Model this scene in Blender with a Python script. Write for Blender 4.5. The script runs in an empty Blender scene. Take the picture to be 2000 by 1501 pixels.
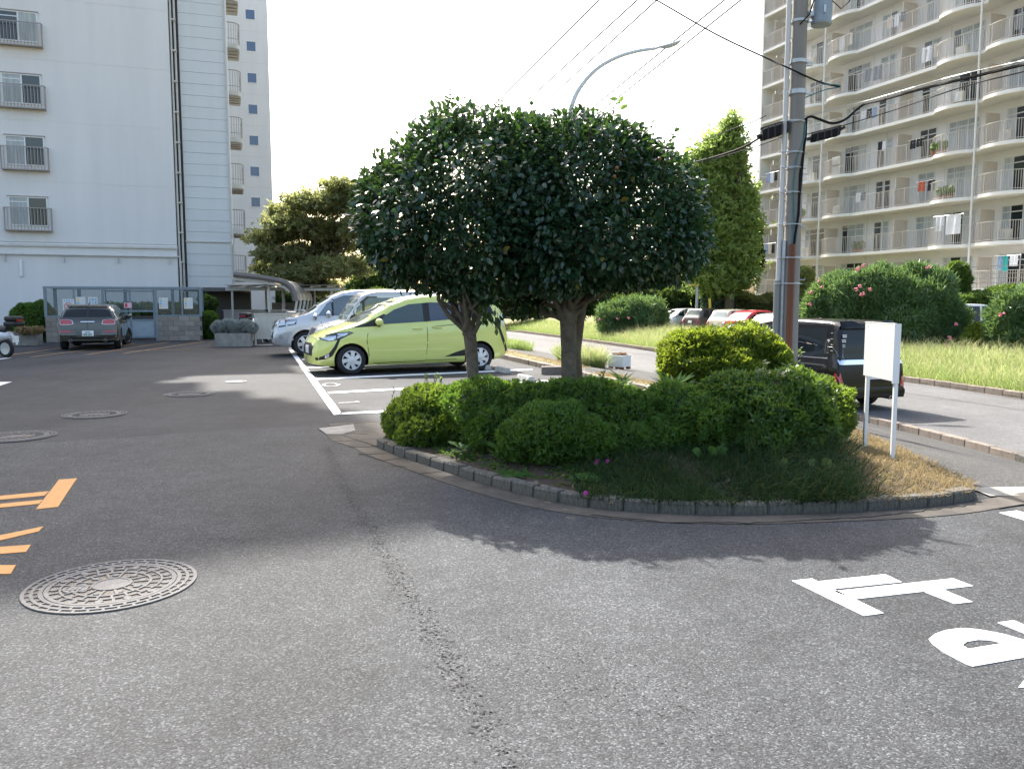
import bpy, bmesh, math, random
import numpy as np
from mathutils import Vector, Matrix, Quaternion
from mathutils.bvhtree import BVHTree
from mathutils.geometry import delaunay_2d_cdt

scene = bpy.context.scene
COL = scene.collection
random.seed(7)
RNG = np.random.default_rng(7)
R = math.radians

# ------------------------------------------------------------------ camera, sky, sun, exposure
F, CX, CY, EYE = 1618.0, 1000.0, 750.5, 1.52        # focal length in photo pixels, principal point, eye height (m)
PITCH = math.atan((CY - 590.0) / F)
cam = bpy.data.cameras.new('camera')
cam.sensor_width = 36.0
cam.lens = 36.0 * F / 2000.0
cam.clip_start, cam.clip_end = 0.05, 5000.0
cam_ob = bpy.data.objects.new('camera', cam)
COL.objects.link(cam_ob)
cam_ob.location = (0, 0, EYE)
cam_ob.rotation_euler = (R(90) - PITCH, 0, 0)
scene.camera = cam_ob

SUN_AZ, SUN_EL = -21.3, 44.0                        # degrees; azimuth from +Y towards +X
world = bpy.data.worlds.new('World')
scene.world = world
world.use_nodes = True
wn = world.node_tree
bg = wn.nodes['Background']
sky = wn.nodes.new('ShaderNodeTexSky')
sky.sky_type = 'NISHITA'
sky.sun_disc = False
sky.sun_elevation = R(SUN_EL)
sky.sun_rotation = R(SUN_AZ)
sky.altitude = 0
sky.air_density = 1.2
sky.dust_density = 4.6
sky.ozone_density = 0.6
wn.links.new(sky.outputs[0], bg.inputs[0])
bg.inputs[1].default_value = 0.15
sl = bpy.data.lights.new('sun', 'SUN')
sl.energy = 4.3
sl.angle = R(0.55)
sl.color = (1.0, 0.955, 0.88)
sun = bpy.data.objects.new('sun', sl)
COL.objects.link(sun)
sdir = Vector((math.sin(R(SUN_AZ)) * math.cos(R(SUN_EL)), math.cos(R(SUN_AZ)) * math.cos(R(SUN_EL)), math.sin(R(SUN_EL))))
sun.rotation_euler = sdir.to_track_quat('Z', 'Y').to_euler()
sun.location = (0, 0, 60)
vs = scene.view_settings
vs.view_transform = 'Standard'
vs.look = 'None'
vs.exposure = 1.5
vs.gamma = 1.0
vs.use_curve_mapping = False
scene.cycles.max_bounces = 10
scene.cycles.transparent_max_bounces = 12
scene.cycles.use_denoising = True
scene.cycles.denoising_input_passes = 'RGB_ALBEDO_NORMAL'
scene.cycles.denoising_prefilter = 'ACCURATE'

# ------------------------------------------------------------------ helpers
def ray(px, py):
    u = -(py - CY) / F
    return Vector(((px - CX) / F, math.cos(PITCH) + math.sin(PITCH) * u, -math.sin(PITCH) + math.cos(PITCH) * u))

def at(px, py, z=0.0):
    """Surveyed point: where the sight line through a photo point meets the level z."""
    d = ray(px, py)
    return Vector((0, 0, EYE)) + d * ((z - EYE) / d.z)

def ad(px, py, Y):
    d = ray(px, py)
    return Vector((0, 0, EYE)) + d * (Y / d.y)

def tag(o, label=None, cat=None, group=None, kind=None):
    if label: o['label'] = label
    if cat: o['category'] = cat
    if group: o['group'] = group
    if kind: o['kind'] = kind
    return o

def thing(name, label, cat, loc=(0, 0, 0), rotz=0.0, group=None):
    o = bpy.data.objects.new(name, None)
    o.empty_display_size = 0.2
    COL.objects.link(o)
    o.location = loc
    o.rotation_euler = (0, 0, rotz)
    return tag(o, label, cat, group)

def link(name, me, parent=None, loc=(0, 0, 0), rot=(0, 0, 0), scale=(1, 1, 1)):
    o = bpy.data.objects.new(name, me)
    COL.objects.link(o)
    o.parent = parent
    o.location = loc
    o.rotation_euler = rot
    o.scale = scale
    return o

def np_mesh(name, V, faces_flat, sizes, mats=(), mat_idx=None, smooth=False):
    me = bpy.data.meshes.new(name)
    V = np.asarray(V, dtype=np.float32)
    fl = np.asarray(faces_flat, dtype=np.int32)
    sz = np.asarray(sizes, dtype=np.int32)
    me.vertices.add(len(V)); me.vertices.foreach_set('co', V.ravel())
    me.loops.add(len(fl)); me.loops.foreach_set('vertex_index', fl)
    me.polygons.add(len(sz))
    st = np.zeros(len(sz), dtype=np.int32); st[1:] = np.cumsum(sz)[:-1]
    me.polygons.foreach_set('loop_start', st)
    if mat_idx is not None: me.polygons.foreach_set('material_index', np.asarray(mat_idx, dtype=np.int32))
    me.polygons.foreach_set('use_smooth', np.full(len(sz), smooth))
    for m in mats: me.materials.append(m)
    me.update(calc_edges=True)
    return me

class MB:
    """Collects simple solids into one mesh."""
    def __init__(s): s.v = []; s.f = []; s.m = []; s.cur = 0
    def add(s, vs_, fs_):
        b = len(s.v); s.v += [tuple(p) for p in vs_]
        for f in fs_: s.f.append([b + i for i in f]); s.m.append(s.cur)
    def box(s, x0, x1, y0, y1, z0, z1, M=None):
        p = [Vector(q) for q in ((x0,y0,z0),(x1,y0,z0),(x1,y1,z0),(x0,y1,z0),(x0,y0,z1),(x1,y0,z1),(x1,y1,z1),(x0,y1,z1))]
        if M is not None: p = [M @ q for q in p]
        s.add(p, [(0,3,2,1),(4,5,6,7),(0,1,5,4),(1,2,6,5),(2,3,7,6),(3,0,4,7)]); return s
    def bar(s, a, b, w, h=None, up=(0, 0, 1)):
        """Rectangular bar from a to b."""
        a, b = Vector(a), Vector(b); h = h or w; d = b - a; L = d.length; d.normalize()
        u = Vector(up)
        if abs(d.dot(u)) > .97: u = Vector((1, 0, 0))
        x = d.cross(u).normalized(); z = x.cross(d)
        M = Matrix((x, d, z)).transposed().to_4x4(); M.translation = a
        return s.box(-w/2, w/2, 0, L, -h/2, h/2, M)
    def tube(s, pts, r, n=8, caps=True):
        pts = [Vector(p) for p in pts]; k = len(pts)
        rs = list(r) if hasattr(r, '__len__') else [r] * k
        base = len(s.v); prev = None
        for i, p in enumerate(pts):
            t = (pts[min(i+1, k-1)] - pts[max(i-1, 0)])
            t = t.normalized() if t.length > 1e-9 else Vector((0, 0, 1))
            if prev is None:
                a = Vector((0, 0, 1)) if abs(t.z) < .9 else Vector((1, 0, 0))
                x = t.cross(a).normalized()
            else:
                x = (prev - t * prev.dot(t)).normalized()
            prev = x; y = t.cross(x)
            for j in range(n):
                a = 2 * math.pi * j / n
                s.v.append(tuple(p + (x * math.cos(a) + y * math.sin(a)) * rs[i]))
        for i in range(k - 1):
            for j in range(n):
                a = base + i*n + j; b = base + i*n + (j+1) % n
                s.f.append([a, b, b + n, a + n]); s.m.append(s.cur)
        if caps:
            s.f.append([base + j for j in range(n)][::-1]); s.m.append(s.cur)
            s.f.append([base + (k-1)*n + j for j in range(n)]); s.m.append(s.cur)
        return s
    def lathe(s, prof, n=20, c=(0, 0, 0), axis='z', closed=False, cap=True):
        """prof: list of (radius, height)."""
        base = len(s.v); c = Vector(c); k = len(prof)
        for (r, h) in prof:
            for j in range(n):
                a = 2*math.pi*j/n
                p = (r*math.cos(a), r*math.sin(a), h)
                if axis == 'y': p = (p[0], p[2], p[1])
                if axis == 'x': p = (p[2], p[0], p[1])
                s.v.append(tuple(c + Vector(p)))
        for i in range(k - 1 + (1 if closed else 0)):
            i2 = (i + 1) % k
            for j in range(n):
                a = base + i*n + j; b = base + i*n + (j+1) % n
                s.f.append([a, b, base + i2*n + (j+1) % n, base + i2*n + j]); s.m.append(s.cur)
        if not closed and cap:
            for i in (0, k-1):
                if prof[i][0] > 1e-4:
                    s.f.append([base + i*n + j for j in range(n)]); s.m.append(s.cur)
        return s
    def prism(s, pts, z0, z1):
        """Upright prism over a plan outline (may be concave)."""
        n = len(pts); b = [(p[0], p[1], z0) for p in pts]; t = [(p[0], p[1], z1) for p in pts]
        s.add(b + t, [list(range(n))[::-1], [n+i for i in range(n)]] + [(i, (i+1) % n, n+(i+1) % n, n+i) for i in range(n)]); return s
    def quad(s, *p): s.add(p, [tuple(range(len(p)))]); return s
    def blob(s, c, rx, ry, rz, n=10, m=7, jit=0.0):
        prof = []
        base = len(s.v)
        for i in range(m + 1):
            th = math.pi * i / m
            for j in range(n):
                a = 2*math.pi*j/n; q = 1 + random.uniform(-jit, jit)
                s.v.append((c[0] + rx*q*math.sin(th)*math.cos(a), c[1] + ry*q*math.sin(th)*math.sin(a), c[2] - rz*q*math.cos(th)))
        for i in range(m):
            for j in range(n):
                a = base+i*n+j; b = base+i*n+(j+1) % n
                s.f.append([a, b, b+n, a+n]); s.m.append(s.cur)
        return s
    def mesh(s, name, mats, smooth=False, sharp=40):
        me = bpy.data.meshes.new(name)
        me.from_pydata(s.v, [], s.f)
        mats = mats if isinstance(mats, (list, tuple)) else [mats]
        for m in mats: me.materials.append(m)
        if len(mats) > 1: me.polygons.foreach_set('material_index', s.m)
        bm = bmesh.new(); bm.from_mesh(me)
        bmesh.ops.recalc_face_normals(bm, faces=bm.faces)
        if smooth:
            for f in bm.faces: f.smooth = True
            for e in bm.edges:
                if len(e.link_faces) == 2 and e.calc_face_angle(0) > R(sharp): e.smooth = False
        bm.to_mesh(me); bm.free(); me.update()
        return me
    def build(s, name, mats, parent=None, smooth=False, bevel=0, loc=(0, 0, 0), rot=(0, 0, 0), sharp=40):
        o = link(name, s.mesh(name, mats, smooth, sharp), parent, loc, rot)
        if bevel:
            md = o.modifiers.new('b', 'BEVEL'); md.width = bevel; md.segments = 2; md.limit_method = 'ANGLE'; md.harden_normals = False
        return o

# ------------------------------------------------------------------ materials
def N(nt, t, **kw):
    n = nt.nodes.new(t)
    for k, v in kw.items(): setattr(n, k, v)
    return n

def hexlin(c):
    return (c[0], c[1], c[2], 1.0)

def pbr(name, col, rough=.6, metal=0.0, spec=.5, coat=0.0, var=0.0, vscale=4.0, col2=None, bump=0.0, bscale=60.0, stain=0.0, streak=False):
    m = bpy.data.materials.new(name); m.use_nodes = True
    nt = m.node_tree; b = nt.nodes['Principled BSDF']
    b.inputs['Base Color'].default_value = hexlin(col); b.inputs['Roughness'].default_value = rough
    b.inputs['Metallic'].default_value = metal; b.inputs['Specular IOR Level'].default_value = spec
    b.inputs['Coat Weight'].default_value = coat; b.inputs['Coat Roughness'].default_value = 0.03
    if var or col2 or bump or stain:
        tc = N(nt, 'ShaderNodeTexCoord')
    if var or col2:
        n = N(nt, 'ShaderNodeTexNoise'); n.inputs['Scale'].default_value = vscale; n.inputs['Detail'].default_value = 8; n.inputs['Roughness'].default_value = .65
        if streak:
            mp = N(nt, 'ShaderNodeMapping'); mp.inputs['Scale'].default_value = (1, 1, .08)
            nt.links.new(tc.outputs['Object'], mp.inputs['Vector']); nt.links.new(mp.outputs[0], n.inputs['Vector'])
        else:
            nt.links.new(tc.outputs['Object'], n.inputs['Vector'])
        rp = N(nt, 'ShaderNodeValToRGB'); rp.color_ramp.elements[0].position = .32; rp.color_ramp.elements[1].position = .68
        c2 = col2 or tuple(min(1, c * (1 + var)) for c in col)
        c1 = col if col2 else tuple(c * (1 - var) for c in col)
        rp.color_ramp.elements[0].color = hexlin(c1); rp.color_ramp.elements[1].color = hexlin(c2)
        nt.links.new(n.outputs['Fac'], rp.inputs['Fac']); nt.links.new(rp.outputs['Color'], b.inputs['Base Color'])
    if bump:
        n2 = N(nt, 'ShaderNodeTexNoise'); n2.inputs['Scale'].default_value = bscale; n2.inputs['Detail'].default_value = 5
        bp = N(nt, 'ShaderNodeBump'); bp.inputs['Strength'].default_value = bump; bp.inputs['Distance'].default_value = .01
        nt.links.new(tc.outputs['Object'], n2.inputs['Vector']); nt.links.new(n2.outputs['Fac'], bp.inputs['Height']); nt.links.new(bp.outputs['Normal'], b.inputs['Normal'])
    return m

def asphalt(name, base, speck, scale, contrast, blotch=.12, tint=(1, 1, 1)):
    """Bitumen with fine and coarse aggregate, worn lanes, damp-dark stains and dust."""
    m = bpy.data.materials.new(name); m.use_nodes = True
    nt = m.node_tree; b = nt.nodes['Principled BSDF']; L = nt.links.new
    tc = N(nt, 'ShaderNodeTexCoord')
    def vor(sc):
        v = N(nt, 'ShaderNodeTexVoronoi'); v.inputs['Scale'].default_value = sc; L(tc.outputs['Object'], v.inputs['Vector'])
        q = N(nt, 'ShaderNodeSeparateColor'); L(v.outputs['Color'], q.inputs[0]); return v, q.outputs[0]
    def noi(sc, det=6, rough=.6, stretch=None):
        n = N(nt, 'ShaderNodeTexNoise'); n.inputs['Scale'].default_value = sc; n.inputs['Detail'].default_value = det; n.inputs['Roughness'].default_value = rough
        if stretch:
            mp = N(nt, 'ShaderNodeMapping'); mp.inputs['Scale'].default_value = stretch; mp.inputs['Rotation'].default_value = (0, 0, R(-18)); L(tc.outputs['Object'], mp.inputs['Vector']); L(mp.outputs[0], n.inputs['Vector'])
        else: L(tc.outputs['Object'], n.inputs['Vector'])
        return n.outputs['Fac']
    def mapr(x, a0, a1, b0, b1):
        r = N(nt, 'ShaderNodeMapRange'); r.inputs[1].default_value = a0; r.inputs[2].default_value = a1; r.inputs[3].default_value = b0; r.inputs[4].default_value = b1; L(x, r.inputs[0]); return r.outputs[0]
    def mul(x, y):
        q = N(nt, 'ShaderNodeMath', operation='MULTIPLY'); L(x, q.inputs[0]); L(y, q.inputs[1]); return q.outputs[0]
    vo, c1 = vor(scale); _, c2 = vor(scale*2.3)
    rp = N(nt, 'ShaderNodeValToRGB')
    e = rp.color_ramp.elements
    e[0].position = 0.0; e[0].color = hexlin([base*(1-contrast)*t for t in tint])
    e[1].position = .55; e[1].color = hexlin([base*t for t in tint])
    q = e.new(.85); q.color = hexlin([base*(1+contrast*.8)*t for t in tint])
    q = e.new(.98); q.color = hexlin([speck*t for t in tint])
    L(c1, rp.inputs['Fac'])
    f = mul(mapr(c2, 0, 1, 1-contrast*.5, 1+contrast*.5), mapr(noi(.35, 10, .68), .3, .7, 1-blotch*1.7, 1+blotch*1.7))
    f = mul(f, mapr(noi(4.5, 8, .7), .3, .7, 1-blotch*.9, 1+blotch*.9))
    f = mul(f, mapr(noi(.8, 5, .6, (1.0, .10, 1)), .35, .7, 1.0+blotch*.5, 1-blotch*1.1))
    f = mul(f, mapr(noi(1.7, 9, .75), .64, .72, 1.0, .80))
    mx = N(nt, 'ShaderNodeVectorMath', operation='SCALE'); L(rp.outputs['Color'], mx.inputs[0]); L(f, mx.inputs[3])
    L(mx.outputs[0], b.inputs['Base Color'])
    b.inputs['Roughness'].default_value = .85; b.inputs['Specular IOR Level'].default_value = .25
    bp = N(nt, 'ShaderNodeBump'); bp.inputs['Strength'].default_value = .4; bp.inputs['Distance'].default_value = .004
    L(vo.outputs['Distance'], bp.inputs['Height']); bp.invert = True
    L(bp.outputs['Normal'], b.inputs['Normal'])
    return m

def leafmat(name, dark, light, trans, rough=.4, tfac=.35, spec=.5, accent=None, acc_pos=.97):
    m = bpy.data.materials.new(name); m.use_nodes = True
    nt = m.node_tree; L = nt.links.new
    b = nt.nodes['Principled BSDF']; out = nt.nodes['Material Output']
    g = N(nt, 'ShaderNodeNewGeometry')
    rp = N(nt, 'ShaderNodeValToRGB'); e = rp.color_ramp.elements
    e[0].color = hexlin(dark); e[0].position = 0.05; e[1].color = hexlin(light); e[1].position = .93
    if accent:
        q = e.new(acc_pos-.004); q.color = hexlin(light)
        q = e.new(acc_pos); q.color = hexlin(accent)
    L(g.outputs['Random Per Island'], rp.inputs['Fac'])
    L(rp.outputs['Color'], b.inputs['Base Color'])
    b.inputs['Roughness'].default_value = rough; b.inputs['Specular IOR Level'].default_value = spec
    t = N(nt, 'ShaderNodeBsdfTranslucent')
    mul = N(nt, 'ShaderNodeMix', data_type='RGBA', blend_type='MIX')
    mul.inputs[0].default_value = .6
    L(rp.outputs['Color'], mul.inputs[6]); mul.inputs[7].default_value = hexlin(trans)
    L(mul.outputs[2], t.inputs['Color'])
    mx = N(nt, 'ShaderNodeMixShader'); mx.inputs[0].default_value = tfac
    L(b.outputs[0], mx.inputs[1]); L(t.outputs[0], mx.inputs[2]); L(mx.outputs[0], out.inputs['Surface'])
    return m

def glassmat(name, tint=(.8, .87, .88), clear=.7, rough=.02):
    m = bpy.data.materials.new(name); m.use_nodes = True
    nt = m.node_tree; L = nt.links.new; out = nt.nodes['Material Output']
    b = nt.nodes['Principled BSDF']; b.inputs['Base Color'].default_value = hexlin([t*.25 for t in tint]); b.inputs['Roughness'].default_value = rough; b.inputs['Specular IOR Level'].default_value = .6
    t = N(nt, 'ShaderNodeBsdfTransparent'); t.inputs['Color'].default_value = hexlin(tint)
    mx = N(nt, 'ShaderNodeMixShader'); mx.inputs[0].default_value = clear
    L(b.outputs[0], mx.inputs[1]); L(t.outputs[0], mx.inputs[2]); L(mx.outputs[0], out.inputs['Surface'])
    return m

M_asph_near = asphalt('asphalt_coarse', .054, .13, 135, .46, .19, (.955, 1.0, 1.05))
M_asph_far = asphalt('asphalt_fine', .044, .07, 130, .32, .19, (.96, 1.0, 1.05))
M_asph_road = asphalt('asphalt_road', .118, .19, 80, .25, .12, (1.0, 1.0, 1.01))
M_asph_path = asphalt('asphalt_path', .062, .15, 110, .42, .12, (1.0, .99, .96))
def worn_paint(name, col, wear=.69, dark=(.10, .10, .10)):
    m = pbr(name, col, .65, var=.07, vscale=9, bump=.25, bscale=120)
    nt = m.node_tree; b = nt.nodes['Principled BSDF']; L = nt.links.new
    src = b.inputs['Base Color'].links[0].from_socket
    tc = N(nt, 'ShaderNodeTexCoord'); n = N(nt, 'ShaderNodeTexNoise'); n.inputs['Scale'].default_value = 26; n.inputs['Detail'].default_value = 10; n.inputs['Roughness'].default_value = .78
    L(tc.outputs['Object'], n.inputs['Vector'])
    r = N(nt, 'ShaderNodeMapRange'); r.inputs[1].default_value = wear - .04; r.inputs[2].default_value = wear + .03; L(n.outputs['Fac'], r.inputs[0])
    mx = N(nt, 'ShaderNodeMix', data_type='RGBA'); L(r.outputs[0], mx.inputs[0]); L(src, mx.inputs[6]); mx.inputs[7].default_value = hexlin(dark); L(mx.outputs[2], b.inputs['Base Color'])
    return m
M_paint_w = worn_paint('road_paint_white', (.72, .72, .71), .70)
M_paint_w0 = pbr('road_paint_white', (.78, .78, .77), .6, var=.06, vscale=14, bump=.25, bscale=120)
M_paint_w2 = pbr('road_paint_worn', (.5, .5, .49), .65, col2=(.2, .2, .2), vscale=22, bump=.25, bscale=120)
M_paint_o = worn_paint('road_paint_orange', (.50, .245, .065), .655)
M_conc = pbr('concrete', (.25, .24, .215), .85, var=.28, vscale=5, bump=.4, bscale=70)
M_conc_dirty = pbr('concrete_mossy', (.055, .052, .042), .9, col2=(.17, .16, .138), vscale=14, bump=.7, bscale=60)
M_conc_brown = pbr('kerb_brown', (.16, .13, .105), .9, col2=(.27, .225, .185), vscale=6, bump=.6, bscale=50)
M_conc_light = pbr('concrete_light', (.42, .41, .37), .8, var=.2, vscale=7, bump=.3, bscale=60)
M_gutter = pbr('gutter_concrete', (.048, .042, .036), .9, col2=(.105, .09, .073), vscale=4, bump=.45, bscale=90)
M_soil = pbr('soil', (.026, .02, .014), .95, col2=(.06, .042, .027), vscale=9, bump=.9, bscale=30)
M_turf = pbr('dry_turf_soil', (.21, .155, .075), .95, col2=(.13, .14, .04), vscale=3.5, bump=.8, bscale=60)
M_verge = pbr('verge_soil', (.12, .13, .035), .95, col2=(.2, .18, .075), vscale=1.5, bump=.8, bscale=30)
M_lawn = pbr('dry_lawn', (.30, .225, .115), .95, col2=(.22, .19, .08), vscale=.6, bump=.5, bscale=10)
M_dark = pbr('black_plastic', (.012, .012, .013), .5, var=.1)
M_rubber = pbr('rubber', (.016, .016, .017), .75, bump=.2, bscale=90)
M_chrome = pbr('chrome', (.8, .8, .82), .12, metal=1)
M_silver = pbr('wheel_silver', (.62, .63, .64), .32, metal=.55)
M_steel = pbr('galvanised', (.42, .45, .47), .45, metal=.6, var=.15, vscale=12)
M_white = pbr('white_paint', (.78, .78, .77), .45, var=.03, vscale=3)
M_iron = pbr('manhole_iron', (.115, .112, .11), .8, metal=0, spec=.2, col2=(.165, .16, .157), vscale=16, bump=.3, bscale=160)
M_iron_dk = pbr('manhole_pit', (.06, .053, .045), .9, col2=(.17, .145, .12), vscale=30, bump=.6, bscale=120)
M_iron_old = pbr('manhole_old', (.085, .085, .088), .75, col2=(.12, .12, .12), vscale=20, bump=.4, bscale=120)
M_bark = pbr('bark', (.075, .06, .045), .9, col2=(.17, .142, .108), vscale=9, bump=1.0, bscale=22, streak=False)
M_bark_dk = pbr('bark_dark', (.03, .025, .02), .9, col2=(.065, .052, .042), vscale=9, bump=.8, bscale=22)
M_pole = pbr('pole_concrete', (.19, .18, .165), .85, col2=(.27, .255, .235), vscale=3, bump=.35, bscale=60, streak=True)
M_rust = pbr('rust_pipe', (.10, .03, .012), .6, col2=(.19, .065, .025), vscale=3, bump=.3, bscale=30, streak=True)
# ------------------------------------------------------------------ the lie of the land
def interp(tab):
    ys = [t[0] for t in tab]; xs = [t[1] for t in tab]
    return lambda Y: float(np.interp(Y, ys, xs))
L1 = interp([(-20, 3.2), (5, 3.62), (6.5, 3.74), (8.9, 3.9), (9.9, 3.95), (10.8, 3.6), (12.5, 2.75), (15.6, 1.76), (18.1, 1.08), (22.6, -.28), (30, -2.5), (40, -5.4), (70, -14), (230, -60)])
L2 = interp([(-20, 8.6), (5, 7.7), (11, 7.62), (12.1, 7.6), (13.1, 7.52), (14.9, 7.3), (17.05, 6.88), (21, 5.9), (27.3, 4.22), (39.2, .85), (50, -2.4), (70, -8.6), (230, -56)])
L3 = interp([(-20, 14), (5, 13.1), (12, 12.6), (19, 11.9), (24, 10.95), (30, 9.0), (36, 6.9), (54.2, 2.6), (70, -1.8), (230, -48)])
BO, BD, BN = Vector((20.1, 68.5, 0)), Vector((math.sin(R(20)), -math.cos(R(20)), 0)), Vector((-math.cos(R(20)), -math.sin(R(20)), 0))
ROAD_Z = -.72
def sstep(a, b, x):
    t = min(1, max(0, (x - a) / (b - a))); return t*t*(3-2*t)
def path_z(X, Y):
    t = min(1, max(0, (X - L1(Y)) / (L2(Y) - L1(Y))))
    return -(.84 - .115*sstep(20, 24, Y)) * t * sstep(5.4, 11.0, Y)
def road_z(X, Y): return ROAD_Z * sstep(2.5, 10.8, Y)
def verge_z(X, Y):
    d = (Vector((X, Y, 0)) - BO).dot(BN)
    q = X - L3(Y)
    z = ROAD_Z + .06 + .46*(sstep(0, 3.2, q) - .8*sstep(6, 9, q))
    return z + sstep(11.5, 3.5, d) * 1.9
def land_z(X, Y):
    if X < L1(Y): return 0.0
    if X < L2(Y): return path_z(X, Y)
    if X < L3(Y): return road_z(X, Y)
    return verge_z(X, Y)

YS = [-20, -10, 0, 3, 4.2, 5, 5.8, 6.5, 7.2, 8, 8.9, 9.9, 10.8, 11.6, 12.5, 13.4, 14.2, 15.6, 16.3, 18.1, 20, 22.6, 24, 26, 28, 30, 33, 36, 40, 44, 48, 51.8, 55, 58, 62, 66, 70, 76, 84, 95, 110, 140, 180, 230]
def strip(name, xl, xr, zf, n, mat, grid_pow=1.0):
    V = []; Fc = []; sz = []
    for Y in YS:
        a, b = xl(Y), xr(Y)
        for i in range(n + 1):
            X = a + (b - a) * (i / n) ** grid_pow
            V.append((X, Y, zf(X, Y)))
    for j in range(len(YS) - 1):
        for i in range(n):
            q = j*(n+1) + i
            Fc += [q, q+1, q+n+2, q+n+1]; sz.append(4)
    o = link(name, np_mesh(name, V, Fc, sz, [mat], smooth=True))
    return tag(o, kind='structure')
strip('ground', lambda Y: -150.0, L1, lambda X, Y: 0.0, 6, M_asph_far)
strip('path', L1, L2, path_z, 8, M_asph_path)
strip('road', L2, L3, road_z, 3, M_asph_road)
strip('verge', L3, lambda Y: L3(Y) + 150, verge_z, 60, M_verge, 1.8)
g = MB(); g.quad((-3000, 231, -2.0), (3000, 231, -2.0), (3000, 4000, -2.0), (-3000, 4000, -2.0)); g.quad((-3000, -3000, -2.0), (3000, -3000, -2.0), (3000, 231, -2.0), (-3000, 231, -2.0))
tag(g.build('far_ground', M_lawn), kind='structure')

def sheet(name, pts, z, mat, kind='structure', label=None, cat=None, thick=.003, group=None):
    """Thin painted or laid layer with a real edge."""
    m = MB(); m.prism([(p[0], p[1]) for p in pts], z - thick, z)
    o = m.build(name, mat)
    bm = bmesh.new(); bm.from_mesh(o.data); bmesh.ops.triangulate(bm, faces=[f for f in bm.faces if len(f.verts) > 4]); bm.to_mesh(o.data); bm.free()
    return tag(o, label, cat, group, kind)

def gp(pts): return [at(x, y) for x, y in pts]
# coarser, older surface in the foreground, its seam running across the lot
seam = gp([(-900, 925), (0, 868), (230, 856), (420, 842), (640, 829)]) + [Vector((-1.3, 10.35, 0)), Vector((0, 10.6, 0)), Vector((3.5, 10.0, 0)), Vector((3.6, 5, 0)), Vector((3.2, -18, 0)), Vector((-60, -18, 0))]
sheet('coarse_asphalt', seam, .004, M_asph_near)

# ------------------------------------------------------------------ planted island
front_px = [(735, 872), (760, 885), (850, 915), (940, 945), (1050, 975), (1160, 995), (1300, 1005), (1450, 1008), (1600, 1003), (1740, 997), (1830, 990), (1905, 978)]
front = [Vector((p.x, p.y, 0)) for p in gp(front_px)]
back = [Vector((3.72, 6.55, 0)), Vector((3.86, 8.0, 0)), Vector((3.93, 9.6, 0)), Vector((3.6, 10.7, 0)), Vector((2.4, 10.95, 0)), Vector((.6, 10.7, 0)), Vector((-.8, 10.1, 0)), Vector((-1.4, 9.3, 0))]
ISLE = front + back
def resample(pl, step):
    pl = [Vector(p) for p in pl]; out = [pl[0].copy()]; acc = 0
    segs = [(pl[i], pl[i+1]) for i in range(len(pl)-1)]
    tot = sum((b-a).length for a, b in segs); n = max(1, round(tot/step)); st = tot/n
    d = st; run = 0
    for a, b in segs:
        L = (b-a).length
        while d <= run + L + 1e-6 and len(out) < n + 1:
            out.append(a + (b-a)*((d-run)/L)); d += st
        run += L
    while len(out) < n + 1: out.append(pl[-1].copy())
    return out
def smooth_line(pl, it=2):
    for _ in range(it):
        q = [pl[0]]
        for i in range(len(pl)-1):
            q += [pl[i]*.75 + pl[i+1]*.25, pl[i]*.25 + pl[i+1]*.75]
        pl = q + [pl[-1]]
    return pl

def stone_mesh(name, w, h, mat, seed):
    rnd = random.Random(seed); bm = bmesh.new()
    bmesh.ops.create_cube(bm, size=1)
    for v in bm.verts:
        v.co.x *= 1; v.co.y *= w; v.co.z = (v.co.z + .5) * h
        if v.co.z > .01: v.co.z += rnd.uniform(-.006, .006); v.co.y += rnd.uniform(-.006, .006)
    bmesh.ops.bevel(bm, geom=[e for e in bm.edges], offset=.012, segments=1, affect='EDGES')
    me = bpy.data.meshes.new(name); bm.to_mesh(me); bm.free(); me.materials.append(mat)
    return me
def kerb(name, line, step, w, h, mat, zf, sink=.1, gap=.012, yaw=0.0):
    """A run of kerb stones, each stone a piece, on a mortar bed."""
    pts = resample(line, step)
    bed = MB()
    for a, b in zip(pts[:-1], pts[1:]):
        za = zf(a)
        d = (b-a).normalized(); M = Matrix.Rotation(math.atan2(d.y, d.x), 4, 'Z'); M.translation = (a+b)/2 + Vector((0, 0, za - sink))
        bed.box(-(b-a).length/2, (b-a).length/2, -w*.42, w*.42, 0, sink + h*.82, M)
    root = tag(bed.build(name, M_conc_dirty), kind='structure')
    ms = [stone_mesh('kerb_stone', w, h + sink, mat, k) for k in range(4)]
    for i, (a, b) in enumerate(zip(pts[:-1], pts[1:])):
        d = b - a; L = d.length; c = (a + b)/2
        o = link('kerb_stone', ms[i % 4], root, (c.x, c.y, zf(c) - sink + random.uniform(-.004, .004)), (0, 0, math.atan2(d.y, d.x) + random.uniform(-.012, .012)), (L - gap, 1, 1))
    return root
front_s = smooth_line(front, 2)
def off_line(pl, d):
    out = []
    for i, p in enumerate(pl):
        t = (pl[min(i+1, len(pl)-1)] - pl[max(i-1, 0)]).normalized()
        out.append(p + Vector((-t.y, t.x, 0)) * d)
    return out
kerb('island_kerb', off_line(front_s, .06), .25, .12, .09, M_conc_dirty, lambda p: 0)
kerb('island_rear_kerb', back[2:][::-1], .5, .12, .08, M_conc_dirty, lambda p: 0)
kerb('lot_kerb', [Vector((L1(Y), Y, 0)) for Y in (27, 24, 22.6, 20, 18.1, 16.8, 15.6, 14, 12.7)], .6, .14, .12, M_conc_brown, lambda p: 0)
kerb('road_kerb', [Vector((L2(Y)-.07, Y, 0)) for Y in (24, 22, 20, 18, 16.3, 15, 14.2, 13.4, 12.5, 12.1)], .62, .14, .02, M_conc_brown, lambda p: ROAD_Z, sink=.22)
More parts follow.
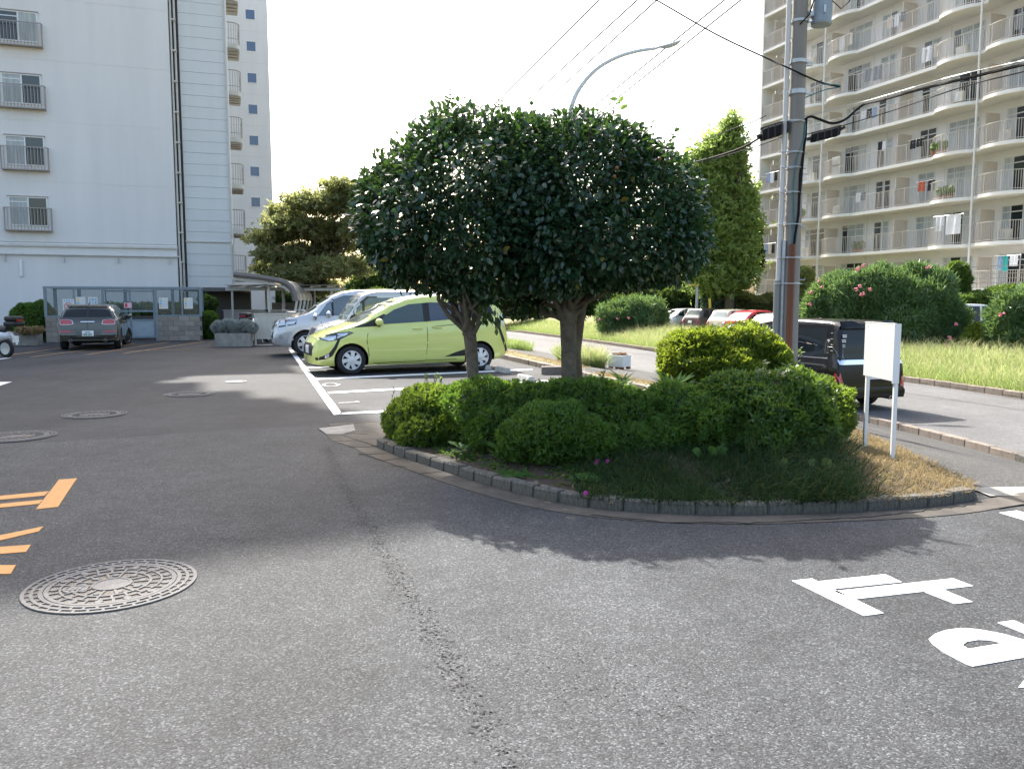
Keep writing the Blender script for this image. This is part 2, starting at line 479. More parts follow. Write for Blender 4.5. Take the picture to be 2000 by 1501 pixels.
kerb('verge_kerb', [Vector((L3(Y)+.08, Y, 0)) for Y in (62, 51.8, 45, 40, 34.4, 31, 28, 25, 22.9, 20, 18.2, 15, 12, 9)], .6, .15, .16, M_conc_brown, lambda p: ROAD_Z)
# ramp at the end of the road kerb, gutter slabs along the island
rk = MB(); a = Vector((L2(12.2)-.07, 12.2, ROAD_Z)); b = Vector((L2(10.4)+.05, 10.4, ROAD_Z))
rk.add([a+Vector((-.07,0,-.22)), a+Vector((.07,0,-.22)), a+Vector((.07,0,.02)), a+Vector((-.07,0,.02)), b+Vector((-.07,0,-.2)), b+Vector((.07,0,-.2)), b+Vector((.07,0,-.02)), b+Vector((-.07,0,-.12))],
       [(0,1,2,3),(4,5,6,7),(0,1,5,4),(1,2,6,5),(2,3,7,6),(3,0,4,7)])
tag(rk.build('ramp_kerb', M_conc_dirty), kind='structure')
go = off_line(front_s, -.02); gi = off_line(front_s, -.24)
n_ = len(go)
ext_o = [Vector((-1.75, 9.4, 0)), Vector((-1.6, 9.0, 0))]; ext_i = [Vector((-2.2, 9.6, 0)), Vector((-1.98, 9.0, 0))]
sheet('gutter', ext_o + go + [Vector((4.3, 6.62, 0))] + [Vector((4.3, 6.34, 0))] + gi[::-1][0:] + ext_i[::-1], .009, M_gutter)
sheet('worn_concrete_apron', gp([(640, 829), (690, 826), (765, 822), (770, 850), (735, 872), (712, 866), (655, 846)]), .012, M_gutter)
sheet('cracked_slab', gp([(622, 838), (660, 834), (690, 830), (694, 842), (668, 850), (638, 850)]), .016, M_conc)
V = []; Fc = []; sz = []
for i in range(31):
    t = i/30; X = 3.74 + 5.0*t
    for y0, w in ((6.36, 0), (6.36, .15), (6.36, .30)):
        Y = y0 + .93*t + w*(1 + .3*t); V.append((X, Y, land_z(X, Y) + .014))
for i in range(30):
    for j in range(2): q = i*3 + j; Fc += [q, q+3, q+4, q+1]; sz.append(4)
tag(link('concrete_threshold', np_mesh('concrete_threshold', V, Fc, sz, [M_conc], smooth=True)), kind='structure')

def isle_z(X, Y):
    """Height of the mound inside the island outline."""
    dmin = 9e9; p = Vector((X, Y, 0))
    for i in range(len(ISLE)):
        a = ISLE[i]; b = ISLE[(i+1) % len(ISLE)]; ab = b - a
        t = min(1, max(0, (p-a).dot(ab)/max(1e-9, ab.length_squared))); dmin = min(dmin, (p - a - ab*t).length)
    return .075 + .20 * sstep(0, 1.6, dmin)
def inside(poly, X, Y):
    c = False; n = len(poly); j = n - 1
    for i in range(n):
        if (poly[i].y > Y) != (poly[j].y > Y) and X < (poly[j].x-poly[i].x)*(Y-poly[i].y)/(poly[j].y-poly[i].y) + poly[i].x: c = not c
        j = i
    return c
cen = Vector((1.5, 8.3, 0)); V = []; Fc = []; sz = []
ring = resample(ISLE + [ISLE[0]], .25)[:-1]; nr = len(ring); K = 14
for k in range(K):
    s = 1 - k/K
    for p in ring:
        q = cen + (p - cen)*s*.985
        V.append((q.x, q.y, isle_z(q.x, q.y) + (random.uniform(-.012, .012) if k else 0)))
V.append((cen.x, cen.y, isle_z(cen.x, cen.y)))
for k in range(K-1):
    for i in range(nr):
        Fc += [k*nr+i, k*nr+(i+1) % nr, (k+1)*nr+(i+1) % nr, (k+1)*nr+i]; sz.append(4)
for i in range(nr): Fc += [(K-1)*nr+i, (K-1)*nr+(i+1) % nr, K*nr]; sz.append(3)
tag(link('island_soil', np_mesh('island_soil', V, Fc, sz, [M_soil], smooth=True)), kind='structure')

# grass strip along the lot kerb and the dry bank by the notice board
def ground_patch(name, pts, z_of, mat, n=10):
    """Low domed turf patch over a four-sided outline p0 p1 p2 p3."""
    p0, p1, p2, p3 = [Vector(p) for p in pts]; V = []; Fc = []; sz = []
    for i in range(n+1):
        for j in range(n+1):
            u, v = i/n, j/n
            p = (p0*(1-u)+p1*u)*(1-v) + (p3*(1-u)+p2*u)*v
            V.append((p.x, p.y, z_of(p.x, p.y) + .004 + .05*math.sin(math.pi*u)*math.sin(math.pi*v)))
    for i in range(n):
        for j in range(n):
            q = i*(n+1)+j; Fc += [q, q+n+1, q+n+2, q+1]; sz.append(4)
    return tag(link(name, np_mesh(name, V, Fc, sz, [mat], smooth=True)), kind='structure')
ground_patch('turf_strip', [(L1(26)+.06, 26, 0), (L1(18.6)+.06, 18.6, 0), (L1(18.6)+.75, 18.6, 0), (L1(26)+1.2, 26, 0)], lambda x, y: max(path_z(x, y), -.02)+.05, M_turf)
ground_patch('turf_strip', [(L1(17.2)+.06, 17.2, 0), (L1(12.8)+.06, 12.8, 0), (L1(12.8)+.7, 12.8, 0), (L1(17.2)+.7, 17.2, 0)], lambda x, y: max(path_z(x, y), -.04)+.05, M_turf)

# ------------------------------------------------------------------ road paint
def paint(label, polys, mat, name='road_marking', cat='road marking', hole=None, z=.0085):
    m = MB()
    for P in polys:
        P = gp(P)
        m.prism([(p.x, p.y) for p in P], z-.0035, z)
    o = m.build(name, mat)
    bm = bmesh.new(); bm.from_mesh(o.data); bmesh.ops.triangulate(bm, faces=[f for f in bm.faces if len(f.verts) > 4]); bm.to_mesh(o.data); bm.free()
    return tag(o, label, cat)
def cr(pts, ox, oy, s): return [(ox + x/s, oy + y/s) for x, y in pts]
c2 = lambda pts: cr(pts, 1440, 960, 3.5714)
paint('white painted stop character with three bars on the asphalt', [c2([(380,628),(520,613),(1022,855),(882,874)]), c2([(560,633),(1030,583),(1147,637),(668,686)]), c2([(668,702),(1505,612),(1645,665),(820,757)]), c2([(1305,708),(1440,692),(1642,776),(1515,790)])], M_paint_w)
lo = [(1335,1035),(1380,1000),(1450,975),(1560,960),(1680,968),(1850,1000),(2000,1042),(2160,1085),(2160,1135)]
lo2 = [(2160,1135),(2000,1165),(1640,1228),(1600,1215),(1440,1130),(1360,1070)]
hole = [(1570,1080),(1600,1055),(1680,1042),(1760,1045),(1848,1066),(1612,1106)]
paint('white painted looping kana stroke on the asphalt beside the stop character', [c2([lo[0],lo[1],lo[2],hole[1],hole[0]]), c2([lo[2],lo[3],lo[4],hole[2],hole[1]]), c2([lo[4],lo[5],hole[4],hole[3],hole[2]]), c2([lo[5],lo[6],lo[7],lo[8],hole[4]]), c2([hole[4],lo2[0],lo2[1],lo2[2],hole[5]]), c2([hole[5],lo2[2],lo2[3],lo2[4],hole[0]]), c2([hole[0],lo2[4],lo2[5],lo[0]])], M_paint_w)
paint('short white painted stroke just above the looping kana stroke', [c2([(1815,922),(1925,905),(2130,990),(2130,1050)])], M_paint_w)
paint('white painted stroke near the end of the island kerb', [c2([(1825,152),(1950,137),(2200,215),(2200,262)])], M_paint_w)
paint('white painted stroke tip below the looping kana stroke', [c2([(1960,1375),(2030,1290),(2150,1240),(2150,1380)])], M_paint_w)
c1 = lambda pts: cr(pts, 0, 900, 3.5714)
paint('orange painted character with one broad bar and two thin bars', [c1([(412,135),(537,125),(405,326),(250,343)]), c1([(-420,290),(345,215),(312,247),(-420,316)]), c1([(-420,345),(300,275),(272,305),(-420,372)])], M_paint_o)
paint('orange painted strokes in a group of three by the large manhole', [c1([(-420,612),(303,462),(270,497),(-420,660)]), c1([(-420,637),(217,590),(183,640),(-420,690)]), c1([(-420,733),(112,733),(75,795),(-420,795)])], M_paint_o)
paint('white painted arrow tip at the left beyond the small manhole', [[(-60,747),(23,746),(-60,773)]], M_paint_w)
lot_line = lambda a, b, wa, wb: [(a[0]-wa/2, a[1]), (a[0]+wa/2, a[1]), (b[0]+wb/2, b[1]), (b[0]-wb/2, b[1])]
paint('broad white painted line along the heads of the parking bays', [[(652,811),(669,809),(572,683),(564,683)]], M_paint_w, 'parking_line')
for lab, p in (('white parking bay line nearest the clipped azalea', [(664,806.5),(900,795),(900,799),(665,810)]), ('white parking bay line between the two empty bays', [(640,766),(1075,743),(1075,746),(643,769)]),
               ('white parking bay line under the near side of the lime minivan', [(616,739),(1040,720.5),(1040,723),(617,742)]), ('white parking bay line under the nose of the silver boxy car', [(600,717.5),(950,703),(950,705),(601,719.5)]),
               ('white parking bay line in front of the pale silver van', [(589,701.5),(850,691.5),(850,693),(590,703)]), ('white parking bay line under the pale silver van', [(577,689),(760,682.5),(760,684),(578,690.3)]), ('white parking bay line farthest along the row', [(564,680.2),(700,675.5),(700,676.5),(565,681.4)])):
    paint(lab, [p], M_paint_w, 'parking_line')
def numeral(label, strokes, w):
    m = MB()
    for st in strokes:
        P = [at(x, y, .0085) for x, y in st]
        for a, b in zip(P[:-1], P[1:]): m.bar(a, b, w, .003)
    return tag(m.build('bay_number', M_paint_w2), label, 'road marking')
el = [(649 + 15*math.cos(t)*1.0, 751 - 3.0*math.sin(t)) for t in np.linspace(0, 2*math.pi, 15)]
numeral('thin worn bay number 9 painted in the empty bay by the minivan', [[(p[0]-3, p[1]) for p in el], [(657, 750), (666, 750)]], .045)
numeral('thin worn bay number 1 painted in the bay beside the azalea', [[(661, 786.5), (700, 785)], [(700, 785), (696, 783.3)]], .045)
m = MB()
oh = [((20,693),(205,668)), ((60,697),(262,671)), ((170,692),(330,668)), ((240,690),(400,667))]
for a, b in oh: m.bar(at(*a, .007), at(*b, .007), .14, .003)
m.bar(at(0, 691, .0065), at(420, 681, .0065), .12, .002)
tag(m.build('keep_clear_hatching', pbr('road_paint_orange_worn', (.36, .19, .07), .7, col2=(.09, .08, .07), vscale=6)), 'worn orange hatching on the ground in front of the enclosure', 'road marking')
m = MB(); m.bar(at(-40, 706, .007), at(17, 698.5, .007), .16, .003)
tag(m.build('parking_line', M_paint_w), 'short white line under the motorcycle at the edge', 'road marking')

# ------------------------------------------------------------------ manhole covers
def manhole(label, c, rad, mats, detail, yaw):
    mi, mp, = mats
    t = thing('manhole_cover', label, 'manhole cover', (c.x, c.y, .0), yaw, 'manhole covers in the lot')
    pit = MB().lathe([(rad, .0), (rad, .0065), (0.0001, .0065)], 48); pit.build('base_plate', mp, t)
    z = .0125
    def ringseg(mb, r0, r1, a0=0, a1=2*math.pi, n=48):
        for i in range(n):
            b0 = a0 + (a1-a0)*i/n; b1 = a0 + (a1-a0)*(i+1)/n
            p = [(r*math.cos(b), r*math.sin(b)) for r, b in ((r0,b0),(r1,b0),(r1,b1),(r0,b1))]
            mb.prism(p, .006, z)
    fr = MB(); k = 36 if detail else 28
    for r0, r1 in ((.955, 1.0), (.865, .905), (.765, .815)): ringseg(fr, rad*r0, rad*r1)
    def spokes(mb, r0, r1, k, w, ph=0, skip=None):
        for i in range(k):
            a = 2*math.pi*(i+ph)/k
            M = Matrix.Rotation(a, 4, 'Z'); mb.box(r0*rad, r1*rad, -w/2, w/2, .006, z-.0004, M)
    spokes(fr, .895, .96, k, .014); spokes(fr, .805, .87, k, .014, .5)
    fr.build('frame_ring', mi, t)
    cv = MB(); ringseg(cv, rad*.70, rad*.752); ringseg(cv, rad*.43, rad*.465)
    if detail:
        ringseg(cv, rad*.565, rad*.59)
        spokes(cv, .58, .705, 26, .013); spokes(cv, .46, .57, 20, .013, .3); spokes(cv, .25, .435, 14, .013)
        for i in range(13):
            a = 2*math.pi*(i+.5)/13; ringseg(cv, 0, 0.001) if False else None
            c0 = (.645*rad*math.cos(a), .645*rad*math.sin(a))
            cv.lathe([(.022, .006), (.022, z-.0006), (0.0001, z-.0006)], 8, (c0[0], c0[1], 0))
        for i in range(9):
            a = 2*math.pi*(i+.2)/9; cv.lathe([(.02, .006), (.02, z-.0006), (0.0001, z-.0006)], 8, (.35*rad*math.cos(a), .35*rad*math.sin(a), 0))
    else:
        spokes(cv, .46, .705, 22, .016)
    cv.lathe([(rad*.235, .006), (rad*.235, z), (rad*.205, z), (rad*.20, z-.003), (0.0001, z-.003)], 28)
    cv.build('lid', mi, t)
    if detail:
        em = MB(); c0 = (-.40*rad, -.06*rad)
        em.lathe([(.062, .008), (.062, z+.001), (.05, z+.001), (.05, z-.002), (0.0001, z-.002)], 18, (c0[0], c0[1], 0))
        for dx in (-.022, 0, .022): em.box(c0[0]+dx-.006, c0[0]+dx+.006, c0[1]-.022, c0[1]+.022, z-.002, z+.002)
        em.build('emblem', mi, t)
    return t
mc = at(219, 1143)
manhole('large pale grey manhole cover with worn pattern in the foreground', mc, .43, (M_iron, M_iron_dk), True, R(20))
manhole('dark round manhole cover half in sunlight beyond the others', at(370, 770), .40, (M_iron_old, M_iron_dk), False, .3)
manhole('dark round manhole cover in the shade past the asphalt seam', at(185, 810), .40, (M_iron_old, M_iron_dk), False, .7)
manhole('dark manhole cover cut off at the picture edge near the seam', at(30, 853), .42, (M_iron_old, M_iron_dk), False, 1.1)
manhole('small pale manhole lid in the sunlit strip of asphalt', at(461, 745.5), .20, (M_conc_light, M_conc), False, 1.5)

# ravelled seam running from the apron towards the viewer, and hairline cracks
def raveling(name, line, n, spread, size, mat):
    P = resample(line, .02); V = []; Fc = []; sz = []
    for i in range(n):
        p = random.choice(P) + Vector((random.gauss(0, spread), random.gauss(0, spread), 0)); a = random.uniform(0, 6.28); k = random.uniform(.4, 1.3)*size
        b = len(V); q = random.randint(4, 6)
        for j in range(q):
            r = k*random.uniform(.6, 1.2); V.append((p.x + r*math.cos(a+6.283*j/q)*1.2, p.y + r*math.sin(a+6.283*j/q), .0052))
        Fc += list(range(b, b+q)); sz.append(q)
    return tag(link(name, np_mesh(name, V, Fc, sz, [mat])), kind='stuff')
M_pit = pbr('asphalt_pit', (.012, .012, .012), .95)
raveling('asphalt_pitting', smooth_line([Vector((p.x, p.y, 0)) for p in gp([(640, 870), (660, 930), (700, 1000), (745, 1065), (790, 1150), (840, 1230), (880, 1300), (910, 1370), (1010, 1500)])]), 1500, .038, .0062, M_pit)
raveling('asphalt_pitting', [Vector((p.x, p.y, 0)) for p in gp([(330, 1055), (420, 1050), (470, 1058)])], 130, .05, .006, M_pit)
raveling('asphalt_pitting', [Vector((p.x, p.y, 0)) for p in gp([(1000, 1270), (1150, 1330), (1400, 1420)])], 160, .16, .005, M_pit)
def crack(name, line, w=.008, z=.0115):
    pl = resample(line, .05); m = MB()
    for i in range(1, len(pl)-1): pl[i] += Vector((random.uniform(-.015, .015), random.uniform(-.015, .015), 0))
    for a, b in zip(pl[:-1], pl[1:]):
        a = a.copy(); b = b.copy(); a.z = b.z = z; m.bar(a, b, w*random.uniform(.5, 1.3), .002)
    return tag(m.build(name, M_pit), kind='structure')
for px in ([(640, 850), (690, 848), (720, 849)], [(655, 863), (705, 862), (735, 875)], [(680, 875), (735, 874)], [(700, 890), (755, 886)], [(700, 886), (745, 901), (795, 896)], [(765, 912), (795, 914)], [(820, 927), (870, 922)],
           [(1155, 1008), (1300, 1022), (1460, 1024), (1700, 1012), (1905, 987)], [(620, 838), (700, 828), (770, 823)]):
    crack('crack', [Vector((p.x, p.y, 0)) for p in gp(px)], .008, .0175 if px[0][1] < 840 else .0125)
# ------------------------------------------------------------------ the pale apartment block on the left
M_lb = pbr('render_pale', (.69, .685, .675), .85, col2=(.76, .752, .738), vscale=.9, bump=.12, bscale=14, streak=True)
M_lb_panel = pbr('panel_pale', (.62, .65, .655), .6, col2=(.69, .715, .715), vscale=.8, streak=True)
M_lb_trim = pbr('trim_pale', (.62, .61, .57), .7, var=.08, vscale=3)
M_rail = pbr('rail_taupe', (.33, .30, .275), .5, metal=.2, var=.08)
M_alu = pbr('window_alu', (.66, .68, .69), .4, metal=.3)
M_glass_dk = pbr('glass_dark', (.035, .045, .05), .04, spec=.7)
M_glass_bl = pbr('glass_blue', (.075, .12, .22), .06, spec=.7)
M_curtain = pbr('net_curtain', (.42, .46, .46), .8, var=.25, vscale=14, streak=True)
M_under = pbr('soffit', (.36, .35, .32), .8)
M_lpipe = pbr('white_pipe', (.70, .70, .68), .45)
A19 = R(19)
LB0 = Vector((-23.05, 37.3, 0))
def frame_at(o, ang):
    M = Matrix.Rotation(ang, 4, 'Z'); M.translation = o; return M
lb = thing('apartment_building', 'pale blue-grey apartment block with railed windows and a blank end wall', 'building', LB0, A19)
# local x runs along the street face to the right, local y goes back, z up; street face at y = 0
FA, PA0, PA1, ROOF = 7.56, 7.93, 10.0, 24.4
m = MB(); m.box(-14, FA, 0, 8, 0, 4.2); m.box(-14, FA, 0, 8, 4.215, 4.235)
for k in range(8):
    z0 = 4.24 + 2.66*k; z1 = min(z0 + 2.645, ROOF - .12)
    m.box(-14, FA, 0.0, 8, z0, z1)
    m.box(-13.99, FA-.01, .012, 7.9, z1 - .005, z1 + .02)
m.build('wall', M_lb, lb)
m = MB(); m.box(-14, FA+.04, -.10, .0, 4.02, 4.14); m.build('cornice', M_lb_trim, lb, bevel=.01)
m = MB(); m.tube([(-14, -.12, 3.70), (FA, -.12, 3.66)], .05, 8); m.tube([(FA-.05, -.12, 3.66), (FA+.1, -.05, 3.66), (FA+.13, 0, 3.4), (FA+.13, 0, 0)], .05, 8); m.build('gutter_pipe', M_lb_trim, lb, smooth=True)
for x in (-1.9, .4, 2.75, 5.0, 7.2):
    m = MB(); m.box(x-.02, x+.02, -.12, 0, 3.32, 3.66); m.build('pipe_hanger', M_lb_trim, lb)
m = MB(); m.box(-14, FA+.2, -.1, 8, ROOF-.09, ROOF); m.build('roof', M_lb_trim, lb)
def lwindow(x0, z0, w, h, i):
    f = MB()
    for a in ((x0, x0+w, z0, z0+.05), (x0, x0+w, z0+h-.05, z0+h), (x0, x0+.05, z0+.05, z0+h-.05), (x0+w-.05, x0+w, z0+.05, z0+h-.05)): f.box(a[0], a[1], -.05, .02, a[2], a[3])
    f.box(x0+w*.5-.03, x0+w*.5+.03, -.04, .02, z0+.05, z0+h-.05)
    wn_ = f.build('window', M_alu, lb)
    q = MB(); q.box(x0+.05, x0+w*.5-.03, -.018, -.006, z0+.05, z0+h-.05); q.build('pane', M_curtain if i else M_glass_dk, wn_)
    q = MB(); q.box(x0+w*.5+.03, x0+w-.05, -.03, -.012, z0+.05, z0+h-.05); q.build('pane', M_glass_dk if i else M_curtain, wn_)
    q = MB(); q.box(x0+.05, x0+w*.5-.03, -.035, -.018, z0+h-.25, z0+h-.21); q.build('transom', M_alu, wn_)
    q = MB(); q.box(x0-.04, x0+w+.04, -.09, 0, z0+h+.005, z0+h+.04); q.build('window_hood', M_rail, wn_)
    r = MB(); xr0, xr1 = x0-.16, x0+w+.16; zb, zt = z0-.18, z0+.80
    r.box(xr0, xr1, -.30, -.26, zt-.04, zt); r.box(xr0, xr1, -.33, .0, zb-.05, zb)
    n = 14
    for k in range(n+1):
        xx = xr0 + .013 + (xr1-xr0-.026)*k/n; r.box(xx-.012, xx+.012, -.29, -.27, zb, zt-.04)
    for xx in (xr0, xr1):
        for k in range(1, 3): r.box(xx-.01, xx+.01, -.28+.1*k-.01, -.28+.1*k+.01, zb, zt-.04)
        r.box(xx-.012, xx+.012, -.28, 0, zt-.04, zt-.01)
    r.build('window_railing', M_rail, lb)
for k, z in enumerate((12.92, 10.25, 7.58, 4.92)): lwindow(.66, z, 1.55, 1.29, k)
for z in (15.6, 18.27, 20.9): lwindow(.66, z, 1.55, 1.29, 1)
for z in (4.92, 7.58, 10.25, 12.92): lwindow(-7.5, z, 1.55, 1.29, 1)
m = MB(); m.box(.97, 1.08, -.12, 0, 2.68, 3.38); m.build('wall_lamp', M_white, lb, bevel=.01)
# dark service gap with pipes, then the panel clad stair tower
m = MB(); m.box(FA, PA0+.03, .6, 1.2, 0, ROOF-.1); m.build('service_gap', pbr('gap_dark', (.05, .05, .05), .9), lb)
for x, y, r in ((FA+.09, .3, .045), (FA+.25, .42, .05)):
    m = MB(); m.tube([(x, y, .2 if r > .047 else 3.2), (x, y, ROOF-.2)], r, 8); m.build('drain_pipe', M_lb_trim, lb, smooth=True)
for k in range(16):
    m = MB(); m.box(FA+.05, FA+.31, .25, .5, 2+k*1.4, 2.06+k*1.4); m.build('pipe_clamp', M_lb_trim, lb)
for k in range(46):
    z0 = .1 + k*.535
    if z0 + .53 > ROOF-.1: break
    q = MB(); q.box(PA0, PA1, .62 + random.uniform(-.004, .004), .70, z0, z0 + .522); q.build('wall_panel', M_lb_panel, lb)
m = MB(); m.box(PA0, PA1-.004, .69, 6.0, 0, ROOF-.1); m.build('stair_core', M_lb_panel, lb)
m = MB(); m.box(PA0, PA1+.06, .56, .62, 4.42, 4.48); m.build('panel_trim', M_lb_trim, lb)
m = MB(); m.box(PA1-.02, PA1+.05, .55, .7, 0, 4.41); m.box(PA1-.02, PA1+.05, .55, .7, 4.49, ROOF-.1); m.build('corner_trim', M_lb_trim, lb)
m = MB(); m.tube([(PA1+.1, .62, .2), (PA1+.1, .62, 4.3), (PA1+.16, .55, 4.55), (PA1+.08, .5, 4.75), (PA1+.08, .5, ROOF-.1)], .045, 8); m.build('rain_pipe', M_lpipe, lb, smooth=True)
# open stair landings with rounded corners
for k in range(12):
    z = .52 + 2.545*k
    sl_ = MB(); x0, x1, y0, y1 = PA1-.1, PA1+.86, 7.2, 9.6
    pts = [(x0, y0)] + [(x1-.45+.45*math.sin(t), y0+.45-.45*math.cos(t)) for t in np.linspace(0, math.pi/2, 6)] + [(x1, y1), (x0, y1)]
    sl_.prism(pts, z-.24, z); L_ = sl_.build('stair_landing', M_lb_trim, lb)
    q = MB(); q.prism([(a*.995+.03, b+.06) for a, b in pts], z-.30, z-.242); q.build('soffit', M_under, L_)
    for s_ in range(3):
        q = MB(); q.box(x0+.1, x1-.1, y0+.5+s_*.6, y0+.58+s_*.6, z-.36, z-.302); q.build('rib', M_rail, L_)
    r = MB(); line = [Vector((a, b, 0)) for a, b in pts[:-1]]
    rl = resample(line, .13)
    for p in rl: r.box(p.x-.012, p.x+.012, p.y-.012, p.y+.012, z, z+1.1)
    r.tube([p + Vector((0, 0, z+1.1)) for p in line], .028, 6); r.tube([p + Vector((0, 0, z+.25)) for p in line], .018, 6)
    r.build('landing_railing', M_rail, lb)
    if k < 11:
        q = MB()
        for s_ in range(10): q.box(x0-.6, x0+.25, 9.6+s_*.27, 9.9+s_*.27, z+.16+s_*.2, z+.2+s_*.2)
        q.bar((x0+.27, 9.6, z+.1), (x0+.27, 12.5, z+2.3), .04, .28); q.build('stair_flight', M_lb_trim, lb)
# long rear wing: its end wall with small square windows
Mi = frame_at(LB0, A19).inverted()
wc = Vector((-22.27, 73.2, 0)); wd = Vector((math.cos(R(17)), math.sin(R(17)), 0)); wn2 = Vector((wd.y, -wd.x, 0))
e0 = Mi @ (wc - wd*6); e1 = Mi @ (wc + wd*1.42)
m = MB(); m.prism([(e0.x, e0.y), (e1.x, e1.y), (e1.x-.1, e1.y+10), (e0.x, e0.y+10)], 0, 30.6)
m.build('rear_wing', M_lb, lb)
m = MB(); m.prism([(-14, 8.4), (PA1-.15, 8.4), (PA1-.15, 14), (e0.x+.5, e0.y+2), (-14, e0.y+2)], 0, 29.4); m.build('rear_block', M_lb, lb)
for k in range(-1, 9):
    z0 = 7.1 + 2.61*k
    f = MB(); fr_w = .42
    Mx = Mi.to_3x3().to_4x4() @ Matrix((wd, -wn2, Vector((0, 0, 1)))).transposed().to_4x4(); Mx.translation = Mi @ (wc + Vector((0, 0, z0)))
    for a in ((-fr_w, fr_w, 0, .06), (-fr_w, fr_w, .84, .90), (-fr_w, -fr_w+.06, .06, .84), (fr_w-.06, fr_w, .06, .84)): f.box(a[0], a[1], -.06, .01, a[2], a[3], Mx)
    w_ = f.build('window', M_white, lb)
    f = MB(); f.box(-fr_w+.06, fr_w-.06, -.03, -.005, .06, .84, Mx); f.build('pane', M_glass_bl, w_)
    jm = MB(); jm.box(-3.2, 1.42, -.004, .004, -.92, -.89, Mx); jm.build('wall_joint', M_lb_trim, lb)
# unseen roof blocks, added and stepped to shape the lot's shadow and sunlit strip
m = MB()
for x0, x1, zb, zt in ((-6, 6.3, ROOF, 37.9), (6.3, 7.3, 26.7, 37.6), (7.3, 8.0, 28.4, 37.35), (8.0, 8.7, 30.2, 37.2), (8.7, 9.2, 31.5, 37.1), (9.2, 9.6, 32.2, 37.0), (9.6, 9.97, 33.2, 36.9)): m.box(x0, x1, .8, 3.5, zb, zt)
m.build('added_shadow_blocks', M_lb, lb)

# ------------------------------------------------------------------ refuse enclosure
EN0, ENW = Vector((-17.7, 31.5, 0)), 5.57
en = thing('refuse_enclosure', 'grey steel framed refuse enclosure on a low block wall with glazed upper half', 'enclosure', EN0, A19)
M_encl = pbr('frame_bluegrey', (.20, .25, .285), .5, metal=.25, var=.1)
M_encl_l = pbr('sheet_bluegrey', (.30, .36, .395), .5, metal=.2, var=.08)
M_block = [pbr('split_block_%d' % i, c, .9, var=.2, vscale=8, bump=.6, bscale=40) for i, c in enumerate(((.37, .315, .26), (.32, .275, .235), (.41, .355, .30)))]
M_acry = glassmat('acrylic', (.86, .9, .9), .82, .05)
M_mortar = pbr('mortar', (.12, .105, .095), .95)
m = MB(); m.box(0, 2.0, .02, .13, 0, .955); m.box(3.92, ENW, .02, .13, 0, .955); m.box(.02, .13, .13, 2.0, 0, .955); m.box(ENW-.13, ENW-.02, .13, 2.0, 0, .955); m.box(0, ENW, 2.0, 2.12, 0, .955)
bw = m.build('block_wall', M_mortar, en)
bmx = MB(); bmx.box(-.19, .19, 0, .15, .004, .186)
for i in range(12): bmx.box(-.19+i*.0325+.006, -.19+i*.0325+.020, -.008, 0, .006, .184)
bme = [bmx.mesh('block', M) for M in M_block]
for xa, xb in ((0, 2.0), (3.92, ENW)):
    for row in range(5):
        x = xa + (.195 if row % 2 else 0)
        if row % 2: link('block', random.choice(bme), bw, (xa+.095, 0, row*.192), (0, 0, 0), (.48, 1, 1))
        while x + .39 <= xb + .02:
            link('block', random.choice(bme), bw, (x+.195, random.uniform(-.003, .003), row*.192)); x += .393
        if xb - x > .08: link('block', random.choice(bme), bw, (x+(xb-x)/2, 0, row*.192), (0, 0, 0), ((xb-x)/.39, 1, 1))
m = MB(); zt = 2.12
for x in (.03, ENW-.03, 2.0, 3.9): m.box(x-.05, x+.05, .0, .1, .96 if x not in (2.0, 3.9) else 0, zt)
for x in (1.0, 4.85): m.box(x-.025, x+.025, .02, .08, .96, zt-.1)
m.box(-.03, ENW+.03, -.01, .11, zt-.08, zt); m.box(0, 2.0, .005, .1, .957, 1.02); m.box(3.9, ENW, .005, .1, .957, 1.02)
for x in (.03, ENW-.03, .9, 2.6, 4.4):
    m.box(x-.06, x+.06, 1.95, 2.07, .96, zt)
m.box(-.02, ENW+.02, 1.93, 2.05, zt-.09, zt-.01)
for x in (.03, ENW-.03): m.box(x-.04, x+.04, .1, 1.95, zt-.07, zt-.01); m.box(x-.04, x+.04, .1, 1.95, .96, 1.02)
m.build('frame', M_encl, en, bevel=.004)
for i, (x0, x1) in enumerate(((2.06, 2.98), (2.94, 3.84))):
    y = .12 if i == 0 else .06
    d = MB()
    d.box(x0, x0+.06, y, y+.05, .12, zt-.12); d.box(x1-.06, x1, y, y+.05, .12, zt-.12)
    for z0 in (.12, .78, 1.14, zt-.2): d.box(x0+.06, x1-.06, y, y+.05, z0, z0+.07)
    dr = d.build('sliding_door', M_encl, en)
    p = MB(); p.box(x0+.06, x1-.06, y+.02, y+.03, .19, .78); p.build('door_sheet', M_encl_l, dr)
    p = MB(); p.box(x0+.06, x1-.06, y+.02, y+.026, 1.21, zt-.2); p.build('pane', M_acry, dr)
for x0, x1 in ((.09, .97), (1.03, 1.94), (3.96, 4.82), (4.88, ENW-.09)):
    p = MB(); p.box(x0, x1, .045, .052, 1.03, zt-.1); p.build('pane', M_acry, en)
M_post_w = pbr('poster_white', (.70, .70, .69), .5); M_ink = pbr('ink_black', (.03, .03, .035), .6)
M_pb = pbr('ink_blue', (.16, .42, .66), .6); M_py = pbr('ink_yellow', (.80, .50, .12), .6); M_pr = pbr('ink_red', (.55, .06, .06), .6); M_pp = pbr('ink_pink', (.75, .45, .55), .6)
def poster(name, label, origin, rot, w, h, marks, mat=None, cat='poster', loc=None):
    """Flat printed sheet: backing plate plus printed fields 1 mm proud."""
    m = MB(); m.box(0, w, -.004, 0, 0, h)
    t = m.build(name, mat or M_post_w, None, loc=origin, rot=(0, 0, rot)); tag(t, label, cat)
    for i, (x0, x1, z0, z1, mt) in enumerate(marks):
        q = MB(); q.box(x0*w, x1*w, -.0052-.0002*(i % 3), -.004, z0*h, z1*h); q.build('print', mt, t)
    return t
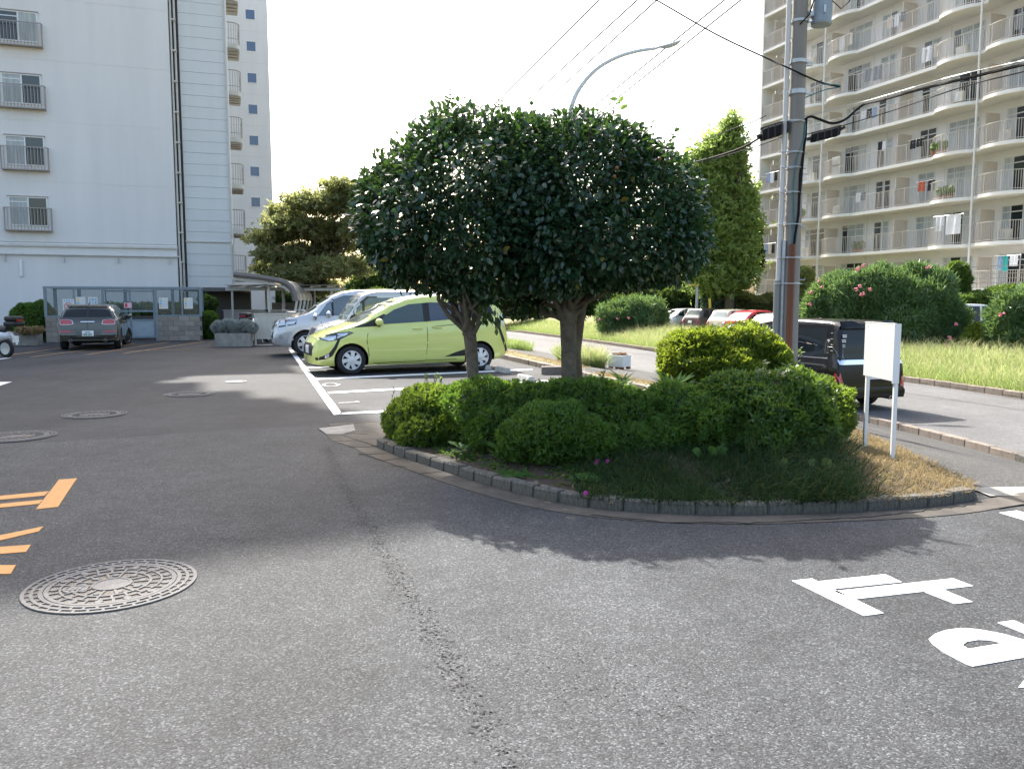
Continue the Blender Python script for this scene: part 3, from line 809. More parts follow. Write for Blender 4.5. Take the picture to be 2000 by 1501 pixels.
def enp(x, z, y=.035): return EN0 + Vector((x*math.cos(A19)-y*math.sin(A19), x*math.sin(A19)+y*math.cos(A19), z))
def notice(xs, tall=.62, lines=True):
    out = [(.08, .36, .84, .92, M_py), (.08, .34, .62, .74, M_py if xs else M_pb), (.08, .34, .38, .52, M_pb), (.08, .34, .14, .28, M_py)]
    for k in range(7): out.append((.42, .9, .16+.1*k, .175+.1*k, M_pb if k % 2 else M_steel))
    return out
poster('poster', 'collection notice with yellow and blue boxes on the left pane', enp(1.08, 1.30), A19, .32, .42, notice(1))
poster('poster', 'bluish collection notice beside the yellow one, above the parked car', enp(1.50, 1.30), A19, .32, .42, [(.08+.3*i, .3+.3*i, .1+.28*j, .32+.28*j, M_pb if (i+j) % 2 else M_steel) for i in range(3) for j in range(3)])
poster('poster', 'collection notice on the glazing just right of the sliding doors', enp(4.0, 1.26), A19, .33, .44, notice(0))
poster('poster', 'collection notice on the rightmost pane of the enclosure', enp(4.92, 1.26), A19, .33, .44, notice(1))
poster('poster', 'small pink printed sheet taped between the sliding doors', enp(2.74, 1.30, .02), A19, .28, .2, [(.1, .45, .15, .85, M_pr), (.55, .9, .2, .8, M_pp)], M_pp)
pk = [(.1, .22, .84, .94, M_pb), (.3, .42, .84, .94, M_pb), (.5, .62, .84, .94, M_pb), (.72, .88, .86, .92, M_pb)]
npk = poster('no_parking_sign', 'white no parking sign with red ring behind the olive hatchback', enp(.62, 1.02, 0), A19, .40, .62, pk, cat='sign')
q = MB(); pts = [(.20+.14*math.cos(t), -.006, .34+.14*math.sin(t)) for t in np.linspace(0, 2*math.pi, 25)]
q.tube(pts, .014, 6); q.bar((.10, -.006, .44), (.30, -.006, .24), .03, .012); q.build('red_ring', M_pr, npk)
q = MB(); q.box(.14, .26, -.008, -.004, .31, .37); q.box(.165, .235, -.008, -.004, .375, .41); q.build('car_symbol', M_ink, npk)

# ------------------------------------------------------------------ low structures right of the enclosure
def planter(label, c, w, d, h, rot, mat, name='planter'):
    t = thing(name, label, 'planter', c, rot)
    m = MB(); wl = .06
    m.box(-w/2, w/2, -d/2, -d/2+wl, 0, h); m.box(-w/2, w/2, d/2-wl, d/2, 0, h); m.box(-w/2, -w/2+wl, -d/2+wl, d/2-wl, 0, h); m.box(w/2-wl, w/2, -d/2+wl, d/2-wl, 0, h)
    m.box(-w/2+wl, w/2-wl, -d/2+wl, d/2-wl, .02, .06)
    m.build('trough', mat, t, bevel=.008)
    s = MB(); s.box(-w/2+wl, w/2-wl, -d/2+wl, d/2-wl, .06, h-.05); s.build('compost', M_soil, t)
    return t
p = at(452, 677); planter('grey concrete trough planted with silver foliage by the ribbed cabinet', (p.x, p.y+.3, 0), 1.18, .6, .46, A19*.5, M_conc)
p = at(32, 675); planter('long grey concrete trough in front of the dark hedge', (p.x-.3, p.y+.25, 0), 1.85, .55, .47, A19*.5, M_conc)
# notice on a stake
st = thing('stake_sign', 'small white notice on a wooden stake between trough and enclosure', 'sign', (at(78, 668).x, at(78, 668).y, 0), R(14))
m = MB(); m.box(-.025, .025, 0, .03, 0, .66); m.build('stake', pbr('stake', (.25, .2, .16), .8), st)
m = MB(); m.box(-.17, .17, -.012, 0, .58, .98); m.build('board', M_post_w, st)
m = MB(); m.box(-.12, .12, -.0135, -.012, .91, .945); m.build('print', M_py, st)
m = MB(); m.box(-.12, 0, -.0135, -.012, .70, .89); m.build('print', M_pp, st)
m = MB(); m.box(-.12, .12, -.0135, -.012, .62, .66); m.build('print', M_pb, st)

M_cab = pbr('cabinet_beige', (.50, .49, .435), .5, var=.05); M_shel = pbr('shelter_brown', (.10, .09, .085), .5, metal=.2); M_post = pbr('post_cream', (.52, .51, .46), .5)
M_poly = pbr('roof_sheet', (.13, .12, .11), .4)
pc = at(499, 674)
cb = thing('ribbed_cabinet', 'beige ribbed steel screen on posts beside the silver van', 'cabinet', (pc.x, pc.y, 0), R(14))
for k in range(11):
    q = MB(); x0 = .05 + k*.19; q.box(x0, x0+.165, .02, .05, .28, 1.08); q.box(x0+.165, x0+.19, .035, .05, .28, 1.08); q.build('panel', M_cab, cb)
m = MB(); m.box(-.02, .04, 0, .07, 0, 1.12); m.box(2.15, 2.2, 0, .07, 0, 1.12); m.box(-.02, 2.2, -.01, .08, 1.085, 1.13); m.box(.04, 2.15, 0, .06, .22, .275); m.box(-.02, .6, -.03, .1, 0, .015); m.build('frame', M_cab, cb)
m = MB(); m.box(0, 2.18, .4, .46, 1.02, 1.16); m.build('rear_rail', M_shel, cb)

pw = at(432, 656)
ww = thing('low_wall', 'low white wall below the flat shelter roof', 'wall', (pw.x-.2, pw.y+1.0, 0), R(10))
m = MB(); m.box(0, 5.2, 0, .15, 0, 1.12); m.build('wall', pbr('lilac_white', (.62, .60, .63), .8, var=.05), ww); m = MB(); m.box(-.03, 5.2, -.03, .18, 1.12, 1.18); m.build('coping', M_lb_trim, ww)

fs = thing('flat_shelter', 'flat ribbed shelter roof on thin posts against the stair tower', 'shelter', (-13.1, 36.0, 0), R(6))
for x, y, h in ((.95, .1, 2.02), (3.1, .1, 2.02), (5.2, .1, 2.02), (2.0, 2.2, 2.1), (4.2, 2.2, 2.1)):
    m = MB(); m.box(x-.04, x+.04, y, y+.08, 0, h); m.build('post', M_post, fs)
m = MB(); m.box(.7, 5.6, 0, .12, 2.02, 2.14); m.box(.7, 5.6, 2.3, 2.4, 2.1, 2.2); m.build('beam', M_post, fs)
for k in range(7):
    q = MB(); q.bar((.9+k*.7, -.2, 2.19), (.9+k*.7, 2.5, 2.27), .12, .06); q.build('rib', M_post, fs)
m = MB(); m.box(.75, 5.6, -.25, 2.6, 2.245, 2.265, Matrix.Rotation(R(1.6), 4, 'X')); m.build('roof_sheet', M_poly, fs)
m = MB(); m.box(-1.2, 1.2, .6, 2.9, 2.0, 2.16); m.box(-1.2, 1.2, 2.8, 2.9, 0, 2.0); m.build('entrance_canopy', M_shel, fs)
m = MB(); m.box(2.0, 5.6, 3.6, 3.65, .9, 1.5); m.build('rear_panel', M_shel, fs)

cs = thing('curved_bicycle_shelter', 'dark curved roof bicycle shelter behind the silver van', 'shelter', (-10.55, 33.0, 0), R(7))
arc = [(-.35, 2.62), (.6, 2.52), (1.3, 2.40), (1.62, 2.30), (1.82, 2.12), (1.93, 1.88), (1.97, 1.6)]
for k in range(5):
    y = k*1.25
    q = MB(); q.tube([(x, y, z-.07) for x, z in arc] + [(1.9, y, 1.2), (1.88, y, 0)], .05, 6); q.build('rib', M_post, cs)
m = MB()
for (a, b), (c, d) in zip(arc[:-1], arc[1:]):
    m.add([(a, -.3, b), (c, -.3, d), (c, 5.4, d), (a, 5.4, b), (a, -.3, b+.03), (c, -.3, d+.03), (c, 5.4, d+.03), (a, 5.4, b+.03)], [(0,1,2,3),(4,5,6,7),(0,1,5,4),(1,2,6,5),(2,3,7,6),(3,0,4,7)])
m.build('roof_sheet', M_poly, cs, smooth=True)
m = MB(); m.tube([(x, -.34, z-.03) for x, z in arc], .13, 6); m.build('roof_edge', pbr('fascia_brown', (.15, .135, .12), .5), cs, smooth=True)
m = MB(); m.tube([(x-.06, -.30, z-.2) for x, z in arc[:5]], .06, 6); m.build('roof_trim', M_post, cs, smooth=True)
for y in (0, 4.0):
    m = MB(); m.box(.85, .93, y, y+.08, 0, 2.42); m.build('post', M_post, cs)

# bicycle handlebars poking over the screen, and the scooter with its top box
M_cover = pbr('plastic_cover', (.45, .49, .49), .45, var=.2, vscale=3)
def bicycle(label, loc, rot):
    t = thing('bicycle', label, 'bicycle', loc, rot, 'bicycles in the shelter')
    for x in (-.52, .52):
        m = MB(); m.tube([(x+.33*math.cos(a), 0, .34+.33*math.sin(a)) for a in np.linspace(0, 2*math.pi, 19)], .018, 5)
        for k in range(6):
            a = k*math.pi/6; m.bar((x-.32*math.cos(a), 0, .34-.32*math.sin(a)), (x+.32*math.cos(a), 0, .34+.32*math.sin(a)), .006)
        m.build('wheel', M_rubber, t)
    m = MB(); m.tube([(-.52,0,.34), (-.1,0,.32), (.38,0,.82), (-.22,0,.72), (-.1,0,.32)], .018, 6); m.tube([(-.22,0,.72), (-.52,0,.34)], .014, 6); m.tube([(.36,0,.95), (.52,0,.34)], .018, 6); m.build('frame', M_silver, t, smooth=True)
    m = MB(); m.tube([(.3,-.28,1.05), (.42,-.2,1.02), (.36,0,.98), (.42,.2,1.02), (.3,.28,1.05)], .013, 6); m.build('handlebar', M_chrome, t, smooth=True)
    m = MB(); m.blob((-.27,0,.86), .13, .07, .04); m.tube([(-.22,0,.7), (-.26,0,.85)], .015, 6); m.build('saddle', M_dark, t, smooth=True)
    m = MB()
    for z in (.72, .84, .96): m.tube([(.46,-.16,z), (.72,-.14,z), (.72,.14,z), (.46,.16,z), (.46,-.16,z)], .008, 5)
    m.build('basket', M_dark, t)
    return t
bicycle('bicycle whose handlebar shows over the left of the ribbed screen', (pc.x+.95, pc.y+1.0, .2), R(95))
bicycle('bicycle whose basket shows over the middle of the ribbed screen', (pc.x+1.45, pc.y+1.15, .2), R(78))
bicycle('bicycle under the flat shelter roof above the white wall', (-9.5, 37.2, .3), R(20))
bicycle('bicycle half hidden by a post behind the white wall', (-10.6, 37.0, .3), R(12))

def scooter(name, label, loc, rot, body, cat):
    t = thing(name, label, cat, loc, rot)
    for x in (-.62, .62):
        w = MB(); w.lathe([(.17, -.05), (.23, -.05), (.25, -.025), (.25, .025), (.23, .05), (.17, .05)], 22, (x, 0, .25), 'y', True); wo = w.build('wheel', M_rubber, t, smooth=True)
        q = MB(); q.lathe([(0.0001, -.03), (.17, -.04), (.17, .04), (0.0001, .03)], 16, (x, 0, .25), 'y'); q.build('rim', M_silver, wo)
    m = MB(); m.tube([(-.80,0,.62), (-.45,0,.60), (-.1,0,.50), (.05,0,.32), (.35,0,.30)], [.10,.17,.17,.12,.10], 10); m.tube([(.62,0,.28), (.52,0,.62), (.44,0,.95)], [.07,.12,.07], 8); m.tube([(.40,0,.30), (.50,0,.70)], [.16,.18], 8); m.build('body', body, t, smooth=True)
    m = MB(); m.tube([(-.72,0,.76), (-.3,0,.76), (-.05,0,.70)], [.11,.13,.09], 10); m.build('seat', M_dark, t, smooth=True)
    m = MB(); m.tube([(.42,-.33,1.02), (.46,-.1,.98), (.46,.1,.98), (.42,.33,1.02)], .018, 6); m.build('handlebar', M_dark, t, smooth=True)
    m = MB(); m.box(-1.14, -.74, -.19, .19, .86, 1.0); m.box(-1.12, -.76, -.18, .18, 1.0, 1.14); m.build('top_box', M_dark, t, bevel=.05)
    m = MB(); m.box(-1.145, -1.11, -.1, .1, 1.0, 1.05); m.build('reflector', pbr('reflector_red', (.35, .02, .02), .2), t)
    m = MB(); m.box(-.97, -.955, -.1, .1, .42, .60); m.tube([(-.80,0,.62), (-.96,0,.56), (-1.0,0,.36)], .03, 6); m.build('plate', M_white, t)
    for q_ in (-1, 1): m = MB(); m.tube([(-.05,q_*.12,.18), (-.12,q_*.2,.03)], .015, 6); m.build('stand', M_steel, t)
    return t
s1 = scooter('scooter', 'scooter under a clear cover with black top box by the ribbed screen', (at(490, 672).x+.05, at(490, 672).y+.9, 0), R(78), M_white, 'scooter')
m = MB(); m.tube([(-.9,0,.45), (-.5,0,.62), (0,0,.6), (.45,0,.75), (.7,0,.45)], [.2,.32,.3,.33,.2], 12); m.build('cover', M_cover, s1, smooth=True)
scooter('motorcycle', 'white motorcycle with black top box cut off by the picture edge', (at(-22, 697).x, at(-22, 697).y, 0), R(165), pbr('motorbike_white', (.7, .7, .72), .3, coat=.6), 'motorcycle')

# ------------------------------------------------------------------ the scalloped balcony block on the right
M_rb = pbr('render_warm', (.69, .69, .69), .85, col2=(.75, .75, .75), vscale=.4, streak=True)
M_slab = pbr('slab_edge', (.74, .73, .70), .75, col2=(.80, .79, .76), vscale=1.0, streak=True)
M_sof = pbr('slab_soffit', (.70, .68, .63), .85, var=.05, vscale=2)
M_brail = pbr('rail_champagne', (.50, .47, .42), .5, metal=.1)
M_part = pbr('partition_board', (.58, .51, .43), .7, var=.05)
M_wframe = pbr('window_white', (.62, .63, .63), .45)
M_gl2 = [pbr('balcony_glass', (.022, .028, .032), .05, spec=.5), pbr('balcony_curtain', (.33, .37, .38), .5, var=.3, vscale=9, streak=True), pbr('balcony_curtain_pale', (.46, .49, .49), .55, var=.25, vscale=9, streak=True)]
rot_rb = math.atan2(BD.y, BD.x)
rb = thing('balcony_apartment_building', 'cream apartment tower with rows of scalloped railed balconies', 'building', BO, rot_rb)
# local x: along the facade (towards the viewer), local y: into the building is +y? -> outward is -y after rotation check
OUT = -1.0 if (Matrix.Rotation(rot_rb, 3, 'Z') @ Vector((0, -1, 0))).dot(BN) > 0 else 1.0
FH, NF, UL, BZ = 2.75, 10, 40.0, 2.2
def oy(v): return OUT * v
def slab_curve():
    """Front edge of a balcony slab as (u, v): straight runs with bulges beside each pipe line."""
    pts = [(0.0, 0.0)]
    def bulge(u0, u1, flip):
        n = 12; out = []
        for i in range(n+1):
            t = i/n; s = math.sin(math.pi*t)**.55
            out.append((u0+(u1-u0)*t, .55*s))
        return out
    for P in (7.3, 20.3, 33.3):
        pts += [(P-3.15, 0)] + bulge(P-3.1, P-.28, 0) + [(P-.25, 0.0), (P+.25, 0.0)] + bulge(P+.28, P+3.1, 1) + [(P+3.15, 0)]
    return [p for p in pts if p[0] <= UL] + [(UL, 0.0)]
SC = slab_curve()
WALLV = -1.25
def floor_parts():
    s = MB(); s.prism([(u, oy(v)) for u, v in SC] + [(UL, oy(WALLV)), (0, oy(WALLV))], -.2, 0)
    sm = s.mesh('balcony_slab', M_slab)
    bm = bmesh.new(); bm.from_mesh(sm); bmesh.ops.triangulate(bm, faces=[f for f in bm.faces if len(f.verts) > 4]); bm.to_mesh(sm); bm.free()
    q = MB(); q.prism([(u, oy(v-.06)) for u, v in SC] + [(UL, oy(WALLV)), (0, oy(WALLV))], -.215, -.203)
    so = q.mesh('soffit', M_sof)
    bm = bmesh.new(); bm.from_mesh(so); bmesh.ops.triangulate(bm, faces=[f for f in bm.faces if len(f.verts) > 4]); bm.to_mesh(so); bm.free()
    line = [Vector((u, oy(v-.06), 0)) for u, v in SC]
    # railing along the curve
    r = MB(); rl = resample(line, .125)
    for i, p_ in enumerate(rl):
        w = .024 if i % 9 == 0 else .0105
        r.box(p_.x-w, p_.x+w, p_.y-w, p_.y+w, .02, 1.12 if i % 9 == 0 else 1.1)
    ln = resample(line, .3)
    for a, b in zip(ln[:-1], ln[1:]):
        r.bar(a+Vector((0,0,1.12)), b+Vector((0,0,1.12)), .05, .035); r.bar(a+Vector((0,0,.10)), b+Vector((0,0,.10)), .03, .03)
    return sm, so, r.mesh('balcony_railing', M_brail)
smesh, somesh, rmesh = floor_parts()
def win_mesh(w, h, split, side):
    f = MB(); yo = oy(.035)
    lo_, hi_ = min(0, yo), max(0, yo)
    f.box(0, w, lo_, hi_, 0, .06); f.box(0, w, lo_, hi_, h-.06, h); f.box(0, .06, lo_, hi_, .06, h-.06); f.box(w-.06, w, lo_, hi_, .06, h-.06)
    f.box(0.06, w-.06, lo_, hi_, h-.42, h-.36)
    for s in split: f.box(w*s-.03, w*s+.03, lo_, hi_, .06, h-.06)
    return f.mesh('window', M_wframe)
def pane_mesh(w, h, a, b, mat, top):
    f = MB(); yo = oy(.012); lo_, hi_ = min(0, yo), max(0, yo)
    f.box(w*a+.03, w*b-.03, lo_, hi_, .06, h-.42); f.box(w*a+.03, w*b-.03, lo_, hi_, h-.36, h-.06)
    return f.mesh('pane', mat)
WB, WS = (2.2, 2.1), (1.35, 2.05)
wmB, wmS = win_mesh(*WB, (.27, .63), 0), win_mesh(*WS, (.5,), 0)
pB = [[pane_mesh(*WB, a, b, mt, 0) for mt in M_gl2] for a, b in ((.02, .27), (.27, .63), (.63, .99))]
pS = [[pane_mesh(*WS, a, b, mt, 0) for mt in M_gl2] for a, b in ((.02, .5), (.5, .98))]
pm = MB(); pm.box(-.02, .02, oy(WALLV) if OUT > 0 else oy(-.1), oy(-.1) if OUT > 0 else oy(WALLV), .05, 1.95)
pme = pm.mesh('partition_board', M_part)
m = MB(); lo_, hi_ = sorted((oy(WALLV), oy(WALLV-8)))
m.box(.02, UL, lo_, hi_, 0, BZ + FH*NF)
m.build('wall', M_rb, rb)
m = MB(); lo_, hi_ = sorted((oy(WALLV), oy(.02))); m.box(-.18, 0.0, lo_, hi_, 0, BZ + FH*NF); m.build('end_fin', M_slab, rb)
m = MB()
for P in (7.7, 21.0, 34.3, 1.05+.0):
    pass
for u in (3.2, 10.6, 12.1, 17.0, 23.5, 25.2):
    m = MB(); m.box(u-.04, u+.04, *sorted((oy(WALLV), oy(WALLV+.05))), 1.0, BZ + FH*NF); m.build('wall_pilaster', M_rb, rb)
for P in (7.3, 20.3, 33.3):
    q = MB(); q.tube([(P, oy(.10), .2), (P, oy(.10), BZ+FH*NF+.5)], .06, 10)
    q.build('drain_pipe', M_lpipe, rb, smooth=True)
for fl in range(NF + 1):
    z = BZ + FH*fl
    sl2 = link('balcony_slab', smesh, rb, (0, 0, z)); link('soffit', somesh, sl2)
    if fl == NF: break
    link('balcony_railing', rmesh, rb, (0, 0, z))
    for P in (.8, 7.3, 13.8, 20.3, 26.8, 33.3): link('partition_board', pme, rb, (P + .42, 0, z))
    for P, dirn in ((7.3, -1), (7.3, 1), (20.3, -1), (20.3, 1), (33.3, -1)):
        xb = P + .9 if dirn > 0 else P - .9 - WB[0]; xs = P + 4.0 if dirn > 0 else P - 4.0 - WS[0]
        w_ = link('window', wmB, rb, (xb, oy(WALLV), z + .03))
        for k in range(3): link('pane', pB[k][random.choice(((0, 1, 2), (0, 0, 0, 1), (1, 2, 2, 0))[k])], w_)
        w_ = link('window', wmS, rb, (xs, oy(WALLV), z + .03))
        for k in range(2): link('pane', pS[k][random.choice(((0, 0, 1), (0, 1, 2))[k])], w_)
    if fl < NF:
        w_ = link('window', wmS, rb, (1.8, oy(WALLV), z+.03))
        for k in range(2): link('pane', pS[k][random.choice((0, 1))], w_)
m = MB(); lo_, hi_ = sorted((oy(.4), oy(-9))); m.box(-.3, UL, lo_, hi_, BZ+FH*NF, BZ+FH*NF+.5); m.build('roof', M_slab, rb)
def on_balcony(u, v, z): return BO + BD*u + BN*v + Vector((0, 0, z))
def fl_z(f): return BZ + FH*f
# washing, units and pots on the balconies
def washing(label, f, u, items, v=-.02, high=1.55):
    t = thing('washing', label, 'laundry', on_balcony(u, v, fl_z(f)), rot_rb, 'washing hung out on the balconies')
    q = MB(); q.tube([(-.2, 0, high), (items[-1][0]+items[-1][1]+.2, 0, high)], .015, 5); q.build('pole', M_steel, t)
    for x, w, h, c in items:
        n = 8; V_ = []; F_ = []; s_ = []
        for i in range(n+1):
            for j in range(5):
                V_.append((x + w*i/n, oy(.04*math.sin(i*1.3+j*.4)), high - h*j/4))
        for i in range(n):
            for j in range(4):
                a = i*5+j; F_ += [a, a+5, a+6, a+1]; s_.append(4)
        link('cloth', np_mesh('cloth', V_, F_, s_, [c], smooth=True), t)
C = lambda n, c: pbr('cloth_'+n, c, .9, var=.06)
cw, cg, ck, cr_, ct, cb_, cn = C('white', (.72, .72, .75)), C('grey', (.25, .26, .28)), C('black', (.03, .03, .035)), C('red', (.5, .12, .07)), C('teal', (.05, .38, .36)), C('blue', (.30, .38, .55)), C('cream', (.6, .55, .48))
washing('white towels hanging over the second floor railing beside the pipe', 1, 18.2, [(0, .55, .9, cw), (.75, 1.0, 1.15, cw)], v=.5, high=1.75)
washing('pale blue and grey shirts on the corner balcony low in the tower', 1, .9, [(0, .35, .8, cb_), (.45, .35, .85, cn), (.9, .3, .8, ck)], high=1.25)
washing('lilac and black clothes on the corner balcony higher in the tower', 3, .9, [(0, .35, .7, cb_), (.45, .4, .8, cw), (.95, .35, .7, ck)], high=1.3)
washing('red and dark clothes hanging inside a middle balcony', 2, 16.2, [(0, .5, .6, cr_), (.75, .5, .65, ck)], high=1.35)
washing('black tops hanging on the balcony above the red clothes', 3, 15.4, [(0, .4, .55, ck), (.5, .45, .5, ck)], high=1.3)
washing('black and white clothes under a ceiling rack', 3, 12.4, [(0, .3, .8, ck), (.35, .3, .65, cw)], v=-.3, high=1.75)
washing('white and pink sheets on a high bulging balcony', 6, 8.3, [(0, .5, .8, cn), (.7, .5, .9, cw), (1.4, .5, .8, cn)], v=.3, high=1.2)
washing('camouflage jackets hung along a high balcony rail', 5, 11.2, [(0, .55, .8, cg), (.8, .7, .9, cg)], high=1.2)
washing('white towel hung at the rail of a middle balcony', 4, 17.8, [(0, .35, .9, cw)], high=1.25)
washing('teal towel, dark shirt and white shirt on the ground floor terrace', 0, 22.6, [(0, .2, .75, cb_), (.3, .3, .85, ct), (.75, .45, .6, cw)], v=.5, high=1.9)
def acunit(label, f, u, v=-.6, up=0):
    t = thing('ac_unit', label, 'air conditioner', on_balcony(u, v, fl_z(f)+.04+up), rot_rb, 'outdoor air conditioner units')
    m = MB(); m.box(-.38, .38, -.14, .14, .04, .6); m.box(-.3, -.2, -.14, .14, 0, .04); m.box(.2, .3, -.14, .14, 0, .04); m.build('casing', M_cab, t, bevel=.01)
    m = MB(); yy = oy(.145); m.lathe([(.22, min(yy, yy*1.04)), (.22, max(yy, yy*1.04)), (.19, yy*1.04), (.0001, yy*1.03)], 18, (-.08, 0, .32), 'y'); m.build('fan_guard', M_steel, t)
acunit('outdoor unit standing on another beside the pipe, third floor', 3, 9.0, .1, .68); acunit('outdoor unit at floor level beside the pipe, third floor', 3, 9.0, .1)
acunit('outdoor unit behind the rail left of the second pipe, second floor', 2, 9.2, .1); acunit('outdoor unit on the balcony cut by the picture edge', 1, 22.6, .1); acunit('outdoor unit beside a window on the fourth floor', 4, 6.6, .1)
acunit('outdoor unit beside the second pipe, high balcony', 4, 19.2, .3)
ORD = ('ground', 'first', 'second', 'third', 'fourth', 'fifth', 'sixth', 'seventh', 'eighth', 'ninth')
rgb = random.Random(21)
for f in range(1, 9):
    for u, where in ((5.9, 'left of the first drain pipe'), (9.0, 'right of the first drain pipe'), (18.9, 'left of the second drain pipe'), (22.3, 'right of the second drain pipe')):
        if rgb.random() < .42 and (f, u) not in ((3, 9.0), (2, 9.0), (4, 5.9), (4, 18.9), (1, 22.3)): acunit('outdoor unit on the %s storey balcony %s' % (ORD[f], where), f, u, rgb.uniform(-.3, .15))
for f, u, where, its in ((7, 16.0, 'left of the second drain pipe', [(0, .5, .8, cw), (.6, .6, .9, cb_)]), (6, 13.0, 'beside the middle partition', [(0, .45, .7, cn), (.6, .4, .75, cw), (1.1, .4, .6, cg)]), (5, 22.4, 'right of the second drain pipe', [(0, .5, .8, cg), (.6, .5, .7, cw)]), (6, 22.2, 'right of the second drain pipe', [(0, .8, .9, cw)]), (8, 10.2, 'right of the first drain pipe', [(0, .5, .8, cb_), (.7, .8, .9, cw)]), (5, 16.0, 'left of the second drain pipe', [(0, .7, .9, cw), (.9, .5, .8, cn)]), (4, 11.0, 'right of the first drain pipe', [(0, .4, .7, cw), (.5, .4, .6, ck), (1.0, .35, .7, cb_)]), (2, 10.8, 'right of the first drain pipe', [(0, .4, .6, cw), (.5, .35, .55, cg)])):
    washing('washing of %d pieces on the %s storey balcony %s' % (len(its), ORD[f], where), f, u, its, v=-.05, high=1.3)
M_pot = pbr('terracotta', (.35, .14, .08), .8)
for f, u, v, where in ((3, 17.9, .25, 'bushy green and yellow potted plants in the third storey bulge'), (2, 5.2, .2, 'tall potted plants on the second storey left of the first pipe'), (1, 10.9, -.3, 'dark pots with low plants on the first storey'), (2, 18.6, .3, 'small pots at the second storey bulge by the pipe')):
    t = thing('potted_plants', where, 'potted plants', on_balcony(u, v, fl_z(f)+.01), rot_rb)
    for k in range(3):
        q = MB(); q.lathe([(.11, 0), (.15, .25), (.13, .25), (.11, .2), (.0001, .2)], 12, (-.4+k*.4, 0, 0)); q.build('pot', M_pot, t, smooth=True)
        q = MB(); q.blob((-.4+k*.4, 0, .5), .22, .2, .28, 9, 7, .25); q.build('foliage', pbr('pot_green', (.09, .15, .03), .8, var=.4, vscale=20), t)

# ground floor terrace in front of the tower, with its rail
te = thing('terrace', 'ground floor terrace edge with horizontal bar railing', 'terrace', on_balcony(19.5, 2.2, 0), rot_rb)
m = MB(); m.box(0, 16, *sorted((0, oy(-2.2))), 1.9, 2.3); m.build('slab', M_slab, te)
m = MB()
for k in range(9): m.box(k*2-.03+.05, k*2+.03+.05, *sorted((oy(-.1), oy(-.04))), 2.3, 3.5)
for z in (2.55, 2.8, 3.05, 3.45): m.box(0, 16.1, *sorted((oy(-.09), oy(-.05))), z, z+.035)
m.build('railing', M_rail, te)
# ------------------------------------------------------------------ vegetation
def unit(a): return a / np.maximum(1e-9, np.linalg.norm(a, axis=1, keepdims=True))
def T_leaf(w, fold=.25, droop=.12):
    """Folded pointed leaf, stalk at the origin, tip at y = 1."""
    v = [(0,0,0), (-w*.8,.3,fold*w), (-w*.85,.62,fold*w-droop*.4), (0,1,-droop), (w*.85,.62,fold*w-droop*.4), (w*.8,.3,fold*w), (0,.5,-droop*.15)]
    f = [(0,6,1), (1,6,2), (2,6,3), (0,5,6), (5,4,6), (4,3,6)]
    return np.array(v), f
def T_small(w=.5, fold=.3):
    return np.array([(0,0,0), (-w*.5,.5,fold*w), (0,1,-.08), (w*.5,.5,fold*w)]), [(0,2,1), (0,3,2)]
def T_long(w=.16, droop=.2):
    v = [(0,0,0), (-w*.5,.35,.05), (0,1,-droop), (w*.5,.35,.05), (0,.45,-.01)]
    return np.array(v), [(0,4,1), (1,4,2), (0,3,4), (3,2,4)]
def T_blade(w=.02, bend=.5):
    v = []
    for k, t in enumerate((0, .35, .7)):
        ww = w*(1-.45*t); v += [(-ww/2, bend*t*t, t), (ww/2, bend*t*t, t)]
    v.append((0, bend, 1-.25*bend))
    return np.array(v), [(0,1,3,2), (2,3,5,4), (4,5,6)]
def T_clump(k=4, w=.45, seed=0):
    """Several small leaves spread from one point."""
    rg = np.random.default_rng(seed); V0, f0 = T_small(w); V = []; Fc = []
    for i in range(k):
        a = 2*math.pi*i/k + rg.uniform(-.3, .3); e = rg.uniform(.15, .9)
        d = np.array([math.cos(a)*math.cos(e), math.sin(a)*math.cos(e), math.sin(e)]); z = np.array([0, 0, 1.]); x = np.cross(d, z); x /= np.linalg.norm(x); n = np.cross(x, d)
        b = len(V); V += [p[0]*x + p[1]*d + p[2]*n for p in V0]; Fc += [tuple(b+j for j in f) for f in f0]
    return np.array(V), Fc
def scatter(name, P, D, Nn, S, tmpl, mat, parent=None, smooth=True, kind=None):
    """One mesh of many leaves: positions, axes, facing, sizes."""
    V0, f0 = tmpl; n = len(P); k = len(V0)
    D = unit(D); X = unit(np.cross(D, Nn)); Z = np.cross(X, D)
    S = np.asarray(S).reshape(-1, 1, 1)
    V = P[:, None, :] + S*(V0[None, :, 0:1]*X[:, None, :] + V0[None, :, 1:2]*D[:, None, :] + V0[None, :, 2:3]*Z[:, None, :])
    fl = np.concatenate([np.array(f) for f in f0]); sz = np.array([len(f) for f in f0])
    FL = (fl[None, :] + (np.arange(n)*k)[:, None]).ravel(); SZ = np.tile(sz, n)
    o = link(name, np_mesh(name, V.reshape(-1, 3), FL, SZ, [mat], smooth=smooth), parent)
    if kind: o['kind'] = kind
    return o
def lump(d, seed, f=3.0):
    rg = np.random.default_rng(seed); out = np.zeros(len(d))
    for i in range(6):
        k = rg.normal(size=3)*f*(1+.35*i); out += np.sin(d @ k + rg.uniform(0, 6.28))/(1+.35*i)
    return out/2.2
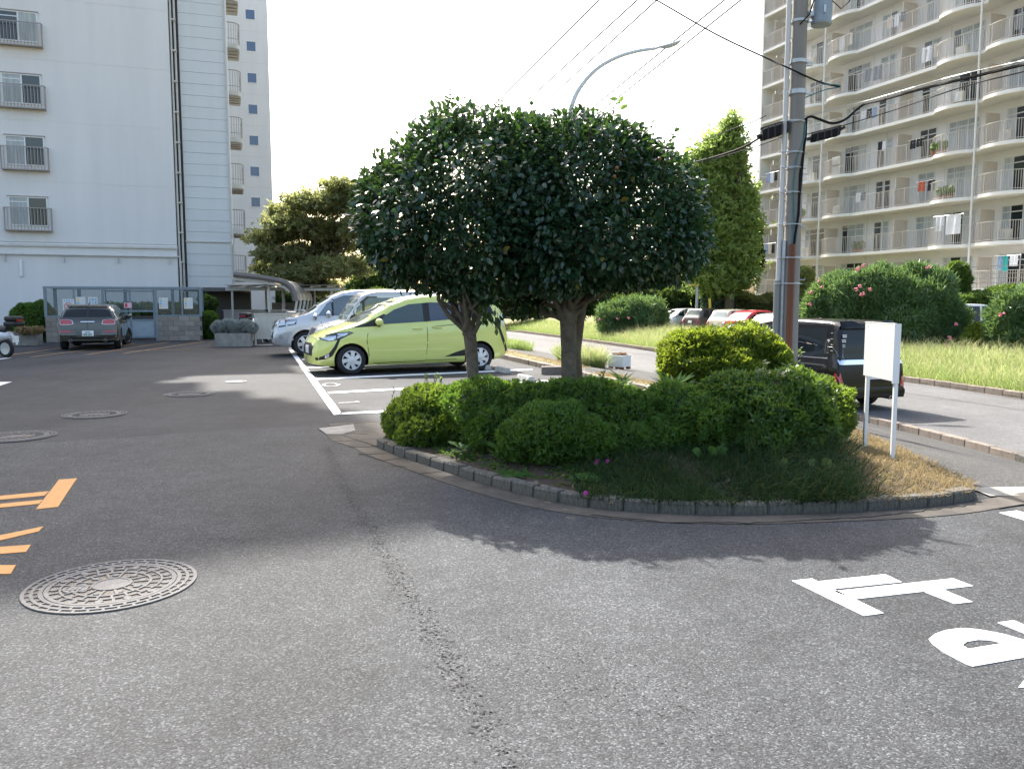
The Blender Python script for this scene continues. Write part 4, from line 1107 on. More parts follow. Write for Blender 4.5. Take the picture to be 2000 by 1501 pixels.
def sample_blobs(blobs, n, rng, depth=.3, bump=.1, flat_below=None, seed=1, cull=.72):
    """Points near the surface of a union of ellipsoids; returns points and outward directions."""
    B = np.array([b[:6] for b in blobs], dtype=float); ar = (B[:,3]*B[:,4])**.5*B[:,5]; ar = ar**.8
    P = []; O = []; got = 0
    while got < n:
        m = n*2; idx = rng.choice(len(B), m, p=ar/ar.sum()); d = unit(rng.normal(size=(m, 3)))
        r = (1 - depth*rng.random(m)**1.6) * (1 + bump*lump(d + B[idx, :3]*.7, seed))
        p = B[idx, :3] + d*B[idx, 3:6]*r[:, None]; ok = np.ones(m, bool)
        for j in range(len(B)):
            q = (p - B[j, :3])/B[j, 3:6]; ok &= ~((np.einsum('ij,ij->i', q, q) < cull**2) & (idx != j))
        if flat_below is not None: ok &= p[:, 2] > flat_below
        o = unit(d/B[idx, 3:6]); P.append(p[ok]); O.append(o[ok]); got += ok.sum()
    return np.concatenate(P)[:n], np.concatenate(O)[:n]
def orient(O, rng, a, up, rnd, nup=.8, nout=.5, nr=.5):
    n = len(O); D = unit(O*a + np.array([0, 0, up]) + rng.normal(size=(n, 3))*rnd)
    Nn = unit(O*nout + np.array([0, 0, nup]) + rng.normal(size=(n, 3))*nr)
    return D, Nn
def limb(m, a, b, r0, r1, wob=.05, k=5, rg=random):
    a, b = Vector(a), Vector(b); L = (b-a).length; pts = []; rs = []
    for i in range(k+1):
        t = i/k; w = wob*L*math.sin(math.pi*t)
        pts.append(a.lerp(b, t) + Vector((rg.uniform(-w, w), rg.uniform(-w, w), rg.uniform(-w, w)*.5))); rs.append(r0+(r1-r0)*t)
    m.tube(pts, rs, 7, True); return pts

L_cam = leafmat('camellia_leaf', (.010, .034, .020), (.042, .095, .048), (.14, .28, .03), .25, .2, .6, (.22, .18, .03), .997)
L_camy = leafmat('camellia_young', (.09, .2, .03), (.16, .3, .05), (.35, .55, .06), .35, .45)
L_az = leafmat('azalea_leaf', (.04, .095, .02), (.095, .19, .036), (.32, .52, .05), .5, .38, .35)
L_azs = leafmat('azalea_sunny', (.04, .09, .015), (.10, .18, .03), (.38, .52, .05), .5, .42, .4)
L_hedge = leafmat('hedge_leaf', (.05, .10, .012), (.13, .21, .025), (.45, .55, .05), .45, .42, .4)
L_loose = leafmat('loose_shrub_leaf', (.04, .09, .02), (.095, .18, .04), (.28, .42, .05), .42, .36, .45)
L_ole = leafmat('oleander_leaf', (.06, .13, .05), (.16, .26, .11), (.26, .40, .08), .38, .32, .55)
L_gin = leafmat('ginkgo_leaf', (.13, .21, .055), (.27, .36, .12), (.52, .68, .18), .55, .48, .3)
L_dk = leafmat('dark_tree_leaf', (.025, .055, .02), (.07, .12, .035), (.20, .30, .04), .5, .3, .35)
L_olive = leafmat('olive_tree_leaf', (.13, .145, .06), (.24, .255, .11), (.50, .54, .20), .55, .5, .35, (.26, .15, .06), .96)
L_silver = leafmat('silver_leaf', (.24, .27, .26), (.40, .44, .43), (.4, .45, .4), .8, .2, .2)
L_grass = leafmat('tall_grass', (.11, .19, .04), (.29, .36, .13), (.50, .62, .20), .6, .45, .25)
L_seed = leafmat('grass_seed_heads', (.30, .32, .15), (.48, .49, .28), (.65, .62, .3), .7, .45, .2)
L_dry = leafmat('dry_grass', (.27, .19, .09), (.42, .31, .17), (.5, .40, .2), .75, .3, .2, (.17, .2, .05), .8)
L_mondo = leafmat('mondo_grass', (.012, .034, .012), (.035, .07, .02), (.08, .15, .03), .6, .25, .15, (.16, .13, .03), .95)
L_weed = leafmat('weed_leaf', (.035, .09, .02), (.08, .155, .035), (.25, .42, .05), .7, .35, .15)
M_flower = pbr('oleander_flower', (.75, .22, .28), .7, var=.15, vscale=40)
M_flower2 = pbr('magenta_flower', (.62, .05, .40), .6)
M_core = pbr('dark_core', (.022, .026, .012), .95, var=.3, vscale=14)  # dark solid core added inside foliage to stop light leaking through

# --- the two clipped camellia trees
def camellia(label, base, fork_z, lean, blobs, n, seed, second=None, tr=.063):
    rg = random.Random(seed); rng = np.random.default_rng(seed)
    t = thing('camellia_tree', label, 'tree', base, 0, 'clipped camellia trees on the island')
    b = Vector(base); m = MB(); fk = Vector((lean, 0, fork_z))
    pts = [Vector((0, 0, -.1)), Vector((.01, 0, .12)), Vector((lean*.2, .01, fork_z*.35)), Vector((lean*.45, -.01, fork_z*.7)), fk]
    m.tube(pts, [tr*1.35, tr*1.08, tr*.98, tr*1.02, tr*1.1], 12)
    m.build('trunk', M_bark, t, smooth=True, sharp=80)
    if second:
        q = MB(); q.tube([Vector((second[0], second[1], -.1)), Vector((second[0]+.02, second[1], .4)), Vector((second[0]-.02, second[1], .8)), Vector((second[0]+.04, second[1], 1.3)), Vector((second[0]+.2, second[1]+.1, 1.9))], [.055, .045, .05, .045, .03], 9)
        q.build('trunk', M_bark, t, smooth=True, sharp=80)
    br = MB()
    for bl in blobs:
        c = Vector(bl[:3]) - b
        for k in range(2):
            e = c + Vector((rg.uniform(-.6, .6)*bl[3], rg.uniform(-.6, .6)*bl[4], rg.uniform(-.3, .5)*bl[5]))
            s = fk + Vector((rg.uniform(-.06, .06), rg.uniform(-.06, .06), rg.uniform(-.16, .08)))
            ps = limb(br, s, e, tr*.42, .011, .10, 6, rg)
            for j in range(3):
                a = ps[rg.randint(3, 5)]; limb(br, a, a + Vector((rg.uniform(-.45, .45), rg.uniform(-.45, .45), rg.uniform(-.05, .45))), .014, .005, .08, 3, rg)
    br.build('branch', M_bark, t, smooth=True, sharp=80)
    P, O = sample_blobs(blobs, n, rng, .42, .15, seed=seed)
    D, Nn = orient(O, rng, .75, -.10, .55, .75, .55, .42)
    P = P - np.array(base)
    scatter('crown', P, D, Nn, rng.uniform(.042, .092, n), T_leaf(.30, .22, .10), L_cam, t)
    # shoots above the clipped surface
    tw = MB(); SP = []; SD = []
    for i in range(95):
        j = None
        for _ in range(60):
            j = rng.integers(n)
            if O[j, 2] > (.45 if i < 55 else -.1): break
        a = Vector(P[j]); h = rg.uniform(.06, .22) * (1.7 if i % 8 == 0 else 1); e = a + Vector(O[j])*h*.55 + Vector((rg.uniform(-.05, .05), rg.uniform(-.05, .05), h*.75)); tw.tube([a, a.lerp(e, .5)+Vector((.008, 0, 0)), e], .0035, 4)
        for q in range(4 if h < .2 else 6):
            s = a.lerp(e, .35+.65*q/(3 if h < .2 else 5)); an = rg.uniform(0, 6.28); SP.append(s); SD.append((math.cos(an), math.sin(an), rg.uniform(.05, .7)))
    tw.build('twig', M_bark, t)['kind'] = 'stuff'
    SP = np.array([tuple(p) for p in SP]); SD = np.array(SD)
    scatter('shoot_leaves', SP, SD, np.tile([0, 0, 1.], (len(SP), 1)) + rng.normal(size=(len(SP), 3))*.3, rng.uniform(.055, .09, len(SP)), T_leaf(.30, .22, .12), L_cam, t)
    return t
ty = 8.5
tL, tR = ad(927, 740, ty), ad(1112, 740, ty)
bl_L = [(-.90, ty, 2.36, .66, .95, .66), (-.42, ty+.1, 2.64, .78, 1.05, .76), (-1.02, ty-.1, 2.10, .46, .75, .38), (-.35, ty-.30, 2.10, .66, .75, .44), (.02, ty, 2.55, .55, .95, .72), (-.32, ty-.2, 1.80, .46, .48, .26), (-.62, ty, 3.05, .36, .5, .26), (-1.2, ty+.1, 2.5, .36, .6, .34)]
bl_R = [(.66, ty, 2.64, .82, 1.05, .76), (1.26, ty+.05, 2.46, .62, 1.0, .66), (.35, ty-.1, 2.24, .6, .95, .64), (.96, ty-.35, 2.12, .78, .75, .46), (1.42, ty-.15, 2.12, .50, .75, .42), (.50, ty-.3, 1.90, .50, .60, .34), (1.05, ty-.1, 1.84, .55, .55, .20), (.12, ty+.5, 1.56, .28, .36, .20), (.95, ty+.1, 3.02, .5, .6, .30), (.2, ty+.2, 3.10, .36, .5, .30)]
camellia('clipped camellia tree with one bare trunk beside the lime minivan', (tL.x, ty, .2), 1.12, -.06, bl_L, 25000, 11, tr=.062)
camellia('clipped camellia tree with a thinner second stem behind its trunk', (tR.x, ty, .2), 1.22, -.02, bl_R, 33000, 23, second=(.105, .2), tr=.078)
# drooping spray under the fork of the first tree
tg = [o for o in COL.objects if o.name.startswith('camellia_tree')][0]
rng = np.random.default_rng(5); n = 48
P = np.stack([rng.uniform(.02, .26, n), rng.uniform(-.15, .1, n), rng.uniform(1.14, 1.32, n)], 1); P[:, 2] -= (P[:, 0] > .14)*rng.uniform(0, .12, n)
scatter('shoot_leaves', P, np.stack([rng.uniform(-.3, .6, n), rng.normal(size=n)*.3, -np.ones(n)], 1), rng.normal(size=(n, 3)) + [0, -.6, .3], rng.uniform(.06, .09, n), T_leaf(.3), L_cam, tg)
# a few bright young leaves on the tallest shoot, and small fruit among the leaves
tg2 = [o for o in COL.objects if o.name.startswith('camellia_tree')][1]
tip = ad(1208, 195, ty) - Vector((tR.x, ty, .2))
m = MB(); m.tube([tip + Vector((.06, 0, -.42)), tip + Vector((.03, 0, -.2)), tip], .005, 5); m.build('twig', M_bark, tg2)
scatter('young_leaf', np.array([tuple(tip + Vector(q)) for q in ((0,0,0), (.01,0,-.03), (.02,0,-.1), (.03, 0, -.16), (.04, 0, -.24))]), np.array([(-1,0,.15), (.4,-.2,.8), (.6,0,.5), (-.8, .2, .2), (.9, 0, .2)]), np.array([(0,-.8,.6)]*5, float), np.array([.10, .08, .10, .08, .09]), T_leaf(.32), L_camy, tg2)
M_fruit = pbr('camellia_fruit', (.16, .07, .025), .5)
for i, (px_, py_) in enumerate(((1205, 328), (1288, 310), (1200, 345), (905, 487), (1280, 494), (1118, 497))):
    m = MB(); p = ad(px_, py_, ty-.86 if py_ > 400 else ty-.95) - (Vector((tR.x, ty, .2)) if px_ > 1000 else Vector((tL.x, ty, .2))); m.blob(p, .017, .017, .017, 8, 6); m.build('fruit', M_fruit, tg2 if px_ > 1000 else tg, smooth=True)

# --- clipped bushes
def bush(name, label, blobs, n, size, tmpl, mat, seed, cat='shrub', group=None, base=None, depth=.25, bump=.10, core=.80, a=.8, up=.35, rnd=.5, jit=0.0, ground=True, extra=None, fb=None, foliage='foliage', stems=True):
    rng = np.random.default_rng(seed); rg = random.Random(seed)
    if ground:
        blobs = list(blobs)
        for b in list(blobs):
            gz_ = land_z(b[0], b[1]); lo = b[2] - b[5]
            if not (b[0] < 4 and 5.5 < b[1] < 11.2) and lo - gz_ > .08: blobs.append((b[0], b[1], (b[2]+gz_)/2, b[3]*.86, b[4]*.86, (b[2]-gz_)/2 + .05))
    bx = base or (sum(b[0] for b in blobs)/len(blobs), sum(b[1] for b in blobs)/len(blobs), min(b[2]-b[5] for b in blobs)); B = np.array(bx)
    t = thing(name, label, cat, bx, 0, group)
    P, O = sample_blobs(blobs, n, rng, depth, bump, fb, seed)
    if jit: P = P + rng.normal(size=P.shape)*jit
    D, Nn = orient(O, rng, a, up, rnd, .6, .6, .5)
    scatter(foliage, P - B, D, Nn, rng.uniform(size*.7, size*1.25, n), tmpl, mat, t)
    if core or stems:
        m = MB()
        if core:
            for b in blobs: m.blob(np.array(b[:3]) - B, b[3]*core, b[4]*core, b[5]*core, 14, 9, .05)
        if stems:
            for b in blobs:
                for k in range(3):
                    m.tube([(b[0]-B[0]+rg.uniform(-.3, .3)*b[3], b[1]-B[1]+rg.uniform(-.3, .3)*b[4], bx[2]-B[2]-.05), (b[0]-B[0]+rg.uniform(-.4, .4)*b[3], b[1]-B[1]+rg.uniform(-.4, .4)*b[4], b[2]-B[2])], [.02, .012], 5)
        m.build('twigs', M_core, t, smooth=True)  # stems, plus the added dark core that blocks light between leaves
    return t
CL = T_clump(4, .48, 3); CL5 = T_clump(5, .42, 8)
AZ = 'clipped azaleas along the island'
iz = .22
def bb(px, py, Y, rx, ry, rz): p = ad(px, py, Y); return (p.x, p.y, p.z, rx, ry, rz)
bush('azalea', 'azalea at the tip of the island with sunlit yellow-green top', [bb(850, 795, 8.75, .44, .46, .27), bb(795, 818, 8.9, .26, .32, .24), bb(905, 832, 8.35, .34, .34, .24), bb(840, 840, 8.4, .34, .34, .20)], 9000, .034, CL, L_azs, 31, group=AZ, bump=.16)
bush('azalea', 'dark azalea below the trunk of the single stemmed camellia', [bb(950, 795, 8.3, .46, .55, .28), bb(1025, 800, 8.2, .42, .5, .27), bb(970, 838, 7.85, .36, .36, .24), bb(900, 800, 8.5, .3, .4, .26)], 10500, .034, CL, L_az, 32, group=AZ, bump=.16)
bush('azalea', 'low round azalea bulging towards the kerb in the middle', [bb(1080, 848, 7.25, .42, .40, .27), bb(1015, 862, 7.3, .22, .26, .20), bb(1145, 862, 7.15, .28, .28, .20)], 9500, .033, CL, L_az, 33, group=AZ, bump=.17)
bush('azalea', 'wide azalea mound below the forked camellia trunk', [bb(1170, 795, 8.0, .46, .55, .29), bb(1235, 818, 7.65, .36, .45, .29), bb(1105, 792, 8.1, .34, .45, .26), bb(1240, 862, 7.25, .22, .26, .17)], 11000, .034, CL, L_az, 34, group=AZ, bump=.16)
bush('azalea', 'azalea between the wide mound and the loose tall shrub', [bb(1330, 815, 7.65, .42, .5, .30), bb(1385, 832, 7.4, .34, .42, .30), bb(1310, 856, 7.3, .24, .28, .20)], 10000, .034, CL, L_az, 35, group=AZ, bump=.16)
bush('loose_shrub', 'tall loose mid green shrub in front of the black van', [bb(1500, 800, 7.5, .50, .54, .36), bb(1445, 795, 7.65, .36, .45, .31), bb(1550, 832, 7.25, .30, .34, .30), bb(1510, 862, 7.1, .36, .3, .22)], 7000, .062, T_clump(5, .36, 5), L_loose, 36, bump=.2, rnd=.7)
bush('azalea', 'sunlit yellow-green azalea at the end by the notice board', [bb(1600, 792, 8.2, .29, .42, .27), bb(1615, 818, 8.0, .23, .34, .23), bb(1560, 775, 8.5, .28, .38, .25)], 7500, .034, CL, L_azs, 37, group=AZ, bump=.16)
bush('clipped_hedge', 'bright clipped hedge block in front of the utility pole', [bb(1370, 694, 10.2, .50, .45, .34), bb(1450, 690, 10.3, .52, .45, .35), bb(1330, 714, 10.1, .28, .35, .28), bb(1508, 710, 10.1, .24, .35, .27), bb(1400, 722, 9.95, .58, .38, .27)], 10500, .052, T_clump(5, .42, 6), L_hedge, 38, bump=.15, depth=.32)
# stray shoots standing out of the clipped surfaces
def shoots(owner, spots, mat, leaf, size=.05):
    t = [o for o in COL.objects if o.get('label') == owner][0]; o0 = t.location; rg = random.Random(len(owner)); P = []; D = []; m = MB()
    for (px, py, Y, n) in spots:
        for _ in range(n):
            a = ad(px + rg.uniform(-40, 40), py + rg.uniform(0, 12), Y + rg.uniform(-.2, .2)) - o0; e = a + Vector((rg.uniform(-.06, .06), rg.uniform(-.06, .06), rg.uniform(.06, .15))); m.tube([a, e], .003, 4)
            for k in range(7):
                an = rg.uniform(0, 6.28); P.append(tuple(a.lerp(e, .2+.8*k/6))); D.append((math.cos(an), math.sin(an), rg.uniform(.3, 1)))
    m.build('twig', M_bark, t)['kind'] = 'stuff'
    n = len(P); scatter('shoot_leaves', np.array(P), np.array(D), np.tile([0, -.3, 1.], (n, 1)), np.random.default_rng(3).uniform(size*.7, size*1.2, n), leaf, mat, t)
shoots('bright clipped hedge block in front of the utility pole', [(1330, 668, 10.1, 5), (1400, 652, 10.2, 8), (1480, 655, 10.3, 8), (1530, 690, 10.1, 4)], L_hedge, T_leaf(.32), .055)
shoots('tall loose mid green shrub in front of the black van', [(1450, 745, 7.6, 7), (1520, 735, 7.5, 9), (1580, 765, 7.4, 4)], L_loose, T_leaf(.28), .065)
shoots('sunlit yellow-green azalea at the end by the notice board', [(1610, 755, 8.2, 6), (1640, 790, 8.1, 4)], L_azs, T_small(), .035)
shoots('azalea at the tip of the island with sunlit yellow-green top', [(860, 745, 8.7, 8), (800, 770, 8.8, 5)], L_azs, T_small(), .035)
shoots('wide azalea mound below the forked camellia trunk', [(1150, 745, 8.0, 6), (1230, 765, 7.8, 6)], L_loose, T_leaf(.3), .05)
def plant(name, label, base, leaves, tmpl, mat, cat='plant', group=None, stem=None):
    t = thing(name, label, cat, base, 0, group)
    P = np.array([l[0] for l in leaves], float); D = np.array([l[1] for l in leaves], float); S = np.array([l[2] for l in leaves], float)
    Nn = np.array([l[3] if len(l) > 3 else (0, -.4, 1) for l in leaves], float)
    scatter('leaves', P, D, Nn, S, tmpl, mat, t)
    if stem:
        m = MB()
        for s in stem: m.tube(s, .006, 5)
        m.build('stem', L_weed, t)
    return t
def rosette(n, L, up, rg, h=0.0, hs=0.0):
    out = []
    for i in range(n):
        a = 2*math.pi*i/n*1.618*1.0 + rg.uniform(-.3, .3); e = rg.uniform(up*.5, up)
        out.append(((0, 0, h + hs*i/n), (math.cos(a), math.sin(a), e), L*rg.uniform(.7, 1.15)))
    return out
rg = random.Random(4)
def onmound(px, py):
    z = .2
    for _ in range(6):
        p = at(px, py, z); z = isle_z(p.x, p.y) if inside(ISLE, p.x, p.y) else 0.0
    return Vector((p.x, p.y, z))
plant('weed', 'upright leafy weed by the kerb under the dark azalea', onmound(977, 905), rosette(14, .16, 1.2, rg, .0, .12), T_leaf(.16, .2, .3), L_weed, group='weeds at the kerb of the island')
plant('weed', 'flat rosette weed hanging over the kerb', onmound(1008, 930), rosette(12, .17, .45, rg), T_leaf(.2, .15, .25), L_weed, group='weeds at the kerb of the island')
plant('weed', 'broad leaved weed below the pink flowers', onmound(1150, 940), rosette(7, .13, .7, rg), T_leaf(.45, .1, .2), L_weed, group='weeds at the kerb of the island')
plant('weed', 'pale leafy weed left of the upright weed', onmound(900, 893), rosette(18, .12, .9, rg, 0, .1), T_leaf(.2, .2, .3), L_weed, group='weeds at the kerb of the island')
plant('weed', 'tuft of weeds at the island tip in sunlight', onmound(785, 850), rosette(40, .22, 1.6, rg, 0, .1), T_long(.1, .3), L_hedge, group='weeds at the kerb of the island')
plant('weed', 'small weed growing from a joint of the front kerb', Vector((at(1545, 996).x, at(1545, 996).y-.02, .02)), rosette(12, .06, 1.0, rg), T_leaf(.25), L_weed, group='weeds at the kerb of the island')
L_spot = leafmat('spotted_leaf', (.05, .11, .04), (.16, .22, .08), (.25, .35, .1), .35, .25, .5)
plant('spotted_leaf_plant', 'leopard plant with yellow spotted round leaves by the grass', onmound(1605, 935), [((0, 0, .08), (.3, -.5, .5), .11, (0, -.9, .5)), ((.02, .02, .07), (.8, -.3, .2), .10, (.2, -.9, .4)), ((-.05, 0, .09), (-.6, -.2, .4), .09, (0, -.9, .3)), ((-.03, -.02, .03), (-.2, -.4, -.1), .08, (0, -.9, .4)), ((-.3, .0, .07), (-.2, -.3, .8), .10, (.2, -.9, .3)), ((-.28, 0, .03), (.2, -.2, -.3), .09, (0, -.9, .4))], T_leaf(.48, .08, .05), L_spot)
plant('broad_leaf_plant', 'low plant with two round leaves in the gap below the shrubs', onmound(1385, 890), [((0, 0, .03), (.2, -.5, .4), .12, (0, -.9, .5)), ((.05, 0, .05), (.8, -.2, .3), .11, (.1, -.8, .6)), ((-.06, 0, .04), (-.8, -.3, .3), .10, (-.1, -.8, .6))], T_leaf(.5, .05, .05), L_weed)
plant('lily_clump', 'spiky lily clump in front of the bright hedge block', (ad(1315, 735, 9.3).x, 9.3, .45), rosette(60, .30, 1.3, rg, 0, .12), T_long(.15, .2), leafmat('lily_leaf', (.02, .06, .015), (.05, .12, .025), (.2, .35, .04), .8, .3, .1))
plant('red_leaved_plant', 'plant with a reddish brown leaf left of the lily clump', (ad(1245, 745, 9.1).x, 9.1, .5), rosette(10, .15, 1.6, rg), T_long(.2, .25), leafmat('red_leaf', (.12, .03, .015), (.2, .05, .02), (.3, .08, .03), .5, .3), 'plant')
plant('leafy_weeds', 'loose leafy weeds between the red leaved plant and the trunk', (ad(1215, 750, 8.9).x, 8.9, .55), rosette(34, .2, 1.5, rg, 0, .12), T_long(.16, .25), L_weed)
# pink flowers
for i, (lab, q) in enumerate((('magenta flower topmost of the three beside the weeds', (1167, 908)), ('magenta flower lower left of the three beside the weeds', (1164, 914)), ('magenta flower on its own to the right of the pair', (1186, 911)), ('magenta flower hanging in front of the kerb', (1143, 969)))):
    p = onmound(*q) if i < 3 else ad(1143, 969, at(1143, 990).y - .02)
    t = thing('pink_flower', lab, 'flower', p, 0, 'magenta flowers at the kerb')
    m = MB()
    for k in range(5):
        a = 2*math.pi*k/5 + i; x, z = .011*math.cos(a), .011*math.sin(a)+.03
        m.blob((x, -.02, z), .008, .003, .008, 7, 5)
    m.build('petals', M_flower2, t, smooth=True); m = MB(); m.tube([(0, 0, -.03), (0, -.005, .0), (0, -.018, .03)], .002, 4); m.build('stem', L_weed, t)

# --- grasses
def grass(name, pts_z, n, h, mat, seed, w=.02, bend=.5, hvar=.4, lean=.35, kind='stuff', tm=None, bias=None):
    rng = np.random.default_rng(seed); P = np.array(pts_z(n, rng)); n = len(P)
    a = rng.uniform(0, 2*math.pi, n); e = rng.normal(size=(n, 2))*lean
    up = unit(np.stack([e[:, 0] + (bias[0] if bias else 0), e[:, 1] + (bias[1] if bias else 0), np.ones(n)], 1)); side = np.stack([np.cos(a), np.sin(a), np.zeros(n)], 1)
    V0, f0 = tm or T_blade(w, bend); S = h*rng.uniform(1-hvar, 1+hvar, n)
    X = unit(np.cross(side, up)); Yv = np.cross(up, X); k = len(V0); S = S[:, None, None]
    Wd = np.ones_like(S) * h
    V = P[:, None, :] + Wd*V0[None, :, 0:1]*X[:, None, :] + S*(V0[None, :, 1:2]*Yv[:, None, :] + V0[None, :, 2:3]*up[:, None, :])
    fl = np.concatenate([np.array(f) for f in f0]); sz = np.array([len(f) for f in f0])
    o = link(name, np_mesh(name, V.reshape(-1, 3), (fl[None, :] + (np.arange(n)*k)[:, None]).ravel(), np.tile(sz, n), [mat], smooth=True))
    return tag(o, kind=kind)
def verge_pts(y0, y1, d0, d1, pw=1.0):
    def f(n, rng):
        out = []
        for _ in range(n):
            Y = y0 + (y1-y0)*rng.random()**pw; d = d0 + (d1-d0)*rng.random()
            X = L3(Y) + d; out.append((X, Y, verge_z(X, Y)))
        return out
    return f
grass('tall_grass', verge_pts(14, 70, .12, 3.6, 1.35), 52000, .38, L_grass, 50, w=.030, bend=.45)
grass('tall_grass', verge_pts(14, 62, .5, 4.6, 1.35), 22000, .54, L_seed, 51, w=.016, bend=.7, lean=.45)
grass('verge_grass', verge_pts(14, 60, 3.0, 9, 1.4), 9000, .4, L_grass, 54, w=.04, bend=.45)
def tuft_pts(x0, x1, y0, y1, off):
    def f(n, rng):
        out = []
        for _ in range(n):
            Y = rng.uniform(y0, y1); X = L2(Y) + off - x0 - (x1-x0)*(.5+(rng.random()-.5)*math.sin(math.pi*(Y-y0)/(y1-y0))**.5); out.append((X, Y, path_z(X, Y)))
        return out
    return f
grass('grass_tuft', tuft_pts(1.75, 2.75, 24.8, 28.2, 0), 5500, .46, L_grass, 52, w=.022)
grass('grass_tuft', tuft_pts(1.75, 2.75, 24.8, 28.2, 0), 2200, .62, L_seed, 56, w=.014)
grass('grass_tuft', tuft_pts(0, 2.6, 36, 43, -.1), 6000, .42, L_grass, 53, w=.025)
def strip_pts(y0, y1, a, b):
    def f(n, rng):
        return [(L1(Y)+a+(b-a)*rng.random(), Y, max(path_z(L1(Y)+.4, Y), -.04)+.07) for Y in rng.uniform(y0, y1, n)]
    return f
grass('kerb_grass', strip_pts(18.7, 26, .08, .9), 5200, .07, L_dry, 55, w=.12, bend=.5)
grass('kerb_grass', strip_pts(12.9, 17.2, .08, .7), 3800, .07, L_dry, 57, w=.12, bend=.5)
# island ground cover: dry turf by the notice, dark mondo grass, low weeds
def isle_pts(cond):
    def f(n, rng):
        out = []
        while len(out) < n:
            X, Y = rng.uniform(-1.5, 4.0), rng.uniform(5.75, 11)
            if inside(ISLE, X, Y) and cond(X, Y, rng): out.append((X, Y, isle_z(X, Y) - .005))
        return out
    return f
edge_r = lambda X, Y: X - (2.35 + .12*(Y-6.2))
grass('dry_turf', isle_pts(lambda X, Y, r: edge_r(X, Y) > -.15 + r.normal()*.12 and Y < 10), 17000, .055, L_dry, 60, w=.09, bend=.6, lean=.7)
tf = MB(); 
grass('mondo_grass', isle_pts(lambda X, Y, r: 1.85 + .1*(Y-6) < X + r.normal()*.1 < 2.62 + .22*(Y-6.2) and Y < 9.3 and (Y > 6.0 or X > 2)), 7500, .21, L_mondo, 61, w=.026, bend=.8, lean=.4, bias=(.45, -.35))
grass('mondo_grass', isle_pts(lambda X, Y, r: 0.5 < X < 2.6 and Y < 7.4 and math.sin(X*7+Y*3) + r.normal()*.5 > -.8), 15000, .095, L_mondo, 62, w=.05, bend=.7, lean=.6)
grass('low_weeds', isle_pts(lambda X, Y, r: X < 1.0 and Y < 9.2 and isle_z(X, Y) > .084 and math.sin(X*9+Y*5) + r.normal()*.6 > -.5), 5200, .05, L_weed, 63, tm=T_leaf(.35, .2, .3), lean=.8)
rng = np.random.default_rng(9)
# dark groundcover patch near the kerb, fallen leaf litter
grass('dark_groundcover', isle_pts(lambda X, Y, r: 1.55 < X < 2.1 and 5.9 < Y < 6.5), 1500, .05, leafmat('purple_groundcover', (.03, .025, .02), (.07, .055, .045), (.1, .08, .06), .6, .2), 64, tm=T_leaf(.4), lean=.9)
grass('leaf_litter', isle_pts(lambda X, Y, r: X < 1.6 and Y < 8.6), 900, .035, leafmat('litter', (.08, .045, .02), (.2, .12, .06), (.2, .12, .05), .8, .2), 65, tm=T_leaf(.4), lean=2.5)

# --- oleanders beyond the road
OL = 'oleander bushes behind the verge'
def oleander(label, blobs, n, seed, flowers, size=.25, mat=None):
    t = bush('oleander', label, blobs, n, size, T_clump(6, .17, seed), mat or L_ole, seed, 'shrub', OL, depth=.42, bump=.34, core=.6, a=.7, up=.9, rnd=.45, jit=.05)
    o = t.location
    for px_, py_, Y in flowers:
        m = MB(); p = ad(px_, py_, Y) - o
        for k in range(6): m.blob(p + Vector((random.uniform(-.06, .06), random.uniform(-.04, .04), random.uniform(-.05, .05))), .034, .03, .03, 7, 5, .15)
        m.build('flower', M_flower, t, smooth=True)
    return t
def ob(px, py, Y, w, h, d=None):
    p = ad(px, py, Y); k = Y/F; return (p.x, p.y, p.z, w*k, d or w*k*.9, h*k)
oleander('largest oleander with scattered pink flowers in front of the balconies', [ob(1745, 575, 30, 70, 54), ob(1690, 592, 30, 56, 54), ob(1800, 592, 30, 60, 58), ob(1740, 632, 30, 90, 46), ob(1838, 632, 30.2, 46, 40), ob(1680, 626, 30, 52, 46), ob(1790, 545, 30.3, 30, 26)], 20000, 71, [(1672, 566, 28.2), (1680, 559, 28.2), (1698, 566, 28.1), (1684, 574, 28.1), (1675, 525, 28.6), (1688, 519, 28.7), (1813, 522, 28.9), (1848, 674, 28.0), (1855, 660, 28.0), (1866, 632, 28.6)])
oleander('smaller oleander left of the largest, behind the black van', [ob(1612, 592, 31, 34, 44), ob(1595, 618, 31, 30, 38), ob(1640, 565, 31.3, 30, 26), ob(1620, 632, 31, 40, 32)], 9500, 72, [(1600, 548, 30.0), (1605, 560, 29.9), (1584, 570, 30.1), (1583, 594, 29.9), (1603, 624, 29.8)])
oleander('small dark oleander beside the pale parked hatchback', [ob(1240, 612, 48, 48, 27), ob(1200, 618, 48, 36, 22), ob(1275, 618, 48, 28, 22)], 7000, 73, [(1205, 622, 46.5), (1228, 621, 46.3), (1170, 623, 46.8)], size=.3)
oleander('oleander cut off by the picture edge on the right', [ob(1990, 622, 27.4, 46, 48), ob(1962, 650, 27.4, 28, 32), ob(2040, 605, 27.8, 50, 56), ob(1990, 660, 27.2, 42, 28)], 10000, 74, [(1957, 614, 25.9)], mat=L_ole)
bush('mixed_shrub', 'yellow-green shrub between the white van and the right oleander', [ob(1925, 650, 28.5, 36, 20), ob(1960, 615, 29, 32, 26), ob(1905, 665, 28.2, 26, 16)], 5000, .12, CL5, L_hedge, 75)
bush('terrace_shrub', 'green shrub in front of the ground floor terrace railing', [ob(1920, 585, 40, 45, 16), ob(1880, 590, 40, 30, 14), ob(1960, 580, 40, 40, 22)], 4200, .16, CL5, L_loose, 76)
bush('terrace_tree', 'small tree standing beside the lower end of the drain pipe', [ob(1870, 530, 41, 22, 18), ob(1882, 545, 41, 16, 14)], 1800, .16, CL5, L_loose, 77)

